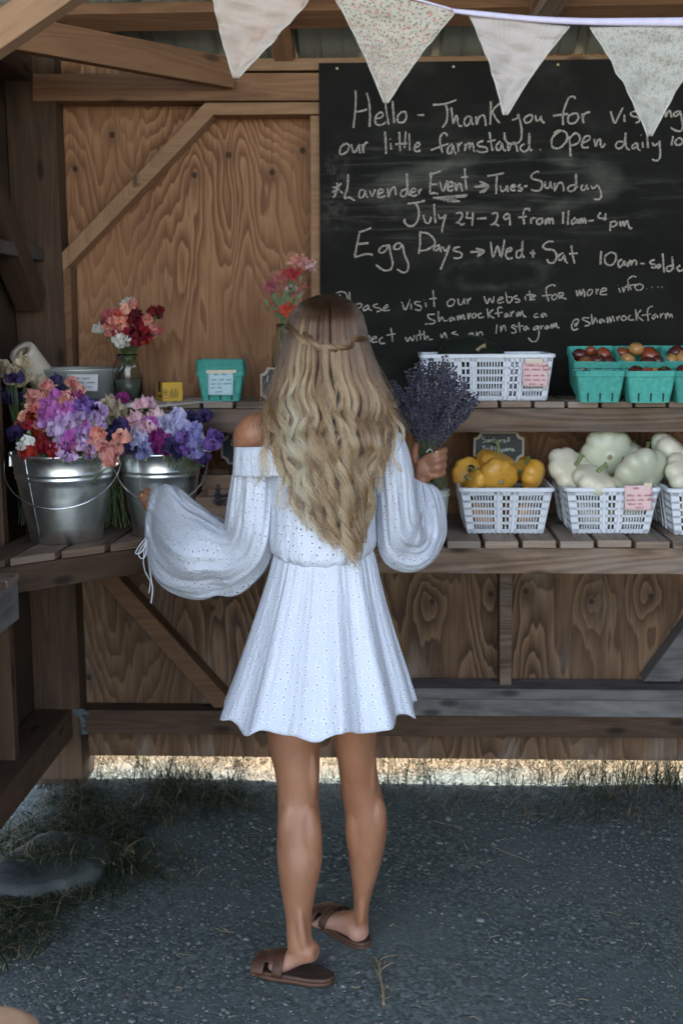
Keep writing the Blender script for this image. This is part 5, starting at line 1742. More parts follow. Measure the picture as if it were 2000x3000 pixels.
# tall narrow bottle vase with garden flowers beside the woman's head
pv = PY(828, 1100, YS + .12)
vase = make_jar("slim glass bottle of garden flowers beside the chalkboard", (pv.x, YS + .12, ZS + .001), .034, .235, .018)
YV = YS + .12
fv = bunch("loose pink and scarlet garden flowers in the slim bottle", (pv.x, YV, ZS + .12))
def floret_cluster(root, u, v, Y, col, n, spread, r):
    base = Vector(root.location); P0 = Vector(PY(u, v, Y)) - base
    mb = MB()
    for i in range(n):
        c = P0 + Vector((random.gauss(0, 1), random.gauss(0, 1), random.gauss(0, .7))) * spread
        d = Vector((random.uniform(-.6, .6), -1, random.uniform(-.3, 1))).normalized()
        a = d.cross(Vector((1, 0, .3))).normalized(); b_ = d.cross(a)
        for q in range(5):
            t = q * 1.2566 + random.uniform(-.2, .2)
            e = a * math.cos(t) + b_ * math.sin(t); s = d.cross(e) * .42
            mb.quadset([c, c + (e + s) * r * .7 + d * r * .2, c + e * r + d * r * .12, c + (e - s) * r * .7 + d * r * .2], [(0, 1, 2, 3)])
    mb.build("flower_head", PET[col], root, smooth=True)
for (u, v, col, n, sp_, r) in ((800, 830, 'rose', 40, .016, .006), (830, 815, 'rose', 40, .017, .006), (860, 800, 'scarlet', 30, .012, .008), (880, 770, 'salmon', 45, .016, .007), (905, 775, 'pink', 25, .010, .006), (870, 765, 'salmon', 25, .010, .007), (838, 905, 'scarlet', 40, .013, .009), (868, 860, 'rose', 26, .012, .006), (790, 850, 'rose', 24, .012, .006), (812, 895, 'rose', 24, .010, .006), (848, 845, 'pink', 16, .01, .006), (775, 880, 'rose', 10, .01, .004), (893, 840, 'rose', 14, .01, .005)):
    floret_cluster(fv, u, v, YV + random.uniform(-.03, .03), col, n, sp_, r)
mb = MB(); ml = MB()
base = Vector(fv.location); bot = Vector((pv.x, YV, ZS + .03)) - base
for (u, v) in ((800, 835), (830, 820), (860, 805), (882, 775), (838, 905), (870, 862), (790, 855), (815, 897), (775, 882), (893, 842)):
    P = Vector(PY(u, v, YV)) - base
    neck_ = Vector((pv.x + random.uniform(-.01, .01), YV, ZS + .24)) - base
    mb.tube(smooth_path([P, P.lerp(neck_, .5) + Vector((0, 0, -.008)), neck_, bot], 4), .0017, 5)
    for q in range(4):
        c = P.lerp(neck_, random.uniform(.25, .85)); d = Vector((random.uniform(-1, 1), random.uniform(-.8, .2), random.uniform(.1, 1))).normalized()
        s = d.cross(Vector((0, 1, .2))).normalized() * random.uniform(.006, .011); L = random.uniform(.025, .045)
        ml.quadset([c, c + d * L * .4 + s, c + d * L, c + d * L * .4 - s], [(0, 1, 2, 3)])
mb.build("stem", GSTEM, fv, smooth=True)
ml.build("leaf", plain("soft_leaf", (0.13, 0.17, 0.085), .7, .3, 50), fv, smooth=True)

# ------------------------------------------------------------------ open wooden crates with dried lavender on the lower counter, behind the arm
crm = wood_mat("crate_wood", (0.26, 0.15, 0.09), (0.46, 0.30, 0.20), stain=.15)
def crate(lab, lft, rgt, vtop, vbot, Y, dep):
    A, B = PY(lft, vbot, Y), PY(rgt, vbot, Y); T = PY(lft, vtop, Y)
    z0 = ZC + .001
    root = empty("wooden_crate", ((A.x + B.x) / 2, Y, z0), 0, lab, "crate", "open wooden crates of lavender")
    w2 = (B.x - A.x) / 2; H = T.z - z0; t = .012
    for nm, lo, hi, ax in (("side_board", (-w2, 0, 0), (w2, t, H), 0), ("side_board", (-w2, dep - t, 0), (w2, dep, H), 0), ("side_board", (-w2, t + .0005, 0), (-w2 + t, dep - t - .0005, H - .001), 1), ("side_board", (w2 - t, t + .0005, 0), (w2, dep - t - .0005, H - .001), 1), ("bottom_board", (-w2 + t, t, .002), (w2 - t, dep - t, .008), 0)):
        mb = MB(); mb.box(lo, hi, ax); mb.build(nm, crm, root, bevel=.0015)
    return root, w2, H
cr1, w1, H1 = crate("open wooden crate of dried lavender beside the second bucket, front of two", 572, 860, 1457, 1500, 3.53, .19)
cr2, w2_, H2 = crate("open wooden crate of dried lavender behind the front crate", 590, 860, 1392, 1440, 3.745, .17)

LAVM = petal_mat("lavender_buds", (0.055, 0.055, 0.082), (0.125, 0.122, 0.165))
LAVD = petal_mat("dry_lavender_buds", (0.10, 0.085, 0.10), (0.25, 0.20, 0.19))
def spike_mesh(seed, L=.062):
    rr = random.Random(seed)
    mb = MB()
    n = 11
    for k in range(n):
        t = k / (n - 1)
        z = t * L
        nb = 6 if t < .85 else 3
        rad = .0058 * (1 - .55 * t ** 2) * (1 if k not in (1, ) else .6)
        if k == 1: continue
        for q in range(nb):
            a = 2 * math.pi * q / nb + k * .7 + rr.uniform(-.3, .3)
            c = Vector((math.cos(a) * rad, math.sin(a) * rad, z + rr.uniform(-.002, .002)))
            d = (Vector((math.cos(a), math.sin(a), 1.1))).normalized() * rr.uniform(.0045, .0080)
            s1 = d.cross(Vector((0, 0, 1))).normalized() * .0030; s2 = d.cross(s1).normalized() * .0030
            m_ = c + d * .5
            mb.quadset([c, m_ + s1, m_ + s2, m_ - s1, m_ - s2, c + d], [(0, 1, 2), (0, 2, 3), (0, 3, 4), (0, 4, 1), (5, 2, 1), (5, 3, 2), (5, 4, 3), (5, 1, 4)], mi=1 if rr.random() < .13 else 0)
    me = mb.mesh("flower_spike"); me.materials.append(LAVM); me.materials.append(LAVD)
    return me
SPK = [spike_mesh(s) for s in range(5)]
def spike(root, p, d, sc=1.0):
    o = bpy.data.objects.new("flower_spike", random.choice(SPK)); C.objects.link(o)
    o.parent = root; o.location = p
    o.rotation_mode = 'QUATERNION'; o.rotation_quaternion = Vector(d).to_track_quat('Z', 'Y') @ Quaternion((0, 0, 1), random.uniform(0, 6))
    o.scale = (sc, sc, sc)
    return o
for cr_, wq, Hq, dd, lab in ((cr1, w1, H1, .19, "heap of dried lavender lying in the front crate"), (cr2, w2_, H2, .17, "heap of dried lavender lying in the rear crate")):
    root = empty("lavender_heap", Vector(cr_.location) + Vector((0, .08, Hq * .6)), 0, lab, "lavender", "dried lavender in the crates")
    for i in range(60):
        p = Vector((random.uniform(-wq * .85, wq * .85), random.uniform(-.05, .05), random.uniform(0, .034)))
        spike(root, p, (random.uniform(-1, 1), random.uniform(-1, .4), random.uniform(-.1, .5)), random.uniform(.8, 1.1))
    mb = MB()
    for i in range(50):
        p = Vector((random.uniform(-wq * .8, wq * .8), random.uniform(-.05, .05), random.uniform(-.02, .02)))
        d = Vector((random.uniform(-1, 1), random.uniform(-1, 1), random.uniform(-.1, .15))).normalized() * .05
        mb.tube([p - d, p + d], .0009, 4)
    mb.build("stem", GSTEM, root)
# pale pot standing on the counter just behind the held bouquet
potm = plain("pale_enamel", (0.55, 0.58, 0.55), .35, .05)
pp = PZ(1268, 1560, ZC)
pot = empty("pot", (pp.x, pp.y + .05, ZC + .001), 0, "pale enamel pot on the counter behind the held lavender", "pot")
mb = MB(); mb.lathe([(.0005, .001), (.038, 0), (.040, .003), (.050, .118), (.0525, .120), (.0525, .123), (.049, .123), (.038, .01), (.0005, .008)], 36)
mb.build("body", potm, pot, smooth=True)
mb = MB(); mb.lathe([(.0505, .105), (.0525, .1055), (.0535, .111), (.0525, .1125), (.0505, .113)], 36, close=False)
mb.build("band", potm, pot, smooth=True)
# ------------------------------------------------------------------ the woman
YBOD = 2.83
skin = MT("tanned_skin", 0.46, 0.5)
co = skin.coord()
skc = skin.ramp(skin.noise(co, 7, 4, .6), [(.3, (0.265, 0.112, 0.057)), (.7, (0.355, 0.165, 0.090))])
skc = skin.mix(skin.math('MULTIPLY', skin.sstep(skin.noise(co, 34, 5, .65), .46, .72), .38), skc, (0.24, 0.10, 0.06))
zz = skin.n('SeparateXYZ', {0: co}).outputs[2]
skc = skin.mix(skin.math('MULTIPLY', skin.sstep(zz, .085, .04), .55), skc, (0.58, 0.33, 0.28))
skin.col(skc)
skin.b.inputs['Subsurface Weight'].default_value = 0.16
skin.b.inputs['Subsurface Radius'].default_value = (0.012, 0.005, 0.0025)
skin.b.inputs['Subsurface Scale'].default_value = 1.0
skin.bump(skin.math('ADD', skin.noise(co, 380, 3), skin.math('MULTIPLY', skin.noise(co, 45, 3), 2.0)), .10, .0012)

def sec(pa, pb, dep, n=24, pw=1.0, ydir=(0, 1, 0)):
    """closed ring whose wide axis runs pa->pb and whose other axis is ydir*dep"""
    pa, pb = Vector(pa), Vector(pb)
    c = (pa + pb) / 2; mj = (pb - pa) / 2; mn = Vector(ydir) * dep
    return [c + mj * math.cos(t) + mn * math.sin(t) for t in [2 * math.pi * k / n for k in range(n)]]
def srow(rows, n=24):
    """rows: (uL, uR, v, Y, depth)"""
    return [sec(PY(a, v, Y), PY(b_, v, Y), d, n) for a, b_, v, Y, d in rows]
def dense(rows, per=3):
    rows = [Vector(r) if False else tuple(map(float, r)) for r in rows]
    out = []
    A = np.array(rows)
    for i in range(len(A) - 1):
        p0, p1, p2, p3 = A[max(i - 1, 0)], A[i], A[i + 1], A[min(i + 2, len(A) - 1)]
        for k in range(per):
            t = k / per
            out.append(tuple(0.5 * ((2 * p1) + (p2 - p0) * t + (2 * p0 - 5 * p1 + 4 * p2 - p3) * t * t + (3 * p1 - p0 - 3 * p2 + p3) * t ** 3)))
    out.append(tuple(A[-1]))
    return out

B = MB()
# torso, neck
B.rings(srow(dense([(800, 1090, 2110, 2.83, .11), (790, 1100, 1980, 2.83, .125), (778, 1110, 1880, 2.83, .125), (800, 1085, 1750, 2.83, .105), (818, 1072, 1640, 2.83, .088), (808, 1085, 1500, 2.83, .092), (792, 1100, 1400, 2.83, .098), (765, 1130, 1320, 2.83, .09), (775, 1122, 1268, 2.83, .07), (845, 1055, 1225, 2.835, .058), (905, 1005, 1185, 2.84, .054), (912, 1000, 1130, 2.85, .052), (908, 1004, 1075, 2.86, .055)], 3)))
# head
hc_ = PY(957, 1012, 2.86)
rg = []
for j in range(17):
    a = -math.pi / 2 + math.pi * j / 16
    k = math.cos(a) ** .85 if math.cos(a) > 0 else 0
    jaw = 1.0 if a > -.2 else 1 - .26 * min(1, (-a - .2) / 1.1)
    rg.append([hc_ + Vector((.070 * k * jaw * math.cos(t), (.088 * k * (1 if math.sin(t) < 0 else jaw ** .5)) * math.sin(t) + (.012 if a < -.3 else 0), .112 * math.sin(a))) for t in [2 * math.pi * q / 28 for q in range(28)]])
B.rings(rg)
# nose, brow, lips, ears
B.tube([hc_ + Vector((0, .084, .022)), hc_ + Vector((0, .098, -.008)), hc_ + Vector((0, .106, -.026)), hc_ + Vector((0, .09, -.034))], [.008, .010, .013, .008], 10)
B.tube([hc_ + Vector((-.022, .080, -.058)), hc_ + Vector((0, .092, -.056)), hc_ + Vector((.022, .080, -.058))], [.004, .009, .004], 8)
B.tube([hc_ + Vector((-.045, .070, .022)), hc_ + Vector((0, .088, .03)), hc_ + Vector((.045, .070, .022))], [.006, .008, .006], 8)
for s in (-1, 1):
    B.tube([hc_ + Vector((s * .070, .0, .02)), hc_ + Vector((s * .080, -.008, .012)), hc_ + Vector((s * .078, -.004, -.012)), hc_ + Vector((s * .070, .004, -.03))], [.010, .014, .012, .007], 8, flat=.7)
# arms
def limb(pts, rad, n=18):
    P = smooth_path([PY(u, v, Y) for u, v, Y in pts], 4)
    r = np.interp(np.linspace(0, len(rad) - 1, len(P)), range(len(rad)), rad)
    B.tube(P, list(r), n)
limb([(800, 1262, 2.83), (748, 1272, 2.835), (740, 1310, 2.85), (742, 1450, 2.90), (720, 1600, 2.98), (620, 1580, 3.07), (500, 1490, 3.18), (468, 1472, 3.215)], [.045, .050, .047, .040, .036, .034, .024, .022])
limb([(1060, 1262, 2.83), (1098, 1278, 2.84), (1118, 1320, 2.85), (1145, 1450, 2.87), (1168, 1585, 2.91), (1200, 1510, 3.03), (1228, 1430, 3.095), (1236, 1395, 3.105)], [.045, .050, .046, .040, .034, .028, .022, .021])
# legs
def leg(rows): B.rings(srow(dense(rows, 3), 26))
leg([(775, 945, 2010, 2.83, .085), (780, 940, 2120, 2.82, .078), (788, 938, 2190, 2.815, .070), (805, 936, 2260, 2.805, .062), (811, 934, 2310, 2.80, .058), (813, 933, 2350, 2.795, .056), (812, 940, 2410, 2.785, .057), (810, 945, 2470, 2.775, .058), (812, 944, 2520, 2.765, .057), (818, 934, 2575, 2.755, .051), (826, 922, 2630, 2.745, .043), (836, 913, 2685, 2.735, .035), (839, 913, 2735, 2.725, .034), (842, 920, 2775, 2.722, .038), (850, 925, 2800, 2.72, .034)])
leg([(965, 1105, 2010, 2.84, .085), (973, 1105, 2120, 2.845, .078), (980, 1101, 2180, 2.85, .070), (990, 1103, 2240, 2.855, .062), (996, 1110, 2290, 2.86, .058), (1002, 1122, 2340, 2.86, .057), (1010, 1133, 2400, 2.86, .058), (1013, 1133, 2445, 2.86, .057), (1020, 1122, 2505, 2.86, .052), (1028, 1106, 2565, 2.865, .044), (1034, 1089, 2620, 2.87, .035), (1036, 1081, 2660, 2.872, .033), (1036, 1079, 2700, 2.874, .032), (1036, 1080, 2725, 2.874, .030)])
# tendons behind the knees, Achilles tendons, calf heads (all sunk into the legs)
for pts_, r_ in (([(832, 2200, 2.776), (830, 2280, 2.770), (836, 2345, 2.775)], .0135), ([(912, 2200, 2.776), (915, 2280, 2.770), (910, 2345, 2.775)], .0135),
                 ([(1018, 2180, 2.826), (1015, 2260, 2.824), (1022, 2325, 2.826)], .0130), ([(1082, 2180, 2.826), (1086, 2260, 2.824), (1090, 2325, 2.826)], .0130),
                 ([(874, 2600, 2.722), (878, 2680, 2.709), (888, 2760, 2.695), (900, 2795, 2.692)], .0125), ([(1060, 2560, 2.838), (1060, 2640, 2.844), (1058, 2705, 2.845)], .0115),
                 ([(902, 2365, 2.760), (907, 2430, 2.751), (906, 2495, 2.750), (895, 2550, 2.755)], .0300), ([(850, 2355, 2.760), (846, 2410, 2.756), (848, 2470, 2.754), (858, 2520, 2.752)], .0275),
                 ([(1043, 2350, 2.838), (1042, 2410, 2.834), (1046, 2470, 2.836), (1054, 2520, 2.84)], .0290), ([(1098, 2340, 2.838), (1102, 2395, 2.835), (1098, 2450, 2.838)], .0270)):
    P_ = smooth_path([PY(u, v, Y) for u, v, Y in pts_], 4)
    n_ = len(P_)
    B.tube(P_, [r_ * (.35 + .65 * math.sin(math.pi * (k + .6) / (n_ + .2)) ** .6) for k in range(n_)], 12)
# feet
def foot(rows, toe_dir, toes, tl):
    d = Vector(toe_dir).normalized()
    side = d.cross(Vector((0, 0, 1))).normalized()       # horizontal, across the foot
    rings = []
    for u, v, Y, hw, hh in dense(rows, 3):
        c = PY(u, v, Y)
        rings.append([c + side * hw * math.cos(t) + Vector((0, 0, 1)) * hh * math.sin(t) * (1 if math.sin(t) > 0 else .8) for t in [2 * math.pi * k / 20 for k in range(20)]])
    B.rings(rings)
    u, v, Y, hw, hh = rows[-1]
    c = PY(u, v, Y)
    for k, (off, r, L) in enumerate(toes):
        p = c + side * off * hw
        B.tube([p - d * .012, p + d * L * .4 + Vector((0, 0, .002)), p + d * L * .8 + Vector((0, 0, .003)), p + d * L], [r * .95, r, r * 1.05, r * .55], 10)
    return c, d, side
tl = [(-.72, .0115, .040), (-.25, .0085, .036), (.12, .008, .032), (.47, .0075, .026), (.80, .007, .019)]
LF = foot([(928, 2796, 2.700, .020, .020), (915, 2793, 2.704, .029, .028), (886, 2792, 2.715, .033, .036), (852, 2812, 2.733, .038, .031), (818, 2829, 2.752, .0445, .029), (792, 2836, 2.766, .0445, .020)], (-.20, .075, -.01), [(-q[0], q[1], q[2]) for q in tl] if False else [(q[0], q[1], q[2]) for q in tl], 1)
RF = foot([(1064, 2738, 2.852, .018, .020), (1052, 2733, 2.866, .028, .032), (1036, 2712, 2.892, .031, .042), (1006, 2702, 2.932, .037, .032), (974, 2700, 2.974, .0440, .027), (952, 2697, 3.000, .0440, .019)], (-.137, .174, -.01), [(-q[0], q[1], q[2]) for q in tl], 1)
# hands
def palm(rows):
    B.rings([sec(PY(a[0], a[1], Y), PY(b_[0], b_[1], Y), d, 18) for a, b_, Y, d in rows])
def finger(pts, r):
    P = smooth_path([PY(*p) for p in pts], 4)
    n = len(P)
    B.tube(P, [r * (1 - .22 * k / (n - 1)) if k < n - 1 else r * .45 for k in range(n)], 10)
palm([((1219, 1398), (1249, 1424), 3.10, .017), ((1215, 1376), (1258, 1410), 3.108, .017), ((1222, 1350), (1264, 1402), 3.116, .015), ((1238, 1334), (1266, 1398), 3.120, .012), ((1248, 1332), (1268, 1394), 3.122, .009)])
for p in ([(1246, 1341, 3.118), (1280, 1328, 3.110), (1303, 1318, 3.135), (1296, 1316, 3.178)], [(1250, 1359, 3.115), (1284, 1348, 3.106), (1302, 1340, 3.135), (1294, 1340, 3.178)],
          [(1252, 1378, 3.115), (1284, 1371, 3.108), (1301, 1363, 3.135), (1293, 1363, 3.175)], [(1252, 1395, 3.118), (1280, 1393, 3.113), (1298, 1385, 3.135), (1291, 1385, 3.17)]):
    finger(p, .0096)
finger([(1230, 1388, 3.118), (1217, 1350, 3.130), (1215, 1318, 3.145), (1222, 1298, 3.165)], .0110)
palm([((476, 1452), (462, 1496), 3.215, .016), ((458, 1448), (448, 1496), 3.235, .016), ((444, 1450), (440, 1494), 3.25, .013)])
for p in ([(446, 1458, 3.245), (422, 1453, 3.250), (411, 1447, 3.268), (417, 1438, 3.285)], [(446, 1470, 3.245), (424, 1467, 3.248), (413, 1459, 3.266), (420, 1449, 3.283)],
          [(447, 1481, 3.245), (430, 1481, 3.248), (420, 1473, 3.264), (424, 1463, 3.28)], [(448, 1490, 3.245), (437, 1493, 3.25), (428, 1487, 3.263), (431, 1478, 3.276)]):
    finger(p, .0088)
finger([(455, 1456, 3.235), (441, 1442, 3.238), (427, 1434, 3.255)], .0098)

tmp = B.build("person_parts", skin.m, None, smooth=True)
rm = tmp.modifiers.new("r", 'REMESH'); rm.mode = 'VOXEL'; rm.voxel_size = 0.0042; rm.adaptivity = 0
sm = tmp.modifiers.new("s", 'SMOOTH'); sm.factor = .5; sm.iterations = 3
bpy.context.view_layer.update()
dg = bpy.context.evaluated_depsgraph_get()
me = bpy.data.meshes.new_from_object(tmp.evaluated_get(dg))
me.polygons.foreach_set("use_smooth", [True] * len(me.polygons))
me.materials.clear(); me.materials.append(skin.m)
bpy.data.objects.remove(tmp)
person = bpy.data.objects.new("person", me)
C.objects.link(person)
tag(person, "woman seen from behind in a white eyelet dress holding lavender and touching a bucket", "person")
def wear(o): o.parent = person; return o

# toe nails
nail = plain("pink_nail_polish", (0.62, 0.24, 0.30), .25, .03)
for (c, d, s), toes, sg in ((LF, tl, 1), (RF, tl, -1)):
    mb = MB()
    for off, r, L in toes:
        p = c + s * (off * sg) * .041 + d * L * .80 + Vector((0, 0, r * .72 + .003))
        mb.lathe([(.0001, .0016), (r * .55, .0010), (r * .62, 0)], 8, p)
    wear(mb.build("toenails", nail, None, smooth=True))

# ------------------------------------------------------------------ sandals
lea = plain("brown_leather", (0.072, 0.029, 0.016), .5, .25, 40, bump=.25, bscale=300)
lea2 = plain("worn_insole", (0.045, 0.026, 0.019), .6, .35, 25)
edgeM = plain("sole_edge", (0.078, 0.034, 0.020), .55, .2, 60)
def sandal(heel, toe, side_sign, ball, wband):
    H, T = Vector(heel), Vector(toe)
    d = (T - H); L = d.length; d.normalize()
    s = Vector((-d.y, d.x, 0))
    up = Vector((0, 0, 1))
    root = empty("sandal"); root.location = (0, 0, 0)
    wear(root)
    def out(k, z, sc=1.0):
        pts = []
        for t in np.linspace(0, 2 * math.pi, 48, endpoint=False):
            x = math.cos(t)
            wv = .037 + .009 * (x * .5 + .5) - .004 * math.exp(-((x + .1) / .3) ** 2)
            ex = abs(math.cos(t)) ** .8 * math.copysign(1, math.cos(t))
            ey = abs(math.sin(t)) ** .72 * math.copysign(1, math.sin(t))
            pts.append(H + d * (L / 2 + ex * (L / 2 - k)) + s * (ey * (wv - k) * sc) + up * z)
        return pts
    mb = MB(); mb.rings([out(.003, .001), out(0, .003), out(0, .010), out(.0012, .0108), out(.0012, .0118), out(0, .0125), out(0, .019), out(.002, .021)], cap0=True, cap1=False)
    mb.build("sole", edgeM, root, smooth=True, bevel=0)
    mb = MB(); mb.rings([out(.002, .0205), out(.0035, .0225), out(.006, .0215), out(.02, .0212)], cap0=False, cap1=True)
    mb.build("insole", lea2, root, smooth=True)
    # heel block
    mb = MB()
    # straps: two arched bands with a bridge (an H shaped upper)
    bc = H + d * ball
    def band(x0, x1, a0, a1, h, lift=0.0, n=20, tilt=0.0):
        def fn(u_, t):
            a = a0 + (a1 - a0) * u_
            x = x0 + (x1 - x0) * t
            xx = x + tilt * math.cos(a)
            hh = h + (x - ball) * (-.16)
            return H + d * xx + s * (-math.cos(a) * (.047 + lift)) + up * (.016 + math.sin(a) ** .8 * hh + lift if math.sin(a) > 0 else .016)
        mb.grid(fn, n, 4)
    band(ball + .012, ball + .046, .02, math.pi - .02, .033, tilt=.0)
    band(ball - .034, ball - .008, .02, math.pi - .02, .040, tilt=.004)
    band(ball - .010, ball + .014, 1.15, 2.35, .038, .0012)
    o = mb.build("upper_strap", lea, root, smooth=True)
    sd = o.modifiers.new("t", 'SOLIDIFY'); sd.thickness = .0032; sd.offset = 1
    return root
hL, tL = PZ(972, 2884, 0.0), PZ(752, 2842, 0.0)
sandal(hL + (hL - tL) * .02, tL + (tL - hL) * .04, 1, .155, .0)
hR, tR = PZ(1072, 2782, 0.0), PZ(938, 2690, 0.0)
sandal(hR + (hR - tR) * .03, tR + (tR - hR) * .03, -1, .162, .0)

# ------------------------------------------------------------------ the dress
def fabric(name, hole_k):
    global fab
    fab = MT(name, 0.85, 0.15)
    uv = fab.coord('UV')
    vn = fab.n('TexVoronoi', {'Scale': 52.0, 'Randomness': 0.58, 'Vector': uv}, voronoi_dimensions='2D')
    d_ = vn.outputs['Distance']
    wsz = fab.n('RGBToBW', {0: vn.outputs['Color']}).outputs[0]
    holeR = fab.math('ADD', .088, fab.math('MULTIPLY', wsz, .062))
    hole = fab.sstep(d_, holeR, fab.math('SUBTRACT', holeR, .05))
    ringm = fab.math('MULTIPLY', fab.sstep(d_, .34, .24), fab.sstep(d_, .08, .17))
    c = fab.mix(ringm, (0.66, 0.69, 0.775), (0.77, 0.80, 0.86))
    wv = fab.noise(uv, 700, 2)
    crk = fab.noise(fab.scale(uv, (34, 7, 1)), 1.0, 4, .6, .9)
    c = fab.mix(fab.math('MULTIPLY', fab.sstep(wv, .45, .7), .08), c, (0.5, 0.53, 0.62))
    fab.col(c)
    hgt = fab.math('ADD', fab.math('MULTIPLY', ringm, .35), fab.math('ADD', fab.math('MULTIPLY', wv, .08), fab.math('MULTIPLY', crk, 2.4)))
    fab.bump(hgt, .6, .0045)
    tl_ = fab.n('BsdfTranslucent', {0: (0.66, 0.69, 0.76, 1)})
    m1 = fab.n('MixShader', {0: .14, 1: fab.b.outputs[0], 2: tl_.outputs[0]})
    tr = fab.n('BsdfTransparent')
    m2 = fab.n('MixShader', {0: fab.math('MULTIPLY', hole, hole_k), 1: m1.outputs[0], 2: tr.outputs[0]})
    fab.nt.links.new(m2.outputs[0], fab.out.inputs[0])
    return fab
fab2 = fabric('lined_eyelet_cotton', .45)
band_fab = fabric('doubled_eyelet_cotton', .12)
fab = fabric('white_eyelet_cotton', 1.0)
plainfab = plain("white_cotton", (0.72, 0.74, 0.79), .85, .03, 30, bump=.25, bscale=40)
lining = plain("white_lining", (0.62, 0.64, 0.70), .9, .02)

def loft_cloth(name, rows, per, n, mat, fold=None, uscale=1.0, parent=None, thick=.0012, extra=None):
    """rows: (u_a, v_a, u_b, v_b, Y, depth)"""
    rows = dense(rows, per)
    m = len(rows)
    rings = []
    for j, (ua, va, ub, vb, Y, dp) in enumerate(rows):
        t = j / (m - 1)
        pa, pb = PY(ua, va, Y), PY(ub, vb, Y)
        c = (pa + pb) / 2; mj = (pb - pa) / 2; mn = Vector((0, 1, 0)) * dp
        ring = []
        for k in range(n):
            th = 2 * math.pi * k / n
            f = 1 + (fold(th, t) if fold else 0)
            p = c + mj * math.cos(th) * (1 + (f - 1) * .45) + mn * math.sin(th) * f
            if extra: p = extra(p, th, t)
            ring.append(p)
        rings.append(ring)
    mb = MB(); mb.rings(rings, cap0=False, cap1=False, uscale='auto')
    o = mb.build(name, mat, None, smooth=True, fixn=True)
    o.parent = parent or person
    if thick:
        sd = o.modifiers.new("t", 'SOLIDIFY'); sd.thickness = thick; sd.offset = -1
    return o
def ns(th, t, k, seed): 
    return math.sin(k * th + seed) * .6 + math.sin((k * 1.7) * th + seed * 2.1 + 3 * t) * .4
# bodice (blouses over the waist)
bod = loft_cloth("dress_bodice", [
    (742, 1318, 1148, 1296, 2.83, .112), (762, 1345, 1140, 1330, 2.83, .116), (785, 1400, 1112, 1392, 2.83, .122), (792, 1480, 1100, 1480, 2.83, .122), (790, 1550, 1100, 1548, 2.83, .126), (790, 1580, 1102, 1576, 2.83, .132), (795, 1606, 1098, 1600, 2.83, .133), (812, 1622, 1085, 1616, 2.83, .122), (826, 1624, 1072, 1618, 2.83, .106)],
    5, 120, fab.m, lambda th, t: .022 * ns(th, t, 9, 1.3) * (1 - t) ** 2 + .026 * ns(th, t, 14, 4) * t ** 1.5 + .010 * math.sin(23 * th + 4 * math.sin(3 * t + th)) + .012 * math.sin(3 * th + 5 * t), .80,
    extra=lambda p, th, t: p + Vector((0, 0, -.012 * max(0, -math.sin(th)) * t)))
# off shoulder ruffle band on the left, plain cotton
loft_cloth("neckline_band", [(690, 1306, 1152, 1264, 2.832, .104), (686, 1318, 1160, 1278, 2.832, .112), (684, 1350, 1164, 1306, 2.832, .116), (684, 1392, 1160, 1340, 2.832, .119)], 4, 120, band_fab.m,
           lambda th, t: .022 * ns(th, t, 9, 2.2) * (.3 + t), 1.0, extra=lambda p, th, t: p + Vector((0, 0, .028 * max(0, math.sin(th)))) )
# skirt with soft gathers
FOLDS = [(-2.75, .16, .5), (-2.45, .12, -.2), (-2.2, .13, .4), (-1.85, .14, -.25), (-1.55, .12, .35), (-1.30, .10, .9), (-1.05, .10, -.6), (-.80, .12, 1.1), (-.55, .11, -.7), (-.30, .10, .6), (-.05, .09, -.3)]
def skirt_fold(th, t):
    a = math.atan2(math.sin(th), math.cos(th))
    f = 0
    for c0, wd, am in FOLDS:
        f += am * math.exp(-((a - c0) / wd) ** 2)
    back = .030 * math.sin(11 * th + 1.0) + .02 * math.sin(17 * th)
    fine = .008 * math.sin(23 * th + 3.5 * math.sin(3 * th + 1)) + .006 * math.sin(41 * th + 4 * math.sin(2 * th)) + .005 * math.sin(67 * th + 1.3)
    k = t ** .8
    return (f * .155 if a < 0 else back) * k + fine * 1.7 * (.35 + .65 * math.exp(-((t) / .3) ** 2)) + back * .25 * k
def skirt_hem(p, th, t):
    return p + Vector((0, 0, (.008 * math.sin(9 * th + .6) + .006 * math.sin(15 * th + 2)) * t ** 3))
SK = [(815, 1604, 1080, 1600, 2.83, .104), (802, 1628, 1095, 1622, 2.83, .116), (782, 1700, 1112, 1695, 2.83, .132), (752, 1790, 1135, 1788, 2.83, .158), (722, 1880, 1160, 1876, 2.83, .178), (688, 1980, 1190, 1974, 2.83, .198), (652, 2078, 1216, 2066, 2.83, .216)]
skirt = loft_cloth("dress_skirt", SK, 7, 320, fab2.m, skirt_fold, 1.25, extra=skirt_hem)
SKL = [(a + 8, b_, c_ - 8, d2, Y, dp - .012) for a, b_, c_, d2, Y, dp in SK[:-1]] + [(668, 2050, 1200, 2040, 2.83, .196)]
loft_cloth("skirt_lining", SKL, 4, 160, lining, lambda th, t: skirt_fold(th, t) * .9, 1.0, thick=0)
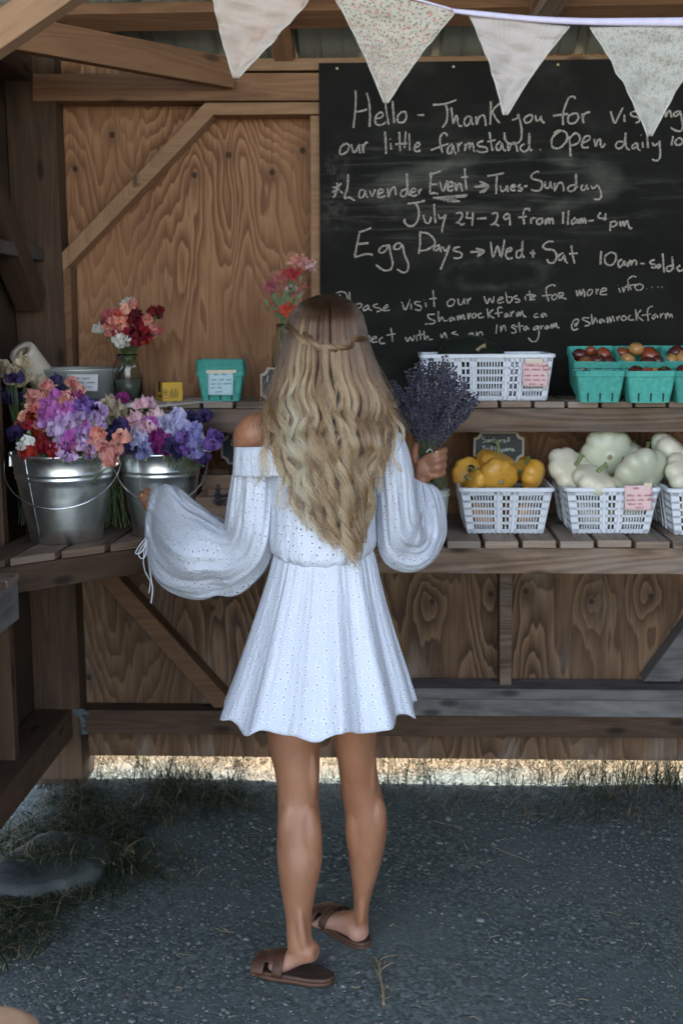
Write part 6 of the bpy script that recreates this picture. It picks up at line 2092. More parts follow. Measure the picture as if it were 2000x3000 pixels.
# sleeves
def lfold(th, t):
    g = .11 * ns(th, t, 10, .7) * (math.exp(-(t / .16) ** 2) + math.exp(-((1 - t) / .14) ** 2) * 1.3)
    big = .11 * math.sin(2 * th + 9 * t) * math.sin(math.pi * t) + .11 * math.sin(3 * th - 13 * t + 1) * math.sin(math.pi * t) + .06 * math.sin(7 * th + 11 * t) * math.sin(math.pi * t) ** .5 + .12 * math.exp(-((math.sin((th + 1.2 + 1.1 * t) / 2)) / .16) ** 2) * math.sin(math.pi * min(1, t * 1.2))
    big += (.034 * math.sin(15 * th + 3 * math.sin(4 * t)) + .020 * math.sin(27 * th + 5 * t)) * (.5 + .5 * math.sin(3 * th + 6 * t) ** 2)
    crease = -.20 * math.exp(-((t - .46) / .035) ** 2) * (1 + math.cos(th - .5)) * .5 - .16 * math.exp(-((t - .80) / .035) ** 2)
    return g + big + crease
loft_cloth("dress_sleeve", [
    (694, 1322, 815, 1345, 2.84, .062), (686, 1372, 825, 1415, 2.85, .082), (675, 1450, 826, 1500, 2.87, .096), (669, 1510, 815, 1585, 2.89, .104), (662, 1535, 782, 1660, 2.93, .110), (632, 1515, 715, 1725, 2.98, .112), (592, 1482, 648, 1752, 3.02, .112), (556, 1460, 575, 1764, 3.06, .110), (528, 1440, 512, 1748, 3.10, .104), (505, 1426, 468, 1714, 3.14, .092), (480, 1420, 440, 1660, 3.18, .074), (458, 1424, 428, 1590, 3.21, .056), (446, 1436, 432, 1530, 3.225, .040), (440, 1444, 434, 1510, 3.235, .032)],
    5, 130, fab.m, lfold, .55)
def rfold(th, t):
    g = .07 * ns(th, t, 11, 2.7) * (math.exp(-(t / .22) ** 2) + math.exp(-((1 - t) / .12) ** 2))
    big = .10 * math.sin(3 * th + 7 * t) * math.sin(math.pi * t) + .07 * math.sin(5 * th - 9 * t)
    big += (.038 * math.sin(15 * th + 3 * math.sin(4 * t) + 1) + .022 * math.sin(26 * th + 5 * t)) * (.5 + .5 * math.sin(3 * th + 6 * t) ** 2)
    crease = -.15 * math.exp(-((t - .5) / .04) ** 2) * (1 + math.cos(th)) * .5 - .12 * math.exp(-((t - .68) / .03) ** 2)
    return g + big + crease
loft_cloth("dress_sleeve", [
    (1082, 1288, 1146, 1244, 2.84, .058), (1084, 1318, 1182, 1284, 2.845, .078), (1086, 1370, 1204, 1346, 2.85, .088), (1092, 1440, 1214, 1415, 2.87, .092), (1098, 1520, 1220, 1470, 2.89, .096), (1104, 1590, 1226, 1498, 2.91, .100), (1126, 1638, 1232, 1502, 2.93, .104), (1172, 1664, 1238, 1502, 2.96, .104), (1226, 1664, 1230, 1500, 2.99, .102), (1276, 1632, 1216, 1494, 3.02, .096), (1304, 1576, 1204, 1480, 3.05, .086), (1305, 1516, 1196, 1460, 3.07, .072), (1298, 1466, 1194, 1434, 3.082, .056), (1284, 1434, 1196, 1408, 3.09, .042), (1268, 1420, 1200, 1392, 3.093, .034)],
    5, 130, fab.m, rfold, .55)
# drawstrings at the left cuff
mb = MB()
Yt = 3.17
def strip(px, wd=.0036):
    P = smooth_path([PY(u, v, Yt - .002 * i) for i, (u, v) in enumerate(px)], 5)
    mb.tube(P, wd, 6, flat=.35)
strip([(432, 1570), (415, 1590), (400, 1612), (398, 1622), (410, 1620), (424, 1604), (432, 1580)])
strip([(432, 1575), (420, 1596), (406, 1618), (410, 1634), (422, 1634), (430, 1610), (433, 1585)])
strip([(430, 1580), (424, 1600), (420, 1640), (424, 1670), (434, 1692), (440, 1705), (436, 1738)])
strip([(434, 1585), (433, 1630), (440, 1680), (444, 1705), (447, 1730), (442, 1768)])
wear(mb.build("drawstring", plainfab, None, smooth=True))
# finger rings
silver = MT("silver_ring", .2, .5, 1.0); silver.col((0.80, 0.79, 0.77))
gold = MT("gold_ring", .25, .5, 1.0); gold.col((0.80, 0.60, 0.28))
def fring(p, ax, r, m):
    q = Vector(ax).to_track_quat('Z', 'Y')
    mb = MB()
    mb.tube([Vector(p) + q @ Vector((r * math.cos(t), r * math.sin(t), 0)) for t in np.linspace(0, 2 * math.pi, 25)], .0011, 6)
    wear(mb.build("finger_ring", m, None, smooth=True))
fring(PY(1277, 1325, 3.114), PY(1292, 1316, 3.12) - PY(1262, 1332, 3.113), .0098, silver.m)
fring(PY(421, 1453, 3.252), PY(412, 1449, 3.262) - PY(432, 1456, 3.248), .0090, gold.m)
# ------------------------------------------------------------------ hair: long waved locks of fine strands over a solid under-mass
HS = np.array([(868, 938, 978), (876, 905, 1008), (890, 882, 1030), (920, 856, 1052), (960, 842, 1062), (1000, 836, 1068), (1050, 824, 1084), (1100, 810, 1102), (1150, 798, 1118), (1200, 788, 1134), (1250, 784, 1146), (1300, 798, 1128), (1350, 818, 1114), (1400, 832, 1106), (1450, 838, 1100), (1500, 850, 1094), (1550, 872, 1082), (1600, 920, 1070), (1660, 985, 1062)], float)
DEP = np.array([(868, .01), (880, .055), (900, .078), (940, .096), (1000, .108), (1060, .110), (1120, .108), (1200, .118), (1280, .136), (1400, .142), (1550, .146), (1680, .152)], float)
YH = np.array([(868, 2.85), (1000, 2.85), (1150, 2.845), (1300, 2.83), (1700, 2.83)], float)
def hsurf(a, v, off=0.0, du=0.0):
    """a in -1..1 across, v photo row -> world (vectorised), off = extra distance outwards"""
    a = np.asarray(a, float); v = np.asarray(v, float)
    uL = np.interp(v, HS[:, 0], HS[:, 1]); uR = np.interp(v, HS[:, 0], HS[:, 2])
    u = (uL + uR) / 2 + a * (uR - uL) / 2 + du
    Yc = np.interp(v, YH[:, 0], YH[:, 1])
    dp = np.interp(v, DEP[:, 0], DEP[:, 1])
    kf = np.interp(v, [1000, 1160, 1300], [.93, .80, .42])
    Y = Yc - (dp + off) * np.sqrt(np.clip(1 - kf * np.clip(a, -1, 1) ** 2, 0.02, 1))
    cx = (u - 1000) / FPX; cy = (1500 - v) / FPX
    D = np.stack([Rt[i] * cx + Up[i] * cy + Fw[i] for i in range(3)], -1)
    t = Y / D[..., 1]
    P = D * t[..., None]
    P[..., 2] += CAM_H
    return P
hm = bpy.data.materials.new("blonde_hair"); hm.use_nodes = True
nt = hm.node_tree; nt.nodes.clear()
out = nt.nodes.new('ShaderNodeOutputMaterial'); hb = nt.nodes.new('ShaderNodeBsdfHairPrincipled')
hb.parametrization = 'COLOR'
at = nt.nodes.new('ShaderNodeAttribute'); at.attribute_name = "tint"
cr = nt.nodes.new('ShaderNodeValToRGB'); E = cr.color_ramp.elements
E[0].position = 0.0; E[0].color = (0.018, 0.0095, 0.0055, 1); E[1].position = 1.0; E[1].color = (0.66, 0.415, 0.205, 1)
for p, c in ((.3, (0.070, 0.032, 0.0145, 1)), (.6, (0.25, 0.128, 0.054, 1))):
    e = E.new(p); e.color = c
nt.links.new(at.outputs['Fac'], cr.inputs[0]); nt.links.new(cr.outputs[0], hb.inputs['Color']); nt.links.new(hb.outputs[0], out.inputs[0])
hb.inputs['Roughness'].default_value = .27; hb.inputs['Radial Roughness'].default_value = .38
um = MT("under_hair", .6, .3)
uvh = um.coord('UV')
f = um.noise(um.scale(uvh, (90, 1.5, 1)), 1.0, 4, .6)
um.col(um.ramp(f, [(.3, (0.05, 0.028, 0.016)), (.7, (0.20, 0.12, 0.068))]))
um.bump(f, .8, .01)
# under-mass: closed volume
mb = MB()
rings = []
vs_ = list(np.arange(870, 1440, 12.0))
for v in vs_:
    k = (.93 if v < 1000 else .90) if v < 1250 else .90 - .45 * (v - 1250) / 190
    th = np.linspace(0, 2 * math.pi, 56, endpoint=False)
    back = hsurf(np.cos(th) * k, np.full_like(th, v), -.014)
    # inner (front) half hugs the head or back
    Yc = np.interp(v, YH[:, 0], YH[:, 1]); dp = np.interp(v, DEP[:, 0], DEP[:, 1])
    rw = []
    for i in range(56):
        p = Vector(back[i])
        if math.sin(th[i]) > 0:
            fr = (dp - .035) if v > 1130 else -(dp * .45)
            p = Vector((p.x, Yc - fr * (math.sin(th[i]) * .5 + .5) - (1 - math.sin(th[i])) * .0 - dp * .25 * (1 - math.sin(th[i])), p.z))
        rw.append(p)
    rings.append(rw)
mb.rings(rings)
hair = mb.build("hair", um.m, None, smooth=True)
hair.parent = person
# strands
hr = np.random.default_rng(21)
NP = 36
END = np.array([(-1, 1450), (-.8, 1540), (-.5, 1585), (-.2, 1600), (.1, 1625), (.45, 1660), (.7, 1635), (.9, 1570), (1, 1480)], float)
pos = []; tint = []; rad = []
def add_lock(a0, v0, v1, layer, ns, spread, amp, wl, ph, bright, curl=1.0, du_fn=None, v_on=1060, tipk=.65, rooty=1.0, var=.11, cutv=.05):
    T = np.linspace(0, 1, NP)
    drift = hr.normal(0, .055)
    o1 = hr.normal(0, 1, (ns, 1)); o2 = hr.normal(0, 1, (ns, 1))
    cut = 1 - np.abs(hr.normal(0, cutv, (ns, 1)))
    Tm = T[None, :] * cut
    tip = 1 - tipk * np.clip((Tm - .55) / .45, 0, 1) ** 1.3
    vv = v0 + (v1 - v0) * Tm
    g2 = np.clip((vv - v_on) / 180, 0, 1)
    phs = 2 * math.pi * (vv - 1000) / (wl * (1.12 - .22 * Tm) * (1 + hr.normal(0, .035, (ns, 1)))) + ph
    duS = amp * g2 * np.sin(phs + o1 * .13) + o1 * spread * (.55 + .45 * np.clip((vv - 900) / 250, 0, 1)) * tip
    if du_fn is not None: duS = duS + du_fn(Tm)
    off = layer * np.clip((vv - 866) / 60, .3, 1) + .0055 * g2 * curl * np.cos(phs) + o2 * .0028 * tip + hr.normal(0, .0010, (ns, 1))
    fz = hr.normal(0, .55, (ns, NP)) * g2
    P = hsurf(np.broadcast_to(a0 + drift * Tm ** 2, vv.shape), vv, off, duS + fz)
    pos.append(P)
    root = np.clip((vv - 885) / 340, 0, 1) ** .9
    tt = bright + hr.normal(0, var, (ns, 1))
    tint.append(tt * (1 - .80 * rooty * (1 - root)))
    rad.append(np.broadcast_to(0.00082 - .00046 * T[None, :], (ns, NP)))
# under layer: dark and calm, ends a little earlier
for i in range(170):
    a0 = hr.uniform(-1, 1)
    vend = np.interp(a0, END[:, 0], END[:, 1]) - 120 - abs(hr.normal(0, 60))
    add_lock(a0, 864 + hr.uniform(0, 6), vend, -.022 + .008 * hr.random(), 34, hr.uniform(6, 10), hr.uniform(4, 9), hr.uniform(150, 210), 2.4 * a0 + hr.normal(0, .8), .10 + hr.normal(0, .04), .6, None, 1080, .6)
def locks(n, l0, l1, ns, sp, amp, tone, sd, tipk, var):
    A0 = np.linspace(-.98, .98, n) + hr.normal(0, .05, n)
    hr.shuffle(A0)
    for i, a0 in enumerate(A0):
        a0 = float(np.clip(a0, -1, 1))
        vend = np.interp(a0, END[:, 0], END[:, 1]) + 22 - abs(hr.normal(0, 62))
        br = tone + hr.normal(0, sd) + (.08 if a0 < -.25 else 0)
        add_lock(a0, 864 + hr.uniform(0, 6), vend, l0 + (l1 - l0) * i / n, ns, hr.uniform(*sp), hr.uniform(*amp), hr.uniform(138, 185), 2.0 * math.sin(2.2 * a0 + .4) + hr.normal(0, .6), br, 1.0, None, 1040, tipk, 1.0, var, .085)
locks(44, -.009, .001, 46, (3.0, 5.5), (9, 15), .22, .07, .6, .11)
locks(30, .005, .015, 50, (2.2, 4.2), (12, 18), .60, .14, .72, .13)
# face framing pieces let down from under the twist
for a0, v1 in ((-.05, 1330), (.16, 1300), (.02, 1400), (.30, 1380)):
    add_lock(a0, 1010, v1, .013, 34, 4.0, 11, 170, hr.uniform(0, 6), .62, 1.0, None, 1030, .8, .25)
# fly-away wisps past the silhouette
for i in range(90):
    sd = hr.choice([-1, 1])
    amp_ = hr.uniform(8, 60)
    add_lock(sd * hr.uniform(.8, 1.0), hr.uniform(880, 1000), hr.uniform(1180, 1430), .004, 2, 7.0, hr.uniform(4, 10), hr.uniform(140, 200), hr.uniform(0, 6), .38, 1.0, lambda T, s=sd, q=amp_: s * q * T ** 2.2)
for (ae, ve, push) in ((-.95, 1430, -95), (-.9, 1500, -60), (-.98, 1400, -50), (.97, 1390, 70), (.95, 1300, 55), (.9, 1450, 25)):
    add_lock(ae, 900, ve, .006, 26, 4.0, 7, 140, 1.0, .72, 1.0, lambda T, q=push: q * np.clip((T - .55) / .45, 0, 1) ** 1.5)
pos = np.concatenate(pos); tint = np.concatenate(tint); rad = np.concatenate(rad)
# the two twisted sections meeting at the back of the head
def twist(path, r0, r1, turns, n):
    P = smooth_path([Vector(hsurf(a, v, .012)) for a, v in path], 10)
    m = len(P)
    S = np.linspace(0, 1, NP)
    idx = S * (m - 1)
    base = np.array([[np.interp(idx, range(m), [p[c] for p in P])] for c in range(3)])[:, 0, :].T
    tan = np.gradient(base, axis=0); tan /= np.linalg.norm(tan, axis=1)[:, None]
    nb = np.cross(tan, np.array([0, 1.0, 0])); nb /= np.linalg.norm(nb, axis=1)[:, None]
    bb = np.cross(tan, nb)
    outp, tn = [], []
    for ply in range(2):
        for k in range(n):
            rho = math.sqrt(hr.uniform(0, 1)); phi0 = hr.uniform(0, 6.28)
            r = (r0 + (r1 - r0) * S)
            ang = ply * math.pi + turns * 2 * math.pi * S
            cx, cy = np.cos(ang) * r * .55, np.sin(ang) * r * .55
            lx, ly = np.cos(phi0 + ang) * r * .5 * rho, np.sin(phi0 + ang) * r * .5 * rho
            outp.append(base + nb * (cx + lx)[:, None] + bb * (cy + ly)[:, None])
            tn.append(np.full(NP, .47 + hr.normal(0, .15)))
    return np.array(outp), np.array(tn)
tw1 = twist([(-.98, 962), (-.72, 975), (-.42, 995), (-.12, 1012), (.12, 1020), (.30, 1018)], .0150, .0100, 1.5, 190)
tw2 = twist([(1.0, 985), (.82, 995), (.58, 1008), (.36, 1018), (.2, 1022)], .0135, .010, 1.0, 150)
def make_curves(name, P, Tn, R, parent):
    hcv = bpy.data.hair_curves.new(name)
    n = P.shape[0]
    hcv.add_curves([P.shape[1]] * n)
    hcv.attributes['position'].data.foreach_set('vector', P.astype(np.float32).ravel())
    ra = hcv.attributes.get('radius') or hcv.attributes.new('radius', 'FLOAT', 'POINT')
    ra.data.foreach_set('value', np.ascontiguousarray(R, dtype=np.float32).ravel())
    ta = hcv.attributes.new('tint', 'FLOAT', 'POINT')
    ta.data.foreach_set('value', np.ascontiguousarray(np.clip(Tn, 0, 1), dtype=np.float32).ravel())
    hcv.materials.append(hm)
    o = bpy.data.objects.new(name, hcv)
    C.objects.link(o)
    o.parent = parent
    return o
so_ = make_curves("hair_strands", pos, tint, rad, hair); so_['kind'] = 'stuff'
for nm, (P_, T_) in (("hair_twist", tw1), ("hair_twist", tw2)):
    o = make_curves(nm, P_, T_, np.full(P_.shape[:2], .0007), hair)

# ------------------------------------------------------------------ the held lavender
LY = 3.155
bp = PY(1250, 1322, LY)
lav = empty("lavender_bunch", bp, 0, "bunch of dried purple lavender held in the woman's right hand", "lavender")
stm = plain("lavender_stem", (0.085, 0.095, 0.05), .7, .3, 80)
mb = MB()
ns_ = 0
extra = MB()
for i in range(135):
    ph = random.uniform(-1, 1)
    ang = R_(-31 + 0) * 0 + R_(6 + ph * 38 + random.gauss(0, 4))
    Rm = 262 - 70 * abs(ph) ** 2 if ph < .3 else 262 - 70 * ph
    rr_ = Rm * random.uniform(.38, 1.0)
    u = 1250 + math.sin(ang) * rr_; v = 1322 - math.cos(ang) * rr_
    Y = LY + random.gauss(0, .022) - .01
    tip = PY(u, v, Y)
    d = (tip - bp).normalized()
    d2 = (d + Vector((random.gauss(0, .10), random.gauss(0, .10), random.gauss(0, .06)))).normalized()
    b0 = tip - d2 * .062
    if ns_ < 99:
        spike(lav, b0 - bp, d2, random.uniform(1.0, 1.45)); ns_ += 1
    else:
        sm_ = random.choice(SPK); q_ = d2.to_track_quat('Z', 'Y'); k_ = random.uniform(.95, 1.3)
        extra.quadset([(q_ @ (vv.co * k_)) + (b0 - bp) for vv in sm_.vertices], [tuple(pp_.vertices) for pp_ in sm_.polygons])
    bu = PY(1250 + random.gauss(0, 9), 1330, LY + random.gauss(0, .008)) - bp
    bt = PY(1284 + random.gauss(0, 11), 1424 + random.uniform(-14, 12), LY - .005 + random.gauss(0, .008)) - bp
    mb.tube(smooth_path([b0 - bp, (b0 - bp).lerp(bu, .6), bu, bt], 3), .0012, 4)
mb.build("stem", stm, lav, smooth=True)
ex_ = extra.build("flower_spikes", LAVM, lav); ex_["kind"] = "stuff"
teal = plain("teal_string", (0.05, 0.30, 0.28), .6, .1); cream = plain("pale_ribbon", (0.62, 0.62, 0.54), .7, .05)
mb = MB()
for k in range(4):
    c0 = PY(1248, 1336 + k * 2.2, LY) - bp
    mb.tube([c0 + Vector((.019 * math.cos(t), .017 * math.sin(t), .004 * math.sin(t * 1))) for t in np.linspace(0, 2 * math.pi, 21)], .0016, 5)
mb.build("string", teal, lav, smooth=True)
mb = MB()
mb.tube(smooth_path([PY(u, v, LY - .024) - bp for u, v in [(1248, 1326), (1258, 1316), (1266, 1322), (1272, 1330), (1264, 1328), (1256, 1330)]], 4), .0028, 6, flat=.5)
mb.build("ribbon", cream, lav, smooth=True)
# ------------------------------------------------------------------ loose gravel, grass, straw, twig, stone
def ico_variants(k):
    t = (1 + 5 ** .5) / 2
    V = np.array([(-1, t, 0), (1, t, 0), (-1, -t, 0), (1, -t, 0), (0, -1, t), (0, 1, t), (0, -1, -t), (0, 1, -t), (t, 0, -1), (t, 0, 1), (-t, 0, -1), (-t, 0, 1)]) / math.sqrt(1 + t * t)
    F = np.array([(0, 11, 5), (0, 5, 1), (0, 1, 7), (0, 7, 10), (0, 10, 11), (1, 5, 9), (5, 11, 4), (11, 10, 2), (10, 7, 6), (7, 1, 8), (3, 9, 4), (3, 4, 2), (3, 2, 6), (3, 6, 8), (3, 8, 9), (4, 9, 5), (2, 4, 11), (6, 2, 10), (8, 6, 7), (9, 8, 1)])
    return [V * rng.uniform(.75, 1.25, (12, 1)) for _ in range(k)], F
IV, IF = ico_variants(10)
def scatter(name, P, S, mat, flat=.6):
    n = len(P)
    k = rng.integers(0, len(IV), n)
    base = np.array(IV)[k]
    a = rng.uniform(0, 6.28, n); ca, sa = np.cos(a), np.sin(a)
    sx, sy, sz = S * rng.uniform(.7, 1.4, n), S * rng.uniform(.7, 1.2, n), S * flat * rng.uniform(.6, 1.2, n)
    x, y, z = base[..., 0] * sx[:, None], base[..., 1] * sy[:, None], base[..., 2] * sz[:, None]
    V = np.stack([x * ca[:, None] - y * sa[:, None] + P[:, 0:1], x * sa[:, None] + y * ca[:, None] + P[:, 1:2], z + P[:, 2:3]], -1).reshape(-1, 3)
    F = (IF[None] + (np.arange(n) * 12)[:, None, None]).reshape(-1, 3)
    return np_mesh(name, V, F, mat)
pm = MT("gravel_stones", .85, .25)
pr_ = pm.isl()
pc = pm.ramp(pr_, [(0, (0.064, 0.078, 0.074)), (.5, (0.118, 0.137, 0.130)), (.88, (0.177, 0.197, 0.188)), (.96, (0.225, 0.243, 0.233)), (.985, (0.17, 0.13, 0.115)), (1.0, (0.27, 0.275, 0.27))])
pm.col(pm.mix(pm.math('MULTIPLY', pm.noise(pm.coord(), 300, 3), .4), pc, (0.05, 0.056, 0.06)))
n = 30000
X = rng.uniform(-1.5, 1.35, n); Y = rng.uniform(2.2, 4.0, n) 
den = .5 + .5 * np.sin(X * 2.3 + 1.1 * np.sin(Y * 2.1)) * np.sin(Y * 3.1 + 2 * np.sin(X * 1.7))
keep = rng.uniform(0, 1, n) < .30 + .7 * den
X, Y = X[keep], Y[keep]
S = np.clip(rng.lognormal(math.log(.0032), .42, len(X)), .0014, .013)
o = scatter("gravel", np.stack([X, Y, S * .15], -1), S, pm.m)
tag(o, "loose grey gravel stones strewn over the floor", "gravel", None, 'stuff')

# grass
def blades(name, base, L, lean, wid, mat, droop=.6, seg=4):
    """thin curved blades: base (n,3), L length (n,), lean = sideways vector (n,2)"""
    n = len(base)
    T = np.linspace(0, 1, seg + 1)
    P = np.zeros((n, seg + 1, 3))
    P[..., 0] = base[:, 0:1] + lean[:, 0:1] * L[:, None] * (T ** 1.5)[None]
    P[..., 1] = base[:, 1:2] + lean[:, 1:2] * L[:, None] * (T ** 1.5)[None]
    P[..., 2] = np.maximum(base[:, 2:3] + L[:, None] * (T - droop * T ** 2.3)[None], .002)
    sd = np.stack([-lean[:, 1], lean[:, 0]], -1); sd = sd / (np.linalg.norm(sd, axis=1)[:, None] + 1e-6)
    a = rng.uniform(0, 6.28, n); sd = np.stack([np.cos(a), np.sin(a)], -1) * .7 + sd * .3
    w_ = (wid[:, None] * (1 - .85 * T ** 1.5)[None])
    Lf = P.copy(); Rg = P.copy()
    Lf[..., 0] += sd[:, 0:1] * w_; Lf[..., 1] += sd[:, 1:2] * w_
    Rg[..., 0] -= sd[:, 0:1] * w_; Rg[..., 1] -= sd[:, 1:2] * w_
    V = np.stack([Lf, Rg], 2).reshape(-1, 3)
    b = (np.arange(n) * (seg + 1) * 2)[:, None]
    F = []
    for k in range(seg):
        F.append(np.stack([b[:, 0] + 2 * k, b[:, 0] + 2 * k + 1, b[:, 0] + 2 * k + 3, b[:, 0] + 2 * k + 2], -1))
    return np_mesh(name, V, np.concatenate(F), mat, smooth=True)
def grass_mat(name, a, b_, c_=None, k=.85):
    M = MT(name, .6, .25)
    st = [(0, a), (.6, b_)] + ([(k, b_), (min(1, k + .03), c_)] if c_ else [])
    c = M.ramp(M.isl(), st)
    M.col(c)
    tl = M.n('BsdfTranslucent', {0: c}); mx = M.n('MixShader', {0: .3, 1: M.b.outputs[0], 2: tl.outputs[0]})
    M.nt.links.new(mx.outputs[0], M.out.inputs[0])
    return M.m
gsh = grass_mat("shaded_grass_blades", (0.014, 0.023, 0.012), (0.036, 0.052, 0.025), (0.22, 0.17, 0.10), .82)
dry0 = grass_mat('dry_litter_blades', (0.10, 0.075, 0.045), (0.24, 0.18, 0.11))
def patch(n, fx, fy, zc=0.0, clump=None):
    x, y = fx(n), fy(n)
    return np.stack([x, y, np.full(n, zc)], -1)
def mkgrass(name, lab, B_, lo, hi, mat, lean=.8, droop=.6, w0=.0011, w1=.0024):
    n = len(B_)
    L = rng.uniform(lo, hi, n)
    a = rng.uniform(0, 6.28, n); r = rng.uniform(.1, lean, n)
    o = blades(name, B_, L, np.stack([np.cos(a) * r, np.sin(a) * r], -1), rng.uniform(w0, w1, n), mat, droop)
    return tag(o, lab, name.replace('_', ' '), None, 'stuff')
# tufts along the foot of the back wall
cx = rng.uniform(-1.15, 1.25, 140); cy = 3.70 + rng.uniform(0, .36, 140) ** 1.0
cx = np.concatenate([cx, rng.uniform(-1.1, -.55, 50), rng.uniform(.55, 1.2, 40)]); cy = np.concatenate([cy, rng.uniform(3.55, 3.98, 50), rng.uniform(3.62, 3.98, 40)])
wts = rng.integers(0, len(cx), 1900)
B1 = np.stack([cx[wts] + rng.normal(0, .045, 1900), np.clip(cy[wts] + rng.normal(0, .035, 1900), 3.4, 4.06), np.zeros(1900)], -1)
mkgrass("grass", "dark green grass tufts along the foot of the back wall", B1, .03, .11, gsh, 1.9, .85)
tx, ty = [], []
for u, k in ((300, 26), (430, 40), (500, 70), (545, 60), (610, 30), (700, 20), (1160, 34), (1230, 20), (1500, 24), (1590, 40), (1680, 60), (1760, 70), (1850, 90), (1930, 110), (1990, 110)):
    c_ = PY(u, 2280, 3.98); m = k
    tx.append(c_.x + rng.normal(0, .03, m)); ty.append(3.98 + rng.normal(0, .04, m))
B1b = np.stack([np.concatenate(tx), np.concatenate(ty), np.zeros(sum(map(len, tx)))], -1)
mkgrass("grass", "taller ragged weeds crossing the sunlit gap under the back wall", B1b, .08, .19, gsh, .8, .45, .0011, .0022)
nn_ = 900
B1c = np.stack([rng.uniform(-1.2, 1.3, nn_), 4.06 - rng.exponential(.13, nn_), np.zeros(nn_)], -1)
mkgrass("dry_grass", "dry pale blades lying along the foot of the back wall", B1c, .04, .13, dry0, 2.0, .9, .0010, .0022)
# grass creeping in from the left around the flat stone
cl_ = [(120, 2420, 16), (60, 2480, 22), (200, 2440, 10), (330, 2470, 8), (360, 2540, 8), (260, 2400, 8), (90, 2620, 26), (40, 2680, 26), (150, 2600, 12), (20, 2580, 22), (230, 2350, 10), (420, 2400, 6), (460, 2560, 4), (300, 2620, 4), (20, 2760, 14), (200, 2560, 6), (520, 2330, 8), (640, 2350, 8)]
bx, by = [], []
for u, v, k in cl_:
    p = PZ(u, v, 0); m = k * 34
    bx.append(p.x + rng.normal(0, .055, m)); by.append(p.y + rng.normal(0, .06, m))
B2 = np.stack([np.concatenate(bx), np.concatenate(by), np.zeros(sum(map(len, bx)))], -1)
pst = PZ(170, 2570, 0)
B2[:400, 0] = pst.x + rng.normal(0, .11, 400); B2[:400, 1] = pst.y + rng.normal(0, .05, 400); B2[:400, 2] = .062
mkgrass("grass", "flattened dark grass creeping over the gravel from the left wall", B2, .03, .13, gsh, 2.0, .90, .0013, .0028)
# dry sunlit grass beyond the gap
dry = grass_mat("dry_grass_blades", (0.085, 0.058, 0.030), (0.34, 0.26, 0.16), (0.07, 0.08, 0.03), .86)
n = 22000
B3 = np.stack([rng.uniform(-2.2, 2.4, n), 4.13 + rng.exponential(.75, n), np.zeros(n)], -1)
mkgrass("dry_grass", "sunlit dry straw coloured grass beyond the back wall", B3, .03, .13, dry, 1.3, .7, .0012, .003)
# wiry dead weeds standing in the gap under the wall
wd = plain("dead_weed_stem", (0.10, 0.075, 0.045), .8, .3, 60)
WS = [(255, 2240), (330, 2235), (420, 2245), (520, 2250), (640, 2250), (700, 2250), (770, 2245), (1150, 2245), (1210, 2240), (1270, 2250), (1340, 2255), (1420, 2250), (1480, 2245), (1560, 2250), (1640, 2255), (1740, 2245), (1800, 2250), (1850, 2240), (1910, 2250), (1960, 2245)]
for i, (u, v) in enumerate(WS):
    p = PY(u, v, 4.10); base = Vector((p.x, 4.10 + random.uniform(-.03, .10), 0))
    root = empty("dead_weed", base, 0, "wiry dead weed standing in the bright gap under the back wall", "weed", "dead weeds in the gap under the wall")
    mb = MB()
    for k in range(random.randint(4, 7)):
        d = Vector((random.uniform(-.8, .8), random.uniform(-.5, .5), 1)); L = random.uniform(.12, .26)
        q = [Vector((random.uniform(-.03, .03), random.uniform(-.02, .02), 0))]
        for s in range(4): 
            d = d + Vector((random.uniform(-.5, .5), random.uniform(-.3, .3), random.uniform(-.3, .1))); q.append(q[-1] + d.normalized() * L / 4)
        mb.tube(q, [.0013, .0012, .001, .0008, .0005], 4)
        for s in (1, 2, 3):
            e = q[s] + Vector((random.uniform(-1, 1), random.uniform(-1, 1), random.uniform(0, .8))).normalized() * random.uniform(.02, .06)
            mb.tube([q[s], e], .0007, 4)
    mb.build("stem", wd, root)
    mb = MB()
    for k in range(26):
        c = Vector((random.gauss(0, .05), random.gauss(0, .03), abs(random.gauss(.05, .04)))); s = random.uniform(.004, .009)
        a = Vector((random.gauss(0, 1), random.gauss(0, 1), random.gauss(0, 1))).normalized(); b2 = a.cross(Vector((.3, .5, .8))).normalized()
        mb.quadset([c, c + (a + b2) * s, c + a * 2 * s, c + (a - b2) * s], [(0, 1, 2, 3)])
    mb.build("leaf", gsh, root)["kind"] = "stuff"
# straw bits
strawm = grass_mat("straw_bits", (0.30, 0.23, 0.13), (0.50, 0.40, 0.25), (0.20, 0.09, 0.05), .9)
mb = MB()
SB = [(1040, 2170 + 560, .05), (1530, 2612, .045), (1790, 2680, .05), (1420, 2680, .02), (1755, 2750, .02), (545, 2800, .03), (375, 2920, .035), (1390, 2988, .032), (1705, 2900, .018), (1640, 2950, .05), (1500, 2505, .16), (1900, 2430, .12), (1310, 2420, .10), (660, 2728, .06), (315, 2740, .03), (1345, 2830, .02), (1390, 2865, .02), (1250, 2560, .02), (1560, 2390, .10), (470, 2360, .12), (250, 2660, .02)]
for u, v, L in SB + [(random.uniform(0, 2000), random.uniform(2340, 2990), random.uniform(.008, .03)) for _ in range(90)]:
    p = PZ(u, v, 0.004); a = random.uniform(-.9, .9)
    d = Vector((math.cos(a), math.sin(a), 0)) * L / 2; k = Vector((0, 0, random.uniform(0, .006))) + Vector((-d.y, d.x, 0)) * random.uniform(-.25, .25)
    mb.tube(smooth_path([p - d, p + k, p + d + Vector((0, 0, random.uniform(0, .006)))], 4), random.uniform(.0007, .0018), 5, flat=.5)
o = mb.build("straw", strawm, None); tag(o, "scattered bits of dry straw and leaf on the gravel", "straw", None, 'stuff')
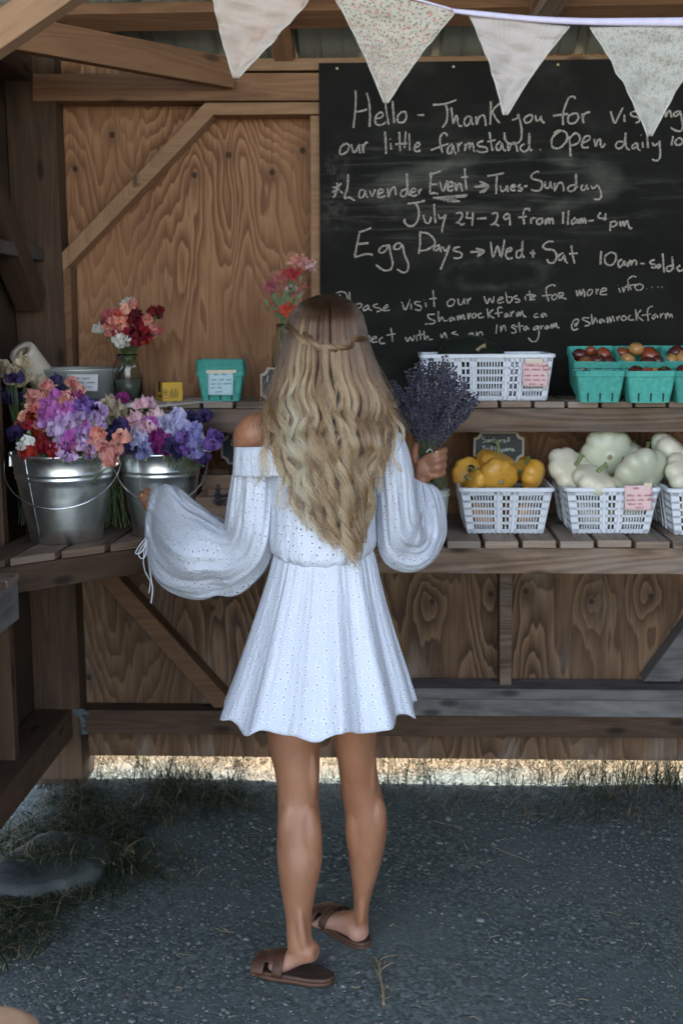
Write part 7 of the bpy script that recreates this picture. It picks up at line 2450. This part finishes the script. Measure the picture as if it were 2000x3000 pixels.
# dry twig
tw_ = plain("twig_bark", (0.24, 0.18, 0.11), .8, .3, 80)
base = PZ(1125, 2935, .006)
twig = empty("dry_twig", base, 0, "small dry branching twig lying on the gravel behind the sandals", "twig")
mb = MB()
def tp(px): return [PZ(u, v, .006 + .004 * i) - base for i, (u, v) in enumerate(px)]
mb.tube(smooth_path(tp([(1123, 2945), (1122, 2900), (1115, 2870), (1112, 2840), (1113, 2815)]), 4), [.0042] * 6 + [.003] * 6 + [.002] * 5, 7)
mb.build("branch", tw_, twig, smooth=True)
for px in ([(1122, 2905), (1132, 2893), (1140, 2890)], [(1113, 2815), (1125, 2806), (1162, 2798)], [(1115, 2870), (1105, 2850), (1090, 2825)], [(1112, 2845), (1125, 2835), (1140, 2825), (1155, 2822)], [(1112, 2850), (1106, 2820), (1098, 2805)]):
    mb = MB(); P = smooth_path(tp(px), 4)
    mb.tube(P, list(np.linspace(.0022, .0009, len(P))), 6); mb.build("branch", tw_, twig, smooth=True)
mb = MB()
for i in range(40):
    u, v = random.choice([(1092, 2828), (1130, 2840), (1135, 2855), (1100, 2835), (1138, 2888)])
    p = PZ(u + random.gauss(0, 8), v + random.gauss(0, 8), .012) - base; s = .004
    a = Vector((random.gauss(0, 1), random.gauss(0, 1), random.gauss(0, .5))).normalized(); b2 = a.cross(Vector((.2, .1, 1))).normalized()
    mb.quadset([p, p + (a + b2 * .5) * s, p + a * 2 * s, p + (a - b2 * .5) * s], [(0, 1, 2, 3)])
mb.build("leaf", plain("dry_leaf", (0.13, 0.12, 0.055), .8, .3), twig)
# flat stone half sunk in grass on the left
stm_ = MT("grey_stone", .85, .25)
sc_ = stm_.coord()
stm_.col(stm_.ramp(stm_.noise(sc_, 9, 6, .65), [(.3, (0.026, 0.031, 0.031)), (.7, (0.066, 0.075, 0.073))]))
stm_.bump(stm_.noise(sc_, 26, 6, .65), .6, .015)
pts = [PZ(u, v, 0) for u, v in [(-60, 2590), (40, 2540), (110, 2500), (230, 2492), (312, 2505), (318, 2545), (290, 2600), (200, 2640), (90, 2660), (-60, 2650)]]
mb = MB()
ctr = sum(pts, Vector()) / len(pts)
N_ = 60
def edge_pt(t):
    x = t * len(pts); i = int(x) % len(pts); f_ = x - int(x)
    return pts[i].lerp(pts[(i + 1) % len(pts)], f_)
from mathutils import noise as mnoise
def rg_(k, z, am=.006):
    out = []
    for i in range(N_):
        p = edge_pt(i / N_); p = ctr + (p - ctr) * k
        h = mnoise.fractal(Vector((p.x * 9, p.y * 9, z * 4)), 1.0, 2.0, 4)
        q = p + (p - ctr).normalized() * h * .012
        out.append(Vector((q.x, q.y, z + h * am)))
    return out
mb.rings([rg_(1.03, -.02, 0), rg_(1.015, .01), rg_(1.0, .045), rg_(.985, .056), rg_(.93, .062, .012), rg_(.75, .066, .016), rg_(.5, .067, .016), rg_(.25, .067, .012), rg_(.05, .067, .004)])
o = mb.build("flat_stone", stm_.m, None, smooth=True)
tag(o, "flat grey stone half hidden by grass at the left", "stone")
# sawn post close to the camera at the lower left corner
post = empty("wooden_post", PY(-62, 3022, 1.25), 0, "pale rounded post top very near the camera in the lower left corner", "post")
pz_ = post.location.z
mb = MB(); mb.lathe([(.075, -pz_), (.075, -.03), (.070, -.012), (.055, -.002), (.0005, .0)], 28)
mb.build("shaft", PALE, post, smooth=True)
mb = MB(); mb.lathe([(.0758, -.055), (.077, -.053), (.077, -.046), (.0758, -.044)], 28)
mb.build("band", wirem.m, post, smooth=True)
bpy.context.view_layer.update()
